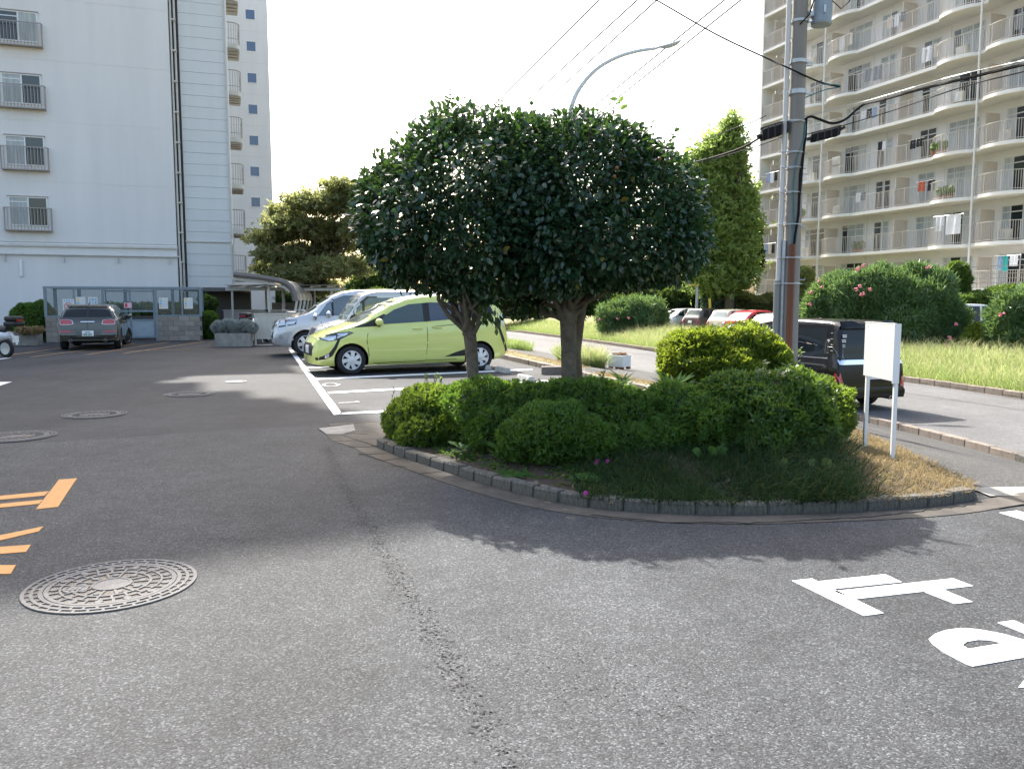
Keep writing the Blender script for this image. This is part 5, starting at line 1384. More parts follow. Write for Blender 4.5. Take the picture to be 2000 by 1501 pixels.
# --- trees
def tree(name, label, base, trunk_h, tr, blobs, n, size, tmpl, lm, bark, seed, group=None, a=.6, up=.1, rnd=.6, depth=.55, bump=.22, core=0, limbs=3, jit=0.0):
    rg = random.Random(seed); rng = np.random.default_rng(seed); B = np.array(base)
    t = thing(name, label, 'tree', base, 0, group)
    m = MB(); m.tube([(0,0,-.2), (.03,0,trunk_h*.5), (0,.02,trunk_h)], [tr*1.2, tr, tr*.8], 9); m.build('trunk', bark, t, smooth=True, sharp=80)
    br = MB()
    for b in blobs:
        c = Vector(np.array(b[:3]) - B)
        for k in range(limbs):
            s = Vector((0, 0, trunk_h*rg.uniform(.55, 1.0))); e = c + Vector((rg.uniform(-.6, .6)*b[3], rg.uniform(-.6, .6)*b[4], rg.uniform(-.4, .4)*b[5])); limb(br, s, e, tr*.34, tr*.08, .08, 5, rg)
    br.build('branch', bark, t, smooth=True, sharp=80)
    P, O = sample_blobs(blobs, n, rng, depth, bump, seed=seed, cull=.6)
    P = P + rng.normal(size=P.shape)*jit
    D, Nn = orient(O, rng, a, up, rnd, .9, .3, .5)
    scatter('crown', P - B, D, Nn, rng.uniform(size*.7, size*1.3, n), tmpl, lm, t)
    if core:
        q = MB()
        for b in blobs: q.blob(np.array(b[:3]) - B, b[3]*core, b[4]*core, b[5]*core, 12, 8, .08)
        q.build('inner_dark_core', M_core, t, smooth=True)  # dark filler added inside the crown to close it against light
    return t
zy = 41.0
zl = [(600,395,46,13), (560,415,36,11), (640,400,55,20), (575,440,60,14), (680,390,40,20), (530,465,45,11), (620,450,55,18), (545,500,48,13), (600,495,60,16), (660,470,45,20), (520,525,26,9), (575,535,50,14), (640,525,60,16), (690,520,40,14), (620,560,45,14), (700,440,36,24), (665,365,40,10)]
tree('layered_tree', 'olive green tree with layered branches behind the silver van', (ad(606, 600, zy).x, zy, 0), 2.8, .17, [ob(a, b, zy + random.uniform(-1.4, 1.4), w*.95, h*1.0, w*zy/F*.9) for a, b, w, h in zl], 15000, .2, CL, L_olive, M_bark_dk, 81, depth=.9, bump=.42, jit=.12)
gy = 55
tree('ginkgo_tree', 'tall yellow-green ginkgo tree beside the balcony block', (ad(1425, 560, gy).x, gy, .4), 6.0, .28, [ob(a, b, gy+random.uniform(-.8, .8), w, h) for a, b, w, h in ((1428,252,12,22), (1408,282,30,18), (1438,290,14,16), (1375,305,26,14), (1425,325,34,16), (1365,335,34,16), (1440,355,26,16), (1350,375,40,20), (1400,370,50,22), (1455,385,22,14), (1400,410,60,36), (1455,440,24,32), (1370,450,60,36), (1430,480,46,36), (1380,510,60,36), (1440,530,36,30), (1400,545,60,26))], 17000, .26, CL, L_gin, M_bark, 82, depth=.9, bump=.4, up=.5, rnd=.8, jit=.3)
tree('broadleaf_tree', 'darker green tree below the ginkgo at the end of the block', (ad(1440, 570, 60).x, 60, .4), 4.0, .3, [ob(a, b, 60+random.uniform(-1, 1), w, h) for a, b, w, h in ((1445,450,36,40), (1455,500,30,40), (1420,500,50,45), (1390,520,50,40), (1450,405,26,30))], 9000, .34, CL, L_dk, M_bark_dk, 83, core=.7)
tree('broadleaf_tree', 'dark tree behind the low branches of the camellia, far side of the road', (ad(1350, 575, 64).x, 64, .2), 3.2, .3, [ob(a, b, 64+random.uniform(-1, 1), w, h) for a, b, w, h in ((1340,520,60,40), (1300,540,50,40), (1380,560,40,25), (1260,560,50,30))], 8000, .36, CL, L_dk, M_bark_dk, 84, core=.72)
tree('broadleaf_tree', 'dark tree seen through the gap between the two camellia trunks', (ad(1050, 600, 70).x, 70, -.4), 3.0, .3, [ob(a, b, 70+random.uniform(-1, 1), w, h) for a, b, w, h in ((1010,590,60,26), (1070,585,60,32), (1130,590,60,28), (960,595,50,22), (1180,588,50,28))], 8000, .36, CL, L_dk, M_bark_dk, 85, core=.75)
tree('broadleaf_tree', 'distant tree between the layered tree and the camellia crown', (ad(735, 590, 80).x, 80, 0), 3.0, .3, [ob(a, b, 80, w, h) for a, b, w, h in ((730,560,40,26), (760,545,36,30), (700,570,30,18))], 4500, .4, CL, L_dk, M_bark_dk, 86, core=.7)
bush('ivy_hedge', 'dark green hedge behind the parked hatchback and brown minivan', [ob(1310, 588, 60, 60, 26), ob(1370, 585, 60, 60, 30), ob(1430, 592, 60, 50, 20), ob(1250, 592, 60, 50, 24)], 7000, .3, CL5, L_dk, 87, cat='hedge')
bush('grey_shrub', 'blue-grey shrub with bare stems behind the beige parked car', [ob(1395, 580, 56, 26, 17), ob(1418, 572, 56, 20, 18)], 2600, .24, CL5, leafmat('greygreen', (.06, .10, .07), (.13, .19, .13), (.2, .3, .15), .5, .3), 88)
bush('bank_shrub', 'yellowish shrub on the grassy bank behind the red car', [ob(1480, 590, 57, 30, 10), ob(1510, 585, 57, 26, 12), ob(1455, 585, 57, 20, 9)], 3200, .2, CL5, L_olive, 89)
bush('bank_shrub', 'pale yellow-green shrub between the utility pole and the oleander', [ob(1565, 545, 50, 24, 24), ob(1555, 580, 50, 22, 26)], 3000, .22, CL5, leafmat('pale_shrub', (.14, .18, .05), (.27, .3, .1), (.4, .45, .12), .6, .35), 90)
bush('distant_hedge', 'dark tree belt on the horizon behind the bicycle shelters', [ob(560+i*45, 582+(i%2)*4, 75, 34, 16) for i in range(6)], 5000, .42, CL5, L_dk, 97, cat='hedge')
# left side planting
ly = 33.5
bush('clipped_round_bush', 'clipped round bush between enclosure and shelter wall', [(ad(405, 625, 34.6).x, 34.6, .55, .55, .5, .60)], 6000, .05, CL, L_az, 91)
bush('hedge', 'dark hedge at the foot of the wall left of the enclosure', [ob(50, 620, ly-1.5, 26, 30), ob(78, 620, ly-1.5, 30, 32), ob(60, 640, ly-1.5, 40, 26)], 6500, .075, CL5, L_az, 92, cat='hedge')
bush('hedge', 'hedge seen through the glazing of the enclosure', [ob(a, 612, 35.8+.02*i, 34, 22) for i, a in enumerate((215, 250, 290, 330, 365))], 6500, .08, CL5, L_loose, 93, cat='hedge')
bush('flowering_shrub', 'thin shrub above the round bush beside the stair tower', [ob(408, 592, 36.2, 18, 14), ob(400, 585, 36.3, 14, 10)], 1500, .09, CL5, L_loose, 94)
pc2 = at(452, 677)
bush('silver_shrub', 'silver leaved shrub filling the trough beside the scooter', [(pc2.x+dx, pc2.y+.3+dy, .66+dz, .26, .26, .2) for dx, dy, dz in ((-.5,0,0), (-.2,.05,.06), (.1,-.05,.02), (.4,0,.05), (.55,.05,-.02))], 3600, .07, T_clump(5, .28, 4), L_silver, 95, core=.5, up=.8, ground=False)
pl = at(40, 676)
bush('withered_plants', 'withered brownish plants in the long trough by the hedge', [(pl.x+dx-.3, pl.y+.25, .55, .25, .2, .12) for dx in (-.5, .3, .75)], 700, .07, CL5, L_dry, 96, core=0, ground=False)
# ------------------------------------------------------------------ vehicles
def paintmat(name, col, metal=.0, rough=.28):
    m = pbr(name, col, rough, metal, .5, 1.0); return m
M_cglass = pbr('car_glass', (.012, .016, .018), .04, spec=.4)
M_cglass_l = glassmat('car_glass_clear', (.75, .82, .82), .62, .02)
M_lamp = pbr('lamp_clear', (.62, .64, .66), .08, metal=.55, spec=.8); M_lamp_dk = pbr('lamp_housing', (.06, .06, .065), .12, spec=.8)
M_red = pbr('lamp_red', (.42, .015, .02), .12, coat=1.0); M_redl = pbr('lamp_red_light', (.6, .12, .12), .15, coat=1.0)
M_seam = pbr('shut_line', (.01, .01, .01), .7)
M_plate = pbr('number_plate', (.74, .75, .74), .5); M_pgreen = pbr('plate_green', (.03, .16, .12), .5)
M_seat = pbr('seat_fabric', (.10, .10, .10), .9)

def prof(tab, x):
    return np.interp(x, [t[0] for t in tab], [t[1] for t in tab])
def smooth_arr(a, k=1):
    for _ in range(k):
        b = a.copy(); b[1:-1] = .25*a[:-2] + .5*a[1:-1] + .25*a[2:]; a = b
    return a
def car_body(cfg):
    """Closed body shell lofted along x (nose at 0, tail at L)."""
    L, W = cfg['L'], cfg['W']/2
    xs = sorted(set([t[0] for t in cfg['top']] + list(np.linspace(0, L, 44)) + list(L*(1-np.cos(np.linspace(0, .5, 6)))) + list(L - L*(1-np.cos(np.linspace(0, .5, 6))))))
    xs = np.array([x for i, x in enumerate(xs) if i == 0 or x - xs[i-1] > .012] if False else xs)
    keep = [0]
    for i in range(1, len(xs)):
        if xs[i]-xs[keep[-1]] > .014: keep.append(i)
    xs = xs[keep]
    top = smooth_arr(prof(cfg['top'], xs), cfg.get('sm', 1)); belt = np.minimum(smooth_arr(prof(cfg['belt'], xs), 1), top - .05); bot = prof(cfg['bot'], xs)
    wid = smooth_arr(prof(cfg['wid'], xs), 2) * W; roofw = prof(cfg['roofw'], xs)
    V = []; n = None
    for x, zt, zb, z0, w, rw in zip(xs, top, belt, bot, wid, roofw):
        g_ = max(0, min(1, (zt - zb - .08)/.30))          # 0 on the bonnet, 1 in the cabin
        rw_ = w*(.90*(1-g_) + rw*g_); dz = zt - zb
        half = [(0, z0), (.62*w, z0), (.90*w, z0+.015), (.965*w, z0+.07), (.985*w, z0+.18), (1.0*w, z0+(zb-z0)*.52), (.995*w, z0+(zb-z0)*.72), (.975*w, zb-.03), (.955*w, zb)]
        b0 = .945*w
        for t in (.2, .4, .6, .78): half.append((b0+(rw_-b0)*t**1.08, zb+dz*t*.97))
        rr = min(.09, dz*.3)
        half += [(rw_*.995, zt-rr*.75), (rw_*.965, zt-rr*.32), (rw_*.90, zt-rr*.08), (rw_*.75, zt+.004), (rw_*.4, zt+.012), (0, zt+.016)]
        ring = [(x, -y, z) for y, z in half] + [(x, y, z) for y, z in half[-2:0:-1]]
        n = len(ring); V += ring
    m = MB(); k = len(xs); m.v = V
    for i in range(k-1):
        for j in range(n):
            m.f.append([i*n+j, i*n+(j+1) % n, (i+1)*n+(j+1) % n, (i+1)*n+j]); m.m.append(0)
    m.f.append(list(range(n))[::-1]); m.f.append([(k-1)*n+j for j in range(n)]); m.m += [0, 0]
    return m
def pip(poly, x, y):
    c = False; n = len(poly); j = n-1
    for i in range(n):
        if (poly[i][1] > y) != (poly[j][1] > y) and x < (poly[j][0]-poly[i][0])*(y-poly[i][1])/(poly[j][1]-poly[i][1]) + poly[i][0]: c = not c
        j = i
    return c
def patch(name, bvh, poly, axis, off, mat, parent, gr=.07, th=.012, smooth=True, sgn=1):
    """A panel that follows the body: outline in side (x,z), front/rear (y,z) or top (x,y) view, standing proud by off."""
    B = []; n = len(poly)
    for i in range(n):
        a, b = poly[i], poly[(i+1) % n]; q = max(1, int(math.dist(a, b)/gr))
        for t in range(q): B.append((a[0]+(b[0]-a[0])*t/q, a[1]+(b[1]-a[1])*t/q))
    xs = [p[0] for p in B]; ys = [p[1] for p in B]; I = []
    x = min(xs)+gr*.5
    while x < max(xs):
        y = min(ys)+gr*.5
        while y < max(ys):
            if pip(B, x, y) and min(math.dist((x, y), b) for b in B) > gr*.35: I.append((x, y))
            y += gr
        x += gr
    vs_ = [Vector(p) for p in B+I]; nb = len(B)
    ov, oe, of, *_ = delaunay_2d_cdt(vs_, [(i, (i+1) % nb) for i in range(nb)], [list(range(nb))], 1, 1e-6)
    P = []; Nm = []
    for p in ov:
        if axis == 'L': o, d = Vector((p.x, -3*sgn, p.y)), Vector((0, 1*sgn, 0))
        elif axis == 'F': o, d = Vector((-3, p.x, p.y)), Vector((1, 0, 0))
        elif axis == 'B': o, d = Vector((12, p.x, p.y)), Vector((-1, 0, 0))
        elif axis == 'T': o, d = Vector((p.x, p.y, 5)), Vector((0, 0, -1))
        h, nn, _, _ = bvh.ray_cast(o, d)
        if h is None: P.append(None); Nm.append(None)
        else:
            if nn.dot(d) > 0: nn = -nn
            P.append(h); Nm.append(nn)
    fs = [f for f in of if all(P[i] is not None for i in f)]
    if not fs: return None
    used = sorted({i for f in fs for i in f}); mp = {i: j for j, i in enumerate(used)}; ku = len(used)
    V = [tuple(P[i] + Nm[i]*off) for i in used] + [tuple(P[i] - Nm[i]*th) for i in used]
    Fc = [tuple(mp[i] for i in f) for f in fs]
    cnt = {}
    for f in Fc:
        for a, b in zip(f, f[1:]+f[:1]): cnt[(a, b)] = 1
    for (a, b) in list(cnt):
        if (b, a) not in cnt: Fc.append((b, a, a+ku, b+ku))
    m = MB(); m.add(V, Fc); return m.build(name, mat, parent, smooth=smooth, sharp=50)
def strip_poly(line, w):
    """Outline of a thin line of width w in 2-D."""
    L_ = []; R_ = []
    for i, p in enumerate(line):
        a = line[max(i-1, 0)]; b = line[min(i+1, len(line)-1)]; d = Vector((b[0]-a[0], b[1]-a[1])).normalized(); nrm = Vector((-d.y, d.x))*w/2
        L_.append((p[0]+nrm.x, p[1]+nrm.y)); R_.append((p[0]-nrm.x, p[1]-nrm.y))
    return L_ + R_[::-1]
def wheel(t, x, y, r, style, wid=.2, steer=0.0):
    """Tyre and rim as parts of a wheel; the face looks to -y for y < 0."""
    s = -1 if y < 0 else 1
    m = MB(); h = wid/2
    m.lathe([(r*.66, -h*.9), (r*.80, -h), (r*.94, -h*.94), (r, -h*.62), (r, h*.62), (r*.94, h*.94), (r*.80, h), (r*.66, h*.9)], 36, (0, 0, 0), 'y', True)
    w = m.build('wheel', M_rubber, t, smooth=True, loc=(x, y, r), rot=(0, 0, steer)); 
    q = MB(); ys = s*h*.92
    q.lathe([(r*.67, s*h*.95), (r*.64, s*h*.98), (r*.60, s*h*.80), (r*.58, -s*h*.5)], 36, (0, 0, 0), 'y', cap=False)
    disc = MB(); disc.lathe([(0.0001, s*h*.30), (r*.60, s*h*.30)], 30, (0, 0, 0), 'y')
    disc.build('brake_disc', M_dark, w)
    k, tw, wi, wo, mat = style
    for i in range(k):
        a = 2*math.pi*i/k; b = a + tw
        pts = []
        p0 = (r*.13*math.cos(a), r*.13*math.sin(a)); p1 = (r*.64*math.cos(b), r*.64*math.sin(b)); d = Vector((p1[0]-p0[0], p1[1]-p0[1])).normalized(); nr = Vector((-d.y, d.x))
        o0, o1 = nr*wi*r/2, nr*wo*r/2
        P4 = [(p0[0]+o0.x, p0[1]+o0.y), (p1[0]+o1.x, p1[1]+o1.y), (p1[0]-o1.x, p1[1]-o1.y), (p0[0]-o0.x, p0[1]-o0.y)]
        ya, yb, yc = s*h*.98, s*h*.86, s*h*.6
        f = [(P4[0][0], ya, P4[0][1]), (P4[1][0], yb, P4[1][1]), (P4[2][0], yb, P4[2][1]), (P4[3][0], ya, P4[3][1])]
        g2 = [(p[0], yc, p[2]) for p in f]
        q.add(f+g2, [(0,1,2,3), (7,6,5,4), (0,1,5,4), (1,2,6,5), (2,3,7,6), (3,0,4,7)])
    q.lathe([(r*.20, s*h*.55), (r*.20, s*h*.98), (r*.16, s*h*1.03), (0.0001, s*h*1.04)], 20, (0, 0, 0), 'y')
    q.build('rim', mat, w, smooth=True, sharp=30)
    return w
def car(name, label, cfg, loc, rotz, group=None):
    t = thing(name, label, 'car' if 'cat' not in cfg else cfg['cat'], loc, rotz, group)
    L = cfg['L']; mt = cfg['paint']
    body = car_body(cfg); me = body.mesh('body', [mt, M_dark], smooth=True, sharp=38)
    bvh = BVHTree.FromPolygons([Vector(v.co) for v in me.vertices], [tuple(p.vertices) for p in me.polygons])
    ob_ = bpy.data.objects.new('body', me); COL.objects.link(ob_)
    r = cfg['r']; hw = cfg['W']/2
    if cfg.get('arch', True):
        cut = MB()
        for x in cfg['axles']:
            for s in (-1, 1):
                pr = [(0.0001, s*(hw-.34)), (r+cfg.get('gap', .055), s*(hw-.34)), (r+cfg.get('gap', .055), s*(hw+.2)), (0.0001, s*(hw+.2))]
                cut.lathe(pr, 40, (x, 0, r*1.0), 'y')
        cm = cut.mesh('cut', [M_dark]); co = bpy.data.objects.new('cut', cm); COL.objects.link(co)
        md = ob_.modifiers.new('b', 'BOOLEAN'); md.object = co; md.operation = 'DIFFERENCE'; md.solver = 'EXACT'
        try: md.material_mode = 'TRANSFER'
        except Exception: pass
        dg = bpy.context.evaluated_depsgraph_get(); nm = bpy.data.meshes.new_from_object(ob_.evaluated_get(dg), depsgraph=dg)
        ob_.modifiers.clear(); ob_.data = nm; nm.name = 'body'; bpy.data.objects.remove(co)
        bm = bmesh.new(); bm.from_mesh(nm)
        for f in bm.faces: f.smooth = True
        for e in bm.edges:
            if len(e.link_faces) == 2: e.smooth = e.calc_face_angle(0) < R(38)
        bm.to_mesh(nm); bm.free()
    ob_.parent = t
    for x in cfg['axles']:
        for s in (-1, 1):
            if cfg.get('wheels', True): wheel(t, x, s*(hw-.115), r, cfg['rim'], steer=(cfg.get('steer', 0) if x == cfg['axles'][0] else 0))
    # panels: (name, outline, view, offset, material, parent index or None)
    made = {}
    for it in cfg['panels']:
        nm_, poly, ax, off, mat_ = it[:5]; sides = it[5] if len(it) > 5 else (1,)
        for s in sides:
            if ax == 'L': o = patch(nm_, bvh, poly, 'L', off, mat_, t, cfg.get('gr', .09), sgn=s)
            else:
                pl_ = [(p[0]*s, p[1]) for p in poly]
                if s < 0: pl_ = pl_[::-1]
                o = patch(nm_, bvh, pl_, ax, off, mat_, t, cfg.get('gr', .09))
    for sl_ in cfg.get('seams', ()):
        for s in (1, -1): patch('shut_line', bvh, strip_poly(sl_, .012), 'L', .0018, M_seam, t, .12, .004, sgn=s)
    for mr in cfg.get('mirrors', ()):
        x, z, s_, mat_ = mr
        for s in s_:
            h, nn, _, _ = bvh.ray_cast(Vector((x+.05, -3*s, z-.06)), Vector((0, s, 0)))
            yb = -s*hw if h is None else h.y
            q = MB(); q.blob((x, yb - s*.13, z), .085, .115, .075, 12, 8); o = q.build('mirror', mat_, t, smooth=True)
            q = MB(); q.tube([(x+.03, yb+s*.02, z-.09), (x+.01, yb-s*.08, z-.06)], .03, 8); q.build('mirror_arm', M_dark, o, smooth=True)
    for h_ in cfg.get('handles', ()):
        x, z, mat_ = h_
        for s in (1, -1):
            h, nn, _, _ = bvh.ray_cast(Vector((x, -3*s, z)), Vector((0, s, 0)))
            if h is None: continue
            q = MB(); q.tube([(x-.11, h.y, z), (x-.08, h.y-s*.03, z), (x+.08, h.y-s*.03, z), (x+.11, h.y, z)], [.014, .018, .018, .014], 8); q.build('door_handle', mat_, t, smooth=True)
    for ex in cfg.get('extra', ()): ex(t)
    return t
def mir(p): return p

sil = lambda k, tw, wi, wo, m=M_silver: (k, tw, wi, wo, m)
P_lime = paintmat('paint_lime', (.68, .73, .21), .0, .25)
# --- lime minivan
S = 1.035
def sx(pts): return [(x*S, z) for x, z in pts]
lime = dict(gr=.05, L=4.24*S, W=1.70, r=.305, axles=(.745*S, 3.53*S), paint=P_lime, rim=sil(7, .55, .20, .30, pbr('wheel_cover_silver', (.70, .71, .72), .35, metal=.25)), sm=2,
    top=sx([(0,.56),(.02,.66),(.10,.76),(.30,.88),(.62,.98),(.90,1.06),(1.15,1.22),(1.55,1.45),(1.90,1.59),(2.25,1.655),(2.8,1.685),(3.4,1.675),(3.85,1.625),(4.02,1.52),(4.13,1.25),(4.20,.95),(4.235,.70),(4.24,.52)]),
    belt=sx([(0,.5),(.3,.80),(.9,.97),(1.3,1.02),(2.2,1.07),(3.2,1.16),(3.9,1.22),(4.24,1.1)]), bot=sx([(0,.22),(.25,.17),(.6,.17),(3.7,.19),(4.1,.26),(4.24,.36)]),
    wid=sx([(0,.66),(.06,.76),(.18,.86),(.40,.945),(.75,.99),(1.1,1.0),(3.4,1.0),(3.8,.98),(4.05,.93),(4.18,.86),(4.24,.78)]), roofw=[(0,.9),(1.0,.86),(2.0,.80),(3.6,.78),(4.6,.76)],
    panels=[
        ('windscreen', [(-.60,1.09),(.60,1.09),(.56,1.30),(.47,1.545),(-.47,1.545),(-.56,1.30)], 'F', .004, pbr('windscreen', (.10,.12,.12), .06, spec=.5)),
        ('pillar_trim', sx([(.78,.985),(1.02,1.0),(1.36,1.02),(1.36,1.06),(1.52,1.24),(1.44,1.27),(1.06,1.08)]), 'L', .003, M_dark, (1,-1)),
        ('side_window', sx([(1.22,1.045),(1.38,1.05),(1.38,1.22)]), 'L', .0055, M_cglass, (1,-1)),
        ('side_window', sx([(1.42,1.055),(2.28,1.10),(2.27,1.50),(1.98,1.475),(1.66,1.36),(1.42,1.21)]), 'L', .005, pbr('lime_glass', (.055,.085,.09), .03, spec=.6), (1,-1)),
        ('pillar_trim', sx([(2.28,1.10),(2.42,1.11),(2.41,1.515),(2.27,1.50)]), 'L', .0045, M_dark, (1,-1)),
        ('side_window', sx([(2.42,1.11),(3.42,1.18),(3.40,1.51),(2.41,1.515)]), 'L', .005, pbr('lime_glass_rear', (.03,.045,.07), .03, spec=.9), (1,-1)),
        ('side_window', sx([(3.50,1.19),(3.88,1.26),(3.80,1.48),(3.48,1.505)]), 'L', .005, M_cglass, (1,-1)),
        ('headlight', sx([(.10,.765),(.30,.70),(.52,.745),(.80,.885),(.72,.905),(.45,.885),(.22,.83)]), 'L', .006, M_lamp_dk, (1,-1)),
        ('headlight_lens', sx([(.16,.765),(.31,.715),(.44,.745),(.44,.82),(.26,.80)]), 'L', .013, M_lamp, (1,-1)),
        ('headlight_lens', sx([(.46,.77),(.62,.82),(.76,.885),(.48,.865)]), 'L', .010, M_lamp, (1,-1)),
        ('bumper_slash', sx([(.47,.74),(.53,.755),(.45,.56),(.36,.40),(.22,.33),(.06,.31),(.04,.36),(.18,.40),(.30,.46),(.40,.60)]), 'L', .006, M_dark, (1,-1)),
        ('fog_lamp', sx([(.22,.36),(.30,.36),(.31,.44),(.24,.46)]), 'L', .014, M_lamp, (1,-1)),
        ('grille', [(-.50,.40),(.50,.40),(.56,.60),(.40,.66),(-.40,.66),(-.56,.60)], 'F', .006, M_dark),
        ('number_plate', [(-.165,.44),(.165,.44),(.165,.60),(-.165,.60)], 'F', .02, M_plate),
        ('side_garnish', sx([(2.72,.33),(3.24,.345),(3.33,.36),(3.36,.52),(3.26,.51),(2.95,.42)]), 'L', .006, M_dark, (1,-1)),
        ('fuel_flap', sx([(3.76+.075*math.cos(a)/S, .98+.075*math.sin(a)) for a in np.linspace(0, 2*math.pi, 13)[:-1]]), 'L', .0025, P_lime, (1,)),
        ('tail_lamp', sx([(3.98,1.28),(4.10,1.22),(4.17,1.0),(4.10,.95),(4.03,1.12)]), 'L', .006, M_lamp, (1,-1)),
        ('tail_trim', sx([(3.93,1.16),(4.03,1.12),(4.02,.95),(4.20,.50),(4.23,.40),(4.17,.40),(3.96,.93)]), 'L', .005, M_dark, (1,-1)),
        ('tail_lamp', [(.45,.90),(.74,.95),(.70,1.24),(.55,1.20)], 'B', .006, M_redl, (1,-1)), ('rear_window', [(-.56,1.12),(.56,1.12),(.50,1.46),(-.50,1.46)], 'B', .005, M_cglass),
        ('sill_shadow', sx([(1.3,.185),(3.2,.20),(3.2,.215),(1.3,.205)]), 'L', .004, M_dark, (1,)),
    ],
    seams=[sx([(1.10,.98),(1.06,.70),(1.10,.40),(1.20,.235),(2.30,.255)]), sx([(2.34,1.10),(2.35,.70),(2.31,.26),(3.0,.27)]), sx([(3.42,1.17),(3.36,.80),(3.30,.56)]), sx([(2.45,.99),(3.70,1.10)])],
    mirrors=[(1.30*S, 1.105, (1,-1), P_lime)], handles=[(2.14*S, .955, P_lime), (2.56*S, .975, P_lime)])
fw = at(686, 731); th = R(23)
ax0 = lime['axles'][0]; hwv = .85-.11
o = Vector((fw.x, fw.y, 0)) - Matrix.Rotation(th, 3, 'Z') @ Vector((ax0, -hwv, 0))
lc = car('lime_minivan', 'lime green minivan parked side on behind the camellia trunks', lime, o, th)

# --- silver boxy car and pale silver van beside it
P_sil = paintmat('paint_silver', (.42, .43, .44), .55, .32)
boxy = dict(L=3.6, W=1.50, r=.28, axles=(.62, 3.0), paint=P_sil, rim=sil(8, 0, .2, .2),
    top=[(0,.55),(.02,.72),(.10,.88),(.45,1.0),(.72,1.06),(.80,1.12),(.98,1.40),(1.12,1.62),(1.25,1.73),(1.5,1.79),(2.6,1.80),(3.3,1.77),(3.48,1.65),(3.55,1.2),(3.59,.7),(3.6,.5)],
    belt=[(0,.5),(.3,.85),(.75,1.0),(1.0,1.03),(3.3,1.06),(3.6,1.0)], bot=[(0,.24),(.4,.18),(3.2,.2),(3.6,.3)], wid=[(0,.80),(.1,.90),(.3,.97),(.6,1.0),(3.2,1.0),(3.5,.95),(3.6,.9)], roofw=[(0,.9),(.9,.9),(3.6,.86)],
    panels=[('windscreen', [(-.62,1.10),(.62,1.10),(.60,1.4),(.55,1.66),(-.55,1.66),(-.60,1.4)], 'F', .004, pbr('boxy_screen', (.09,.12,.12), .03, spec=.9)),
        ('pillar_trim', [(.84,1.07),(1.55,1.08),(1.55,1.66),(1.30,1.66),(1.05,1.46)], 'L', .003, M_dark, (1,-1)),
        ('side_window', [(.98,1.10),(1.18,1.10),(1.18,1.50),(1.08,1.42)], 'L', .006, pbr('boxy_glass', (.08,.13,.15), .03, spec=.9), (1,-1)), ('side_window', [(1.24,1.10),(1.95,1.10),(1.95,1.63),(1.34,1.63),(1.24,1.54)], 'L', .006, pbr('boxy_glass2', (.05,.08,.1), .03, spec=.9), (1,-1)), ('side_window', [(2.05,1.10),(2.9,1.12),(2.9,1.63),(2.05,1.63)], 'L', .005, M_cglass, (1,-1)),
        ('headlight', [(.05,.74),(.30,.78),(.34,.92),(.18,.93)], 'L', .006, M_lamp, (1,-1)), ('headlight', [(.38,.74),(.70,.76),(.68,.93),(.42,.88)], 'F', .006, M_lamp, (1,-1)),
        ('grille', [(-.36,.72),(.36,.72),(.38,.88),(-.38,.88)], 'F', .006, M_dark), ('number_plate', [(-.165,.48),(.165,.48),(.165,.64),(-.165,.64)], 'F', .02, M_plate), ('lower_grille', [(-.5,.3),(.5,.3),(.5,.42),(-.5,.42)], 'F', .005, M_dark)],
    seams=[[(.95,1.04),(.95,.5),(1.05,.24),(1.95,.24)], [(2.0,1.08),(2.0,.24)]], mirrors=[(1.06, 1.12, (1,-1), P_sil)], handles=[(1.8, .93, P_sil)])
car('silver_boxy_car', 'silver boxy small car between the lime minivan and the pale van', boxy, Vector((-5.0, 20.5, 0)), R(21))
P_van = paintmat('paint_palesilver', (.60, .61, .62), .25, .3)
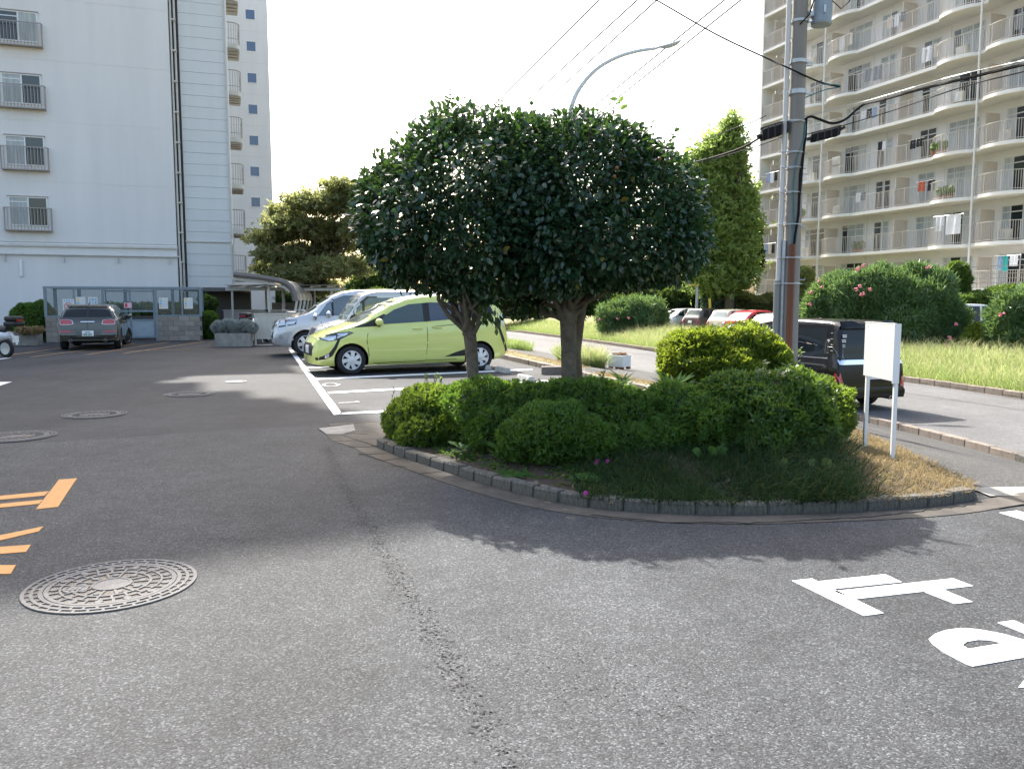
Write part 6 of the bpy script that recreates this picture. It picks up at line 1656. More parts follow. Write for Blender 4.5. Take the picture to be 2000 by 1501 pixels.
van = dict(L=4.73, W=1.795, r=.35, axles=(.88, 3.73), paint=P_van, rim=sil(6, .1, .3, .3), sm=2,
    top=[(0,.62),(.02,.80),(.10,.97),(.35,1.07),(.75,1.15),(.98,1.20),(1.25,1.42),(1.60,1.66),(1.90,1.80),(2.3,1.87),(3.2,1.89),(4.2,1.87),(4.5,1.80),(4.62,1.4),(4.70,.9),(4.73,.6)],
    belt=[(0,.6),(.4,.98),(1.0,1.08),(1.6,1.10),(4.3,1.16),(4.73,1.0)], bot=[(0,.36),(.3,.26),(4.2,.28),(4.73,.42)], wid=[(0,.80),(.08,.88),(.25,.95),(.5,.99),(.9,1.0),(4.2,1.0),(4.55,.96),(4.73,.9)], roofw=[(0,.9),(1.1,.86),(2.0,.82),(4.7,.8)],
    panels=[('windscreen', [(-.66,1.24),(.66,1.24),(.60,1.5),(.54,1.74),(-.54,1.74),(-.60,1.5)], 'F', .004, pbr('van_screen', (.05,.07,.06), .03, spec=.9)),
        ('side_window', [(1.22,1.13),(1.62,1.14),(1.62,1.56),(1.50,1.49)], 'L', .006, pbr('van_glass', (.12,.17,.21), .03, spec=.9), (1,-1)), ('side_window', [(1.68,1.14),(2.55,1.16),(2.55,1.72),(1.98,1.71),(1.68,1.60)], 'L', .006, pbr('van_glass2', (.08,.11,.13), .03, spec=.9), (1,-1)), ('pillar_trim', [(1.62,1.13),(1.68,1.13),(1.68,1.62),(1.62,1.58)], 'L', .004, M_dark, (1,-1)), ('side_window', [(2.65,1.16),(3.6,1.18),(3.6,1.72),(2.65,1.72)], 'L', .005, M_cglass, (1,-1)),
        ('headlight', [(.03,.84),(.10,.80),(.62,.90),(.66,1.02),(.30,1.03),(.12,.97)], 'L', .007, M_lamp_dk, (1,-1)), ('headlight_lens', [(.10,.85),(.34,.88),(.34,.97),(.16,.95)], 'L', .015, M_lamp, (1,-1)), ('headlight_lens', [(.37,.89),(.58,.92),(.6,1.0),(.37,.98)], 'L', .012, M_lamp, (1,-1)),
        ('grille', [(-.55,.82),(.55,.82),(.62,1.0),(-.62,1.0)], 'F', .007, M_chrome), ('grille', [(-.6,.5),(.6,.5),(.6,.66),(-.6,.66)], 'F', .007, M_dark), ('number_plate', [(-.165,.56),(.165,.56),(.165,.72),(-.165,.72)], 'F', .02, M_plate),
        ('bumper_guard', [(.01,.62),(.10,.64),(.50,.70),(.54,.46),(.30,.36),(.06,.40)], 'L', .010, pbr('bumper_silver', (.45,.47,.49), .35, metal=.3), (1,-1)), ('fog_lamp', [(.20+.06*math.cos(a), .55+.06*math.sin(a)) for a in np.linspace(0, 2*math.pi, 11)[:-1]], 'L', .016, M_lamp, (1,-1)),
        ('arch_flare', strip_poly([(.88+.45*math.cos(a), .35+.45*math.sin(a)) for a in np.linspace(math.pi*1.0, 0.0, 14)], .09), 'L', .014, P_van, (1,-1))],
    seams=[[(1.30,1.1),(1.34,.7),(1.40,.34),(2.55,.34)], [(2.6,1.14),(2.6,.34)]], mirrors=[(1.52, 1.20, (1,-1), M_chrome), (1.14, 1.13, (1,), M_chrome)], handles=[(2.4, .98, M_chrome)])
car('pale_silver_van', 'pale silver tall van with chrome mirrors at the far end of the row', van, Vector((-6.95, 24.0, 0)), R(19))

# --- olive hatchback seen from behind
P_ol = paintmat('paint_olive', (.062, .060, .047), .45, .3)
mini = dict(L=4.27, W=1.80, r=.325, axles=(.80, 3.47), paint=P_ol, rim=sil(9, .2, .16, .14, pbr('black_rim', (.03,.03,.03), .3)), steer=R(-22), sm=1,
    top=[(0,.55),(.05,.78),(.3,.92),(1.0,1.0),(1.2,1.04),(1.75,1.36),(2.0,1.42),(2.6,1.45),(3.4,1.43),(3.80,1.40),(3.98,1.28),(4.08,1.06),(4.15,.98),(4.20,.82),(4.22,.60),(4.27,.55),(4.27,.42)],
    belt=[(0,.5),(.3,.8),(1.2,.93),(4.0,1.0),(4.27,.9)], bot=[(0,.24),(.4,.18),(3.7,.2),(4.1,.26),(4.27,.30)], wid=[(0,.75),(.1,.85),(.4,.95),(.9,1.0),(3.7,1.0),(4.05,.985),(4.2,.95),(4.27,.90)], roofw=[(0,.9),(1.2,.86),(2.0,.78),(3.6,.74),(4.2,.72)],
    panels=[('rear_window', [(-.70,1.05),(.70,1.05),(.63,1.22),(.53,1.345),(-.53,1.345),(-.63,1.22)], 'B', .006, M_cglass), ('roof_spoiler', [(-.56,1.345),(.56,1.345),(.50,1.40),(-.50,1.40)], 'B', .035, P_ol),
        ('side_window', [(1.45,1.0),(2.35,1.02),(2.35,1.36),(1.98,1.35),(1.70,1.2)], 'L', .005, M_cglass, (1,-1)), ('side_window', [(2.42,1.02),(3.2,1.04),(3.2,1.36),(2.42,1.36)], 'L', .005, M_cglass, (1,-1)), ('side_window', [(3.26,1.05),(3.75,1.07),(3.66,1.33),(3.26,1.35)], 'L', .005, M_cglass, (1,-1)),
        ('lamp_surround', [(.40,.83),(.52,.81),(.76,.81),(.80,.88),(.76,.965),(.60,.975),(.44,.945)], 'B', .018, M_chrome, (1,-1)), ('tail_lamp', [(.412,.835),(.525,.817),(.755,.817),(.79,.88),(.752,.958),(.60,.968),(.45,.938)], 'B', .028, M_red, (1,-1)), ('lamp_bar', [(.50,.88),(.70,.88),(.70,.893),(.50,.893)], 'B', .034, M_redl, (1,-1)),
        ('reflector', [(.46,.565),(.80,.575),(.80,.625),(.46,.615)], 'B', .014, M_red, (1,-1)), ('bumper_line', [(-.82,.645),(.82,.645),(.82,.665),(-.82,.665)], 'B', .012, P_ol),
        ('plate_recess', [(-.34,.46),(.34,.46),(.38,.60),(-.38,.60)], 'B', .004, pbr('recess_olive', (.09,.085,.07), .4)), ('number_plate', [(-.165,.45),(.165,.45),(.165,.615),(-.165,.615)], 'B', .022, M_plate),
        ('diffuser', [(-.55,.24),(.55,.24),(.66,.36),(.50,.42),(-.50,.42),(-.66,.36)], 'B', .010, M_dark), ('door_split', [(-.006,.66),(.006,.66),(.006,1.06),(-.006,1.06)], 'B', .003, M_seam), ('rear_pillar', [(-.03,1.06),(.03,1.06),(.03,1.345),(-.03,1.345)], 'B', .009, M_dark),
        ('handle_bar', [(-.20,.885),(.20,.885),(.20,.908),(-.20,.908)], 'B', .03, M_chrome), ('vent', [(.70,.40),(.86,.42),(.86,.54),(.76,.50)], 'B', .008, M_dark, (1,-1)), ('plate_number', [(-.10,.475),(.12,.475),(.12,.48),(-.10,.48)], 'B', .021, M_plate)],
    seams=[[(1.3,.96),(1.3,.3)], [(2.38,1.0),(2.38,.3)], [(3.2,1.02),(3.25,.7)]], mirrors=[(1.55, 1.04, (1,-1), P_ol)], handles=[(2.2, .88, M_chrome)])
def mini_extra(t):
    for s in (-1, 1):
        q = MB(); q.lathe([(.045, 4.18), (.05, 4.305), (.04, 4.305), (.036, 4.2)], 16, (0, s*.50, .315), 'x'); q.build('exhaust', M_chrome, t, smooth=True)
    q = MB(); q.blob((3.6, 0, 1.455), .05, .02, .045, 8, 6); q.build('antenna_fin', M_dark, t, smooth=True)
    # plate numerals 23-24 in green, with the small top row
    seg = {'2': 'abged', '3': 'abgcd', '4': 'fgbc', '-': 'g'}
    q = MB(); w, h, s = .036, .07, .012; z0 = .468; x = 4.2955
    def S_(y, z, dy, dz): q.box(x, x+.004, y, y+dy, z, z+dz)
    y = -.115
    for ch in '23-24':
        if ch == '-': S_(y+.004, z0+h/2-s/2, .02, s); y += .036; continue
        for g_ in seg[ch]:
            if g_ == 'a': S_(y, z0+h-s, w, s)
            if g_ == 'd': S_(y, z0, w, s)
            if g_ == 'g': S_(y, z0+h/2-s/2, w, s)
            if g_ == 'b': S_(y+w-s, z0+h/2, s, h/2)
            if g_ == 'c': S_(y+w-s, z0, s, h/2)
            if g_ == 'e': S_(y, z0, s, h/2)
            if g_ == 'f': S_(y, z0+h/2, s, h/2)
        y += w + .014
    for i in range(4): S_(-.07+i*.035, z0+h+.024, .024, .028)
    S_(-.15, z0+.02, .02, .03)
    q.build('plate_lettering', M_pgreen, t)
mini['extra'] = [mini_extra]
# heading 20 degrees left of straight ahead; rear axle centre surveyed from its tyre contacts
thm = math.atan2(-math.cos(R(-20)), -math.sin(R(-20)))
rc = Vector((-13.75, 27.1, 0)); o = rc - Matrix.Rotation(thm, 3, 'Z') @ Vector((3.47, 0, 0))
car('olive_hatchback', 'olive grey estate hatchback seen from behind in front of the enclosure', mini, o, thm)

# --- black minivan on the road
P_bk = pbr('paint_black', (.004, .004, .005), .25, 0, .15, .45)
bvan = dict(L=4.70, W=1.73, r=.32, axles=(.85, 3.70), paint=P_bk, rim=sil(10, .1, .16, .14), sm=1,
    top=[(0,.60),(.02,.85),(.15,.98),(.6,1.06),(.85,1.12),(1.2,1.42),(1.55,1.68),(1.85,1.80),(2.3,1.86),(3.4,1.87),(4.2,1.85),(4.48,1.80),(4.52,1.70),(4.60,1.2),(4.64,1.0),(4.66,.75),(4.70,.55),(4.70,.35)],
    belt=[(0,.6),(.4,.95),(1.0,1.03),(4.3,1.06),(4.7,1.0)], bot=[(0,.3),(.3,.2),(4.2,.22),(4.7,.28)], wid=[(0,.82),(.1,.92),(.3,.98),(.8,1.0),(4.3,1.0),(4.55,.985),(4.7,.96)], roofw=[(0,.9),(1.2,.88),(2.0,.86),(4.7,.85)],
    panels=[('windscreen', [(-.64,1.16),(.64,1.16),(.58,1.5),(.54,1.72),(-.54,1.72),(-.58,1.5)], 'F', .004, M_cglass), ('side_window', [(1.25,1.08),(2.2,1.09),(2.2,1.68),(1.75,1.67),(1.45,1.5)], 'L', .005, M_cglass, (1,-1)),
        ('side_window', [(2.30,1.09),(3.20,1.10),(3.20,1.69),(2.30,1.69)], 'L', .005, pbr('tint_a', (.02,.03,.022), .03, spec=.8), (1,-1)), ('side_window', [(3.28,1.10),(4.22,1.11),(4.20,1.69),(3.28,1.69)], 'L', .005, M_cglass, (1,-1)), ('window_visor', [(2.28,1.69),(3.2,1.69),(3.2,1.73),(2.28,1.72)], 'L', .03, M_dark, (1,-1)),
        ('roof_rail', [(2.2,1.775),(4.35,1.765),(4.35,1.80),(2.2,1.81)], 'L', .004, pbr('roof_sheen', (.03,.03,.035), .1, coat=1), (1,-1)),
        ('rear_window', [(-.70,1.08),(.70,1.08),(.66,1.66),(-.66,1.66)], 'B', .005, M_cglass), ('rear_spoiler', [(-.70,1.69),(.70,1.69),(.66,1.79),(-.66,1.79)], 'B', .07, P_bk), ('chrome_bar', [(-.80,.97),(.80,.97),(.80,1.065),(-.80,1.065)], 'B', .02, M_chrome),
        ('tail_lamp', [(.70,.45),(.80,.44),(.845,.78),(.79,.80)], 'B', .012, M_red, (1,-1)), ('tail_lamp', [(4.52,.44),(4.66,.46),(4.60,.80),(4.55,.80)], 'L', .010, M_red, (1,-1)), ('tail_lamp', [(.70,1.09),(.83,1.09),(.79,1.66),(.69,1.66)], 'B', .010, pbr('lamp_smoke', (.10,.11,.13), .08, coat=1), (1,-1)),
        ('bumper', [(-.84,.30),(.84,.30),(.85,.50),(-.85,.50)], 'B', .03, P_bk), ('number_plate', [(-.085,.66),(.245,.66),(.245,.82),(-.085,.82)], 'B', .02, M_plate),
        ('pillar_light', [(4.30,1.60),(4.36,1.60),(4.36,1.615),(4.30,1.615)], 'L', .006, M_chrome, (1,)), ('pillar_light', [(4.31,1.48),(4.38,1.48),(4.38,1.495),(4.31,1.495)], 'L', .006, M_chrome, (1,)), ('pillar_light', [(4.33,1.36),(4.40,1.36),(4.40,1.375),(4.33,1.375)], 'L', .006, M_chrome, (1,)), ('pillar_light', [(4.35,1.24),(4.42,1.24),(4.42,1.255),(4.35,1.255)], 'L', .006, M_chrome, (1,)),
        ('belt_moulding', strip_poly([(1.2,1.055),(3.3,1.075),(4.3,1.085)], .022), 'L', .008, pbr('moulding', (.3,.3,.31), .2, metal=.6), (1,-1)), ('slide_rail', strip_poly([(3.25,.93),(4.25,.93)], .02), 'L', .006, M_dark, (1,-1)), ('slide_rail', strip_poly([(3.25,.945),(4.25,.945)], .008), 'L', .006, pbr('rail_sheen', (.2,.2,.2), .2), (1,-1))],
    seams=[[(1.3,1.05),(1.35,.4),(2.2,.3)], [(2.25,1.06),(2.25,.3),(3.1,.3)], [(3.24,1.06),(3.2,.7)], [(4.0,.52),(4.5,.52)]], mirrors=[(1.5, 1.10, (1,-1), P_bk)], handles=[(2.1, .96, M_chrome), (2.4, .96, M_chrome)])
def bvan_extra(t):
    q = MB(); q.lathe([(.035, 4.5), (.04, 4.74), (.03, 4.74), (.028, 4.5)], 14, (0, .45, .27), 'x'); q.build('exhaust', M_chrome, t, smooth=True)
    for j in range(3):
        q = MB()
        for i in range(2):
            for k in range(2): q.box(4.60-.03-j*.018, 4.60+.03-j*.018, -.70+i*.035+.0, -.70+i*.035+.02, 1.56-j*.1-k*.035, 1.58-j*.1-k*.035)
        q.build('window_sticker', M_white, t)['kind'] = 'stuff'
bvan['extra'] = [bvan_extra]; bvan['cat'] = 'van'
tha = math.atan2(-math.cos(R(-19)), -math.sin(R(-19)))
rcn = Vector((7.44, 17.0, ROAD_Z)); o = rcn - Matrix.Rotation(tha, 3, 'Z') @ Vector((4.7, 0, 0))
car('black_minivan', 'black minivan with chrome tailgate bar behind the white notice board', bvan, o, tha)

# --- cars in the far car park
def far_car(name, label, paint_, L, W, H, px, Y, az, gl, roofz, kind='wagon', glass=None, extra_panels=(), cat='car'):
    h = H; b = h*.62
    tail = {'wagon': [(L-.75,h-.02),(L-.42,h-.06),(L-.18,b+.1),(L-.06,b-.05),(L-.01,.6),(L,.45)], 'hatch': [(L-1.1,h-.03),(L-.75,h-.10),(L-.22,b+.12),(L-.05,b),(L-.01,.65),(L,.45)]}[kind]
    cfg = dict(L=L, W=W, r=.32, axles=(.85, L-.85), paint=paint_, rim=sil(6, 0, .2, .2), arch=True,
        top=[(0,.55),(.05,.8),(.5,b-.05),(1.0,b),(1.7,h-.12),(2.1,h-.02),(2.6,h)] + tail, belt=[(0,.5),(.4,b-.15),(1.2,b-.08),(L,b-.02)], bot=[(0,.25),(.4,.2),(L-.4,.22),(L,.32)],
        wid=[(0,.8),(.3,.95),(.8,1.0),(L-.6,1.0),(L-.2,.97),(L,.9)], roofw=[(0,.9),(1.2,.86),(L,.8)], gr=.14,
        panels=[('rear_window', [(-W*.36,b+.06),(W*.36,b+.06),(W*.31,h-.12),(-W*.31,h-.12)], 'B', .006, glass or M_cglass), ('side_window', [(1.6,b),(2.3,b),(2.3,h-.1),(2.0,h-.11)], 'L', .006, M_cglass, (1,-1)), ('side_window', [(2.4,b),(L-.95,b+.01),(L-1.0,h-.1),(2.4,h-.1)], 'L', .006, M_cglass, (1,-1)), ('side_window', [(L-.88,b+.02),(L-.42,b+.10),(L-.55,h-.12),(L-.90,h-.11)], 'L', .006, M_cglass, (1,-1)),
            ('windscreen', [(-W*.38,b+.05),(W*.38,b+.05),(W*.33,h-.12),(-W*.33,h-.12)], 'F', .006, M_cglass), ('number_plate', [(-.165,b-.28),(.165,b-.28),(.165,b-.12),(-.165,b-.12)], 'B', .02, M_plate)] + list(extra_panels), mirrors=[(1.5, b+.05, (1,-1), paint_)], cat=cat)
    p = ad(px, 600, Y); a = math.atan2(-math.cos(R(az)), -math.sin(R(az)))
    g_ = gl; o = Vector((p.x, Y, g_)) - Matrix.Rotation(a, 3, 'Z') @ Vector((L, 0, 0))
    return car(name, label, cfg, o, a, 'cars parked beyond the verge')
tl = lambda W, z0, z1, m: ('tail_lamp', [(W*.36,z0),(W*.46,z0),(W*.44,z1),(W*.37,z1)], 'B', .012, m, (1,-1))
gz = -.50
far_car('parked_hatchback', 'pale silver hatchback at the head of the far parked row', paintmat('paint_pale', (.52,.55,.60), .4), 4.3, 1.7, 1.50, 1302, 56, 66, gz+.12, 0, 'hatch', extra_panels=[tl(1.7, .85, 1.02, M_red)])
far_car('parked_minivan', 'dark brown minivan in the far parked row with a grey rear window', paintmat('paint_brown', (.06,.045,.04), .3), 4.0, 1.7, 1.66, 1347, 51, 62, gz+.0, 0, 'wagon', pbr('grey_glass', (.16,.18,.17), .05, spec=.9), [tl(1.7, .75, 1.05, M_red)])
far_car('parked_car', 'cream boxy hatchback in the far parked row with tall red lamp', paintmat('paint_cream', (.62,.57,.44), .0), 3.8, 1.66, 1.62, 1398, 46.5, 60, gz, 0, 'wagon', pbr('pale_glass', (.22,.26,.26), .05, spec=.9), [tl(1.66, .62, 1.04, M_red)])
far_car('parked_car', 'bright red hatchback with clear rear lamps in the far parked row', paintmat('paint_red', (.58,.015,.03), .0), 4.1, 1.70, 1.58, 1431, 43.5, 60, gz+.02, 0, 'hatch', pbr('pale_glass2', (.30,.32,.33), .05, spec=.9), [tl(1.7, .72, 1.0, M_lamp), ('tail_lamp', [(3.62,.74),(3.98,.80),(3.98,.92),(3.75,1.0),(3.60,.90)], 'L', .012, M_lamp, (1,-1))])
far_car('parked_wagon', 'silver estate car partly hidden by the utility pole', paintmat('paint_silverfar', (.55,.56,.57), .4), 4.4, 1.7, 1.52, 1478, 40, 58, gz-.02, 0, 'hatch', pbr('pale_glass3', (.26,.29,.29), .05, spec=.9), [tl(1.7, .82, .98, M_red)])
far_car('white_van', 'white van mostly hidden by the largest oleander, mirror showing', paintmat('paint_whitevan', (.72,.72,.72), .0), 4.5, 1.7, 1.95, 1800, 34.5, 82, gz, 0, 'wagon', cat='van')
# ------------------------------------------------------------------ pole, lamp, wires, board and small furniture
py_ = 14.5
pb = Vector((ad(1537, 800, py_).x, py_, path_z(4.87, 14.5)))
up_ = thing('utility_pole', 'grey concrete utility pole with brown and white cable pipes', 'utility pole', pb)
hz = lambda yy: ad(1540, yy, py_).z - pb.z
m = MB(); m.tube([(0, 0, -.3), (.0, 0, 3), (.0, 0, 9.5)], [.152, .137, .115], 20); m.build('pole', M_pole, up_, smooth=True)
m = MB(); m.tube([(-.06, -.165, -.1), (-.055, -.15, 1.5), (-.05, -.145, hz(478))], .055, 12); m.build('rust_pipe', M_rust, up_, smooth=True)
m = MB(); m.tube([(-.16, -.03, -.1), (-.155, -.03, hz(470))], .04, 10); m.build('steel_conduit', M_steel, up_, smooth=True)
m = MB(); m.tube([(-.245, -.02, -.1), (-.245, -.02, hz(548))], .058, 12); m.build('lower_conduit', pbr('conduit_grey', (.22, .23, .23), .5, metal=.3), up_, smooth=True)
m = MB(); m.tube([(-.235, -.02, hz(550)), (-.20, -.02, hz(240)), (-.19, -.02, 9)], .042, 12); m.build('white_conduit', pbr('conduit_white', (.50, .50, .49), .5), up_, smooth=True)
for y_, w_ in ((555, .03), (505, .035), (440, .02), (378, .02), (330, .02), (300, .02), (240, .02), (185, .075), (125, .06), (45, .04)):
    m = MB(); z = hz(y_)
    m.lathe([(.140, z), (.147, z), (.147, z+w_), (.140, z+w_)], 20, closed=True)
    if y_ > 230: m.tube([(-.30, -.05, z+.01), (-.26, -.085, z+.01), (-.06, -.21, z+.01), (.05, -.145, z+.01)], .009, 6); m.box(.13, .19, -.03, .03, z, z+.015)
    else: m.box(.13, .24, -.02, .02, z, z+w_*.6)
    m.build('band', M_steel, up_)
for i in range(11):
    z = 1.9 + i*.45; s = 1 if i % 2 else -1
    m = MB(); m.tube([(s*.12, .02, z), (s*.24, .02, z), (s*.245, .02, z+.03)], .009, 6); m.build('step_bolt', M_steel, up_)
M_cable = pbr('cable_black', (.012, .012, .013), .8, spec=.15); M_cable_g = pbr('cable_teal', (.03, .13, .13), .5)
m = MB(); z0, z1 = hz(478), hz(245); m.tube([(-.05, -.145, z0-.02), (-.04, -.15, z0+.4), (-.07, -.14, z0+1.0), (-.03, -.145, z0+1.4), (.11, -.10, z1-.2), (.13, -.06, z1+.02)], .014, 6); m.build('riser_cable', M_cable_g, up_, smooth=True)
m = MB(); m.tube([(-.03, -.15, z0-.02), (.04, -.145, z0+.5), (.05, -.14, z0+1.2), (.14, -.07, z1-.2), (.15, -.05, z1+.1)], .02, 6); m.tube([(-.01, -.15, z0), (.06, -.14, z0+.9), (.15, -.06, z1-.05)], .013, 6); m.build('riser_cable', M_cable, up_, smooth=True)
m = MB(); m.box(-.20, -.15, -.10, -.07, hz(505), hz(470)); m.build('tag_plate', M_steel, up_)
tz = hz(48)
m = MB(); m.lathe([(.0001, tz-.02), (.16, tz-.02), (.175, tz+.0), (.175, tz+.03), (.165, tz+.05), (.165, tz+.75), (.15, tz+.8), (.0001, tz+.82)], 28, (.36, 0, 0)); tr_ = m.build('transformer', pbr('transformer_grey', (.24, .28, .31), .5, metal=.2, var=.1), up_, smooth=True)
for b_ in ((.12, .22, -.07, .07, tz+.12, tz+.2), (.12, .22, -.07, .07, tz+.5, tz+.58), (.33, .37, -.19, -.165, tz+.14, tz+.26)):
    m = MB(); m.box(*b_); m.build('bracket', M_steel, tr_)
m = MB(); m.box(.2, 1.15, -.04, .04, tz+.44, tz+.51); m.build('cross_arm', M_steel, up_)
for x in (.75, .88):
    m = MB(); m.lathe([(.02, tz+.51), (.045, tz+.53), (.03, tz+.56), (.045, tz+.59), (.03, tz+.62), (.035, tz+.66), (.0001, tz+.68)], 12, (x, 0, 0)); m.build('insulator', pbr('porcelain', (.55, .55, .52), .25), up_, smooth=True)
m = MB(); m.tube([(.3, -.1, tz+.8), (.22, -.16, tz+.5), (.1, -.16, tz+.1), (-.05, -.16, tz-.05)], .012, 6); m.tube([(.5, -.1, tz+.35), (.65, -.1, tz+.22), (.8, -.05, tz+.35), (.9, 0, tz+.55)], .008, 6); m.tube([(.75, 0, tz+.65), (.6, -.1, tz+.75), (.45, -.05, tz+.8)], .008, 6); m.build('jumper_cable', M_cable, up_, smooth=True)

def cable(label, pts, r, mat, name='cable', cat='cable', group=None):
    m = MB(); m.tube(pts, r, 6); return tag(m.build(name, mat, None, smooth=True), label, cat, group)
def sag(a, b, s, n=14): return [a.lerp(b, i/n) - Vector((0, 0, s*4*(i/n)*(1-i/n))) for i in range(n+1)]
A = lambda x, y, Y=14.5: ad(x, y, Y)
def chain(pts, n=6):
    """Smooth curve through points (Catmull-Rom)."""
    P = [pts[0]] + list(pts) + [pts[-1]]; out = []
    for i in range(1, len(P)-2):
        for j in range(n):
            t = j/n; a, b, c, d = P[i-1], P[i], P[i+1], P[i+2]
            out.append(.5*((2*b) + (c-a)*t + (2*a-5*b+4*c-d)*t*t + (3*b-a-3*c+d)*t**3))
    return out + [P[-2]]
cable('thick black cable dipping from the pole then rising to the right', chain([A(1551, 244), A(1568, 236), A(1583, 228), A(1600, 233), A(1625, 241), A(1650, 234), A(1672, 215), A(1690, 203), A(1720, 196, 13.8), A(1800, 174, 12.5), A(1900, 150, 11.3), A(2000, 126, 10.4), A(2150, 90, 9.2)]), .022, M_cable)
cable('thin messenger wire strung just above the thick black cable', chain([A(1556, 232), A(1700, 195, 13.9), A(1850, 152, 12), A(2000, 118, 10.4), A(2150, 82, 9.2)]), .006, M_steel)
cable('thin black cable running right below the thick one, low across the balconies', chain([A(1551, 268), A(1640, 247), A(1750, 214, 13.6), A(1880, 170, 11.8), A(2000, 140, 10.5), A(2150, 100, 9.2)]), .009, M_cable)
cable('teal drop cable with a coil to the right of the pole', chain([A(1550, 201), A(1575, 190), A(1610, 176), A(1640, 170), A(1632, 166), A(1605, 165)]), .010, M_cable_g)
cable('dark twisted cable sloping from the top left down across the pole', chain([A(1240, -22, 17), A(1290, 5, 16.3), A(1400, 68, 15.4), A(1500, 115, 14.7), A(1540, 133, 14.3), A(1600, 160), A(1640, 170)]), .014, M_cable)
cable('black cable sagging left from the splice box towards the camellia', chain([A(1486, 268), A(1450, 288, 15.5), A(1400, 305, 17), A(1350, 318, 19), A(1300, 327, 22)]), .018, M_cable)
cable('thin black cable just below the sagging one, left of the pole', chain([A(1527, 268), A(1480, 285, 15), A(1420, 303, 16.5), A(1350, 323, 19), A(1300, 335, 22)]), .008, M_cable)
cable('upper thin pair of cables left of the pole above the ginkgo', chain([A(1496, 226), A(1465, 240, 15.3), A(1420, 256, 16.4), A(1330, 293, 19), A(1260, 318, 22)]), .009, M_cable)
def splice(label, a, b, r):
    a, b = Vector(a), Vector(b); c = (a+b)/2; d = (b-a)
    t = thing('splice_box', label, 'cable box', c, 0)
    q = MB(); L_ = d.length; M = Matrix((d.normalized(), d.normalized().cross(Vector((0,0,1))).normalized()*-1, Vector((0,0,1)))).transposed().to_4x4()
    q.box(-L_/2, L_/2, -r, r, -r, r*.9, M); q.build('case', M_cable, t, bevel=.03)
    q = MB(); q.box(-L_/2-.02, L_/2+.02, -r*.25, r*.25, r*.9, r*1.25, M); q.tube([M @ Vector((-L_/2-.08, 0, 0)), M @ Vector((-L_/2+.02, 0, 0))], .03, 8); q.tube([M @ Vector((L_/2-.02, 0, .02)), M @ Vector((L_/2+.08, 0, .05))], .03, 8)
    for k in range(4): q.box(-L_/2+.08+k*.12, -L_/2+.10+k*.12, -r*1.04, r*1.04, -r*1.03, r*.93, M)
    q.build('clamp', M_dark, t)
splice('ribbed black cable splice box right of the utility pole', A(1584, 270), A(1640, 256), .075)
splice('black cable splice box left of the white conduit', A(1487, 264), A(1526, 252), .10)

# power lines crossing the white sky
for lab, (x0, y0), (x1, y1) in (('leftmost thin power line rising over the camellia', (1170, 0), (955, 215)), ('second thin power line from the left over the camellia', (1245, 0), (1010, 215)), ('third thin power line from the left over the camellia', (1283, 0), (1075, 190)), ('power line passing just behind the street lamp head', (1415, 0), (1140, 225)), ('faint power line to the right of the street lamp', (1447, 0), (1168, 222))):
    dx, dy = x1-x0, y1-y0
    a = ad(x0-dx*1.2, y0-dy*1.2, 26); b = ad(x1+dx*.7, y1+dy*.7, 90)
    cable(lab, [a, a.lerp(b, .5), b], .036, pbr('wire_grey', (.05, .05, .05), .7), 'power_line', 'power line', 'power lines over the trees')

# street lamp with its long curved arm
ly_ = 24.0; lb0 = Vector((ad(1114, 600, ly_).x, ly_, path_z(1.65, 24)))
lp = thing('street_lamp', 'pale grey street lamp with a long curved arm above the trees', 'street lamp', lb0)
LA = lambda x, y: ad(x, y, ly_) - lb0
pts = chain([Vector((0, 0, 0)), LA(1113, 500), LA(1113, 300), LA(1113, 235), LA(1119, 200), LA(1135, 168), LA(1165, 135), LA(1205, 112), LA(1245, 100), LA(1279, 95)])
m = MB(); m.tube(pts, list(np.linspace(.085, .045, len(pts))), 14); m.build('pole', pbr('lamp_post_grey', (.55, .60, .64), .45, metal=.2), lp, smooth=True)
d = (LA(1329, 79) - LA(1279, 96)).normalized(); e0 = LA(1277, 96)
m = MB(); L_ = (LA(1330, 79) - LA(1277, 96)).length
m.tube([e0, e0+d*.22], .032, 10); m.lathe([(.045, -.02), (.05, .0), (.045, .02)], 10, tuple(e0+d*.05)); m.build('neck', M_steel, lp)
m = MB(); pr = [(.20, .05, .05), (.28, .085, .07), (.45, .105, .085), (.62, .10, .075), (.74, .07, .045), (L_, .02, .02)]
up2 = Vector((0, 0, 1)); sd = Vector((0, 1, 0)); nrm = d.cross(sd)*-1
V_ = []; F_ = []; s_ = []
for t_, w_, h_ in pr:
    for k in range(12):
        a = 2*math.pi*k/12; hh = h_*(1.0 if math.sin(a) > 0 else .45); bow = .035*math.sin(math.pi*(t_-.2)/.66); V_.append(tuple(e0 + d*t_ + sd*w_*math.cos(a)*1.1 + nrm*(hh*math.sin(a)+bow)))
for i in range(len(pr)-1):
    for k in range(12): F_ += [i*12+k, i*12+(k+1) % 12, (i+1)*12+(k+1) % 12, (i+1)*12+k]; s_.append(4)
for i in (0, len(pr)-1): F_ += [i*12+k for k in range(12)]; s_.append(12)
link('lamp_head', np_mesh('lamp_head', V_, F_, s_, [pbr('lamp_head_grey', (.45, .49, .54), .4, metal=.3)], smooth=True), lp)

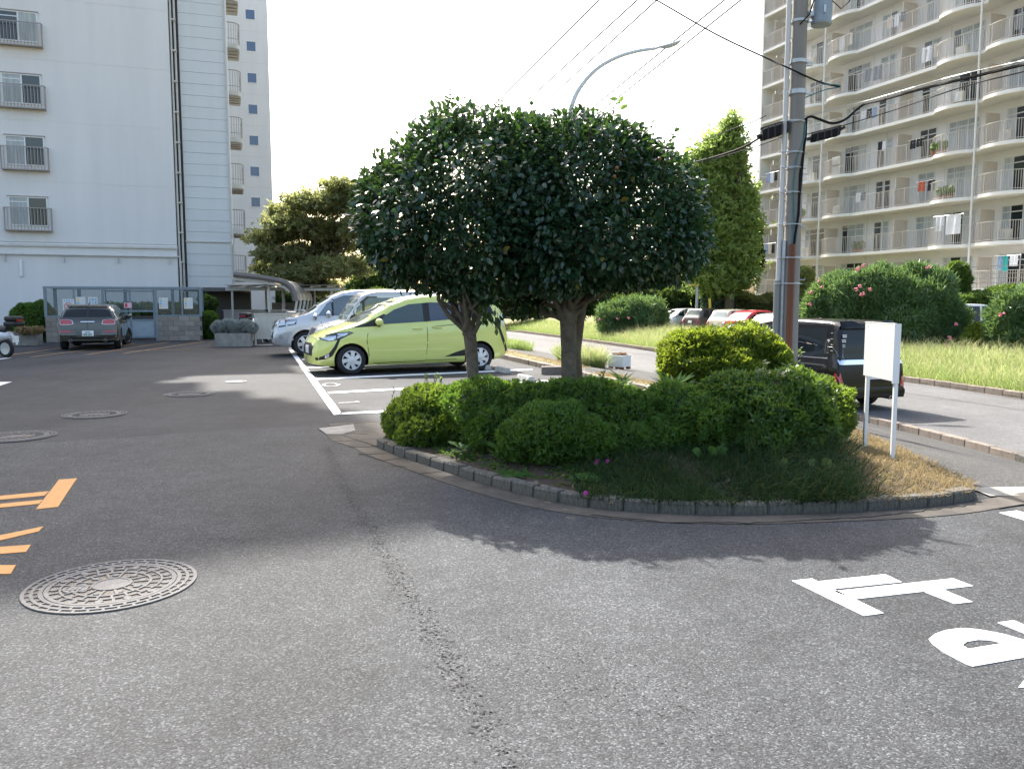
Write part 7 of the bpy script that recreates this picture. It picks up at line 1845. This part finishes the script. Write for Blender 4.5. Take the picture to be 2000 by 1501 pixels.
# blank white notice board
pr_, pl_ = ad(1742, 908, 7.4), ad(1689, 871, 8.0)
pr_.z = isle_z(pr_.x, pr_.y); pl_.z = isle_z(pl_.x, pl_.y)
nb = thing('notice_board', 'blank white notice board on two square posts at the island edge', 'notice board', (pl_+pr_)/2, math.atan2(pr_.y-pl_.y, pr_.x-pl_.x))
w2 = Vector((pr_.x-pl_.x, pr_.y-pl_.y, 0)).length/2
zt = ad(1742, 632, 7.5).z - nb.location.z; zb = ad(1742, 742, 7.5).z - nb.location.z
dzl = pl_.z - nb.location.z
for x, zb0 in ((-w2, dzl), (w2, -dzl)):
    m = MB(); m.box(x-.017, x+.017, -.017, .017, -.2, zt-.005); m.build('post', M_white, nb, bevel=.003)
m = MB(); m.box(-w2-.012, w2+.016, -.040, -.0185, zb, zt); m.build('board', pbr('board_white', (.64, .64, .645), .4, var=.015, vscale=2), nb, bevel=.002)
m = MB(); m.box(w2+.0165, w2+.024, -.042, .018, zb-.02, zt+.002); m.box(-w2-.02, w2+.0165, -.042, -.018, zt+.0005, zt+.006); m.build('edge_strip', M_white, nb)
m = MB(); m.bar((-w2+.05, -.0405, zt-.045), (-w2+.062, -.0405, zt-.03), .004, .001)
for z in (zt-.2, zb+.15):
    for x in (-w2+.003, w2+.008): m.box(x-.003, x+.003, -.0415, -.040, z, z+.006)
m.build('scratch_and_screw', M_steel, nb)

# white planter box on feet with succulents
wp = at(1210, 720, -.4)
for _ in range(12): wp = at(1210, 720, .5*wp.z + .5*path_z(wp.x, wp.y))
wb = thing('white_planter_box', 'square white planter box on brown feet by the path', 'planter', (wp.x, wp.y, path_z(wp.x, wp.y)), R(-38))
h0 = ad(1210, 692, wp.y).z - wb.location.z
m = MB(); m.box(-.26, .26, -.26, .26, .08, h0-.02); m.build('box', M_white, wb, bevel=.006)
m = MB()
fm = pbr('foot_brown', (.22, .07, .04), .7)
for x in (-.2, .2):
    for y in (-.2, .2): m = MB(); m.box(x-.055, x+.055, y-.055, y+.055, 0, .08); m.build('foot', fm, wb)
m = MB(); m.box(-.23, .23, -.23, .23, h0-.02, h0-.012); m.build('compost', M_soil, wb)
rg = random.Random(6)
sc = []
for i in range(26):
    c = (rg.uniform(-.2, .2), rg.uniform(-.2, .2), h0-.01)
    for q in rosette(8, .09, 1.0, rg): sc.append((c, q[1], q[2]))
plant('succulent', 'pink and green succulents filling the white planter box', (wb.location.x, wb.location.y, wb.location.z), sc, T_leaf(.4, .2, -.1), leafmat('succulent', (.12, .18, .05), (.50, .16, .12), (.5, .3, .2), .45, .2), 'plant')

# concrete wheel stops
def stop_mesh():
    bm = bmesh.new(); bmesh.ops.create_cube(bm, size=1)
    for v in bm.verts:
        v.co.x *= .58 if v.co.z > 0 else .66; v.co.y *= .09 if v.co.z > 0 else .17; v.co.z = (v.co.z+.5)*.115
    bmesh.ops.bevel(bm, geom=[e for e in bm.edges], offset=.012, segments=1, affect='EDGES')
    me = bpy.data.meshes.new('wheel_stop'); bm.to_mesh(me); bm.free(); me.materials.append(pbr('stop_concrete', (.36, .355, .33), .85, var=.2, vscale=9, bump=.4, bscale=60)); return me
sm_ = stop_mesh()
for lab, q, a in (('concrete wheel stop against the rear tyre of the lime minivan', (946, 721), 110), ('concrete wheel stop just behind the minivan bay line', (982, 727), 112), ('pale concrete wheel stop in the empty bay beside the twigs', (1026, 744), 112), ('concrete wheel stop closest to the forked camellia trunk', (1072, 757), 112)):
    p = at(*q); tag(link('wheel_stop', sm_, None, (p.x, p.y, .002), (0, 0, R(a))), lab, 'wheel stop', 'wheel stops of the parking bays')
# low stone stub by the trunk, fence and posts in the far car park
m = MB(); p = ad(1108, 722, 17.5); m.box(p.x-.55, p.x+.3, p.y-.1, p.y+.1, -.3, .17); tag(m.build('stone_kerb_block', M_conc_brown, None, bevel=.02), 'brown stone kerb block behind the forked camellia trunk', 'kerb block')
fp = thing('lamp_post', 'thin grey post standing behind the far parked cars', 'post', (ad(1361, 600, 54).x, 54, -.45))
m = MB(); m.tube([(0, 0, 0), (0, 0, ad(1361, 556, 54).z+.45)], .10, 10); m.build('pole', M_steel, fp, smooth=True); m = MB(); m.box(-.5, .1, -.1, .1, ad(1361, 556, 54).z+.38, ad(1361, 556, 54).z+.5); m.build('sign_arm', pbr('yellow_sign', (.6, .5, .1), .5), fp)
yp = thing('yellow_pole', 'leaning yellow and black stay guard behind the cream hatchback', 'pole', (ad(1391, 610, 52).x, 52, 0))
m = MB(); m.tube([(0, 0, -.4), (-.18, 0, 1.75)], .08, 8); m.build('guard', pbr('guard_yellow', (.65, .48, .06), .5), yp)
fo = ad(1437, 600, 62); fe = thing('mesh_fence', 'grey wire mesh fence on the bank at the end of the balcony block', 'fence', (fo.x, 62, verge_z(fo.x, 62)), R(-4))
for k in range(8):
    m = MB(); m.tube([(k*.75, 0, -.5), (k*.75, 0, 1.75)], .035, 6); m.build('post', M_steel, fe)
m = MB()
for k in range(53): m.bar((k*.1, 0, 0), (k*.1, 0, 1.7), .012)
for k in range(9): m.bar((0, 0, .1+k*.2), (5.3, 0, .1+k*.2), .012)
m.build('wire_mesh', pbr('mesh_grey', (.16, .16, .155), .6), fe)['kind'] = 'stuff'
# low pale building far behind the layered tree
fb = thing('distant_building', 'low pale building glimpsed behind the layered tree', 'building', (-16, 92, 0), R(5))
m = MB(); m.box(0, 16, 0, 8, 0, 2.6); m.build('wall', M_lb, fb); m = MB(); m.box(-.3, 16.3, -.4, 8.2, 2.6, 2.9); m.build('roof', M_shel, fb)
for k in range(5): m = MB(); m.box(1+k*3, 2.6+k*3, -.03, .0, 1.0, 2.0); m.build('window', M_glass_dk, fb)
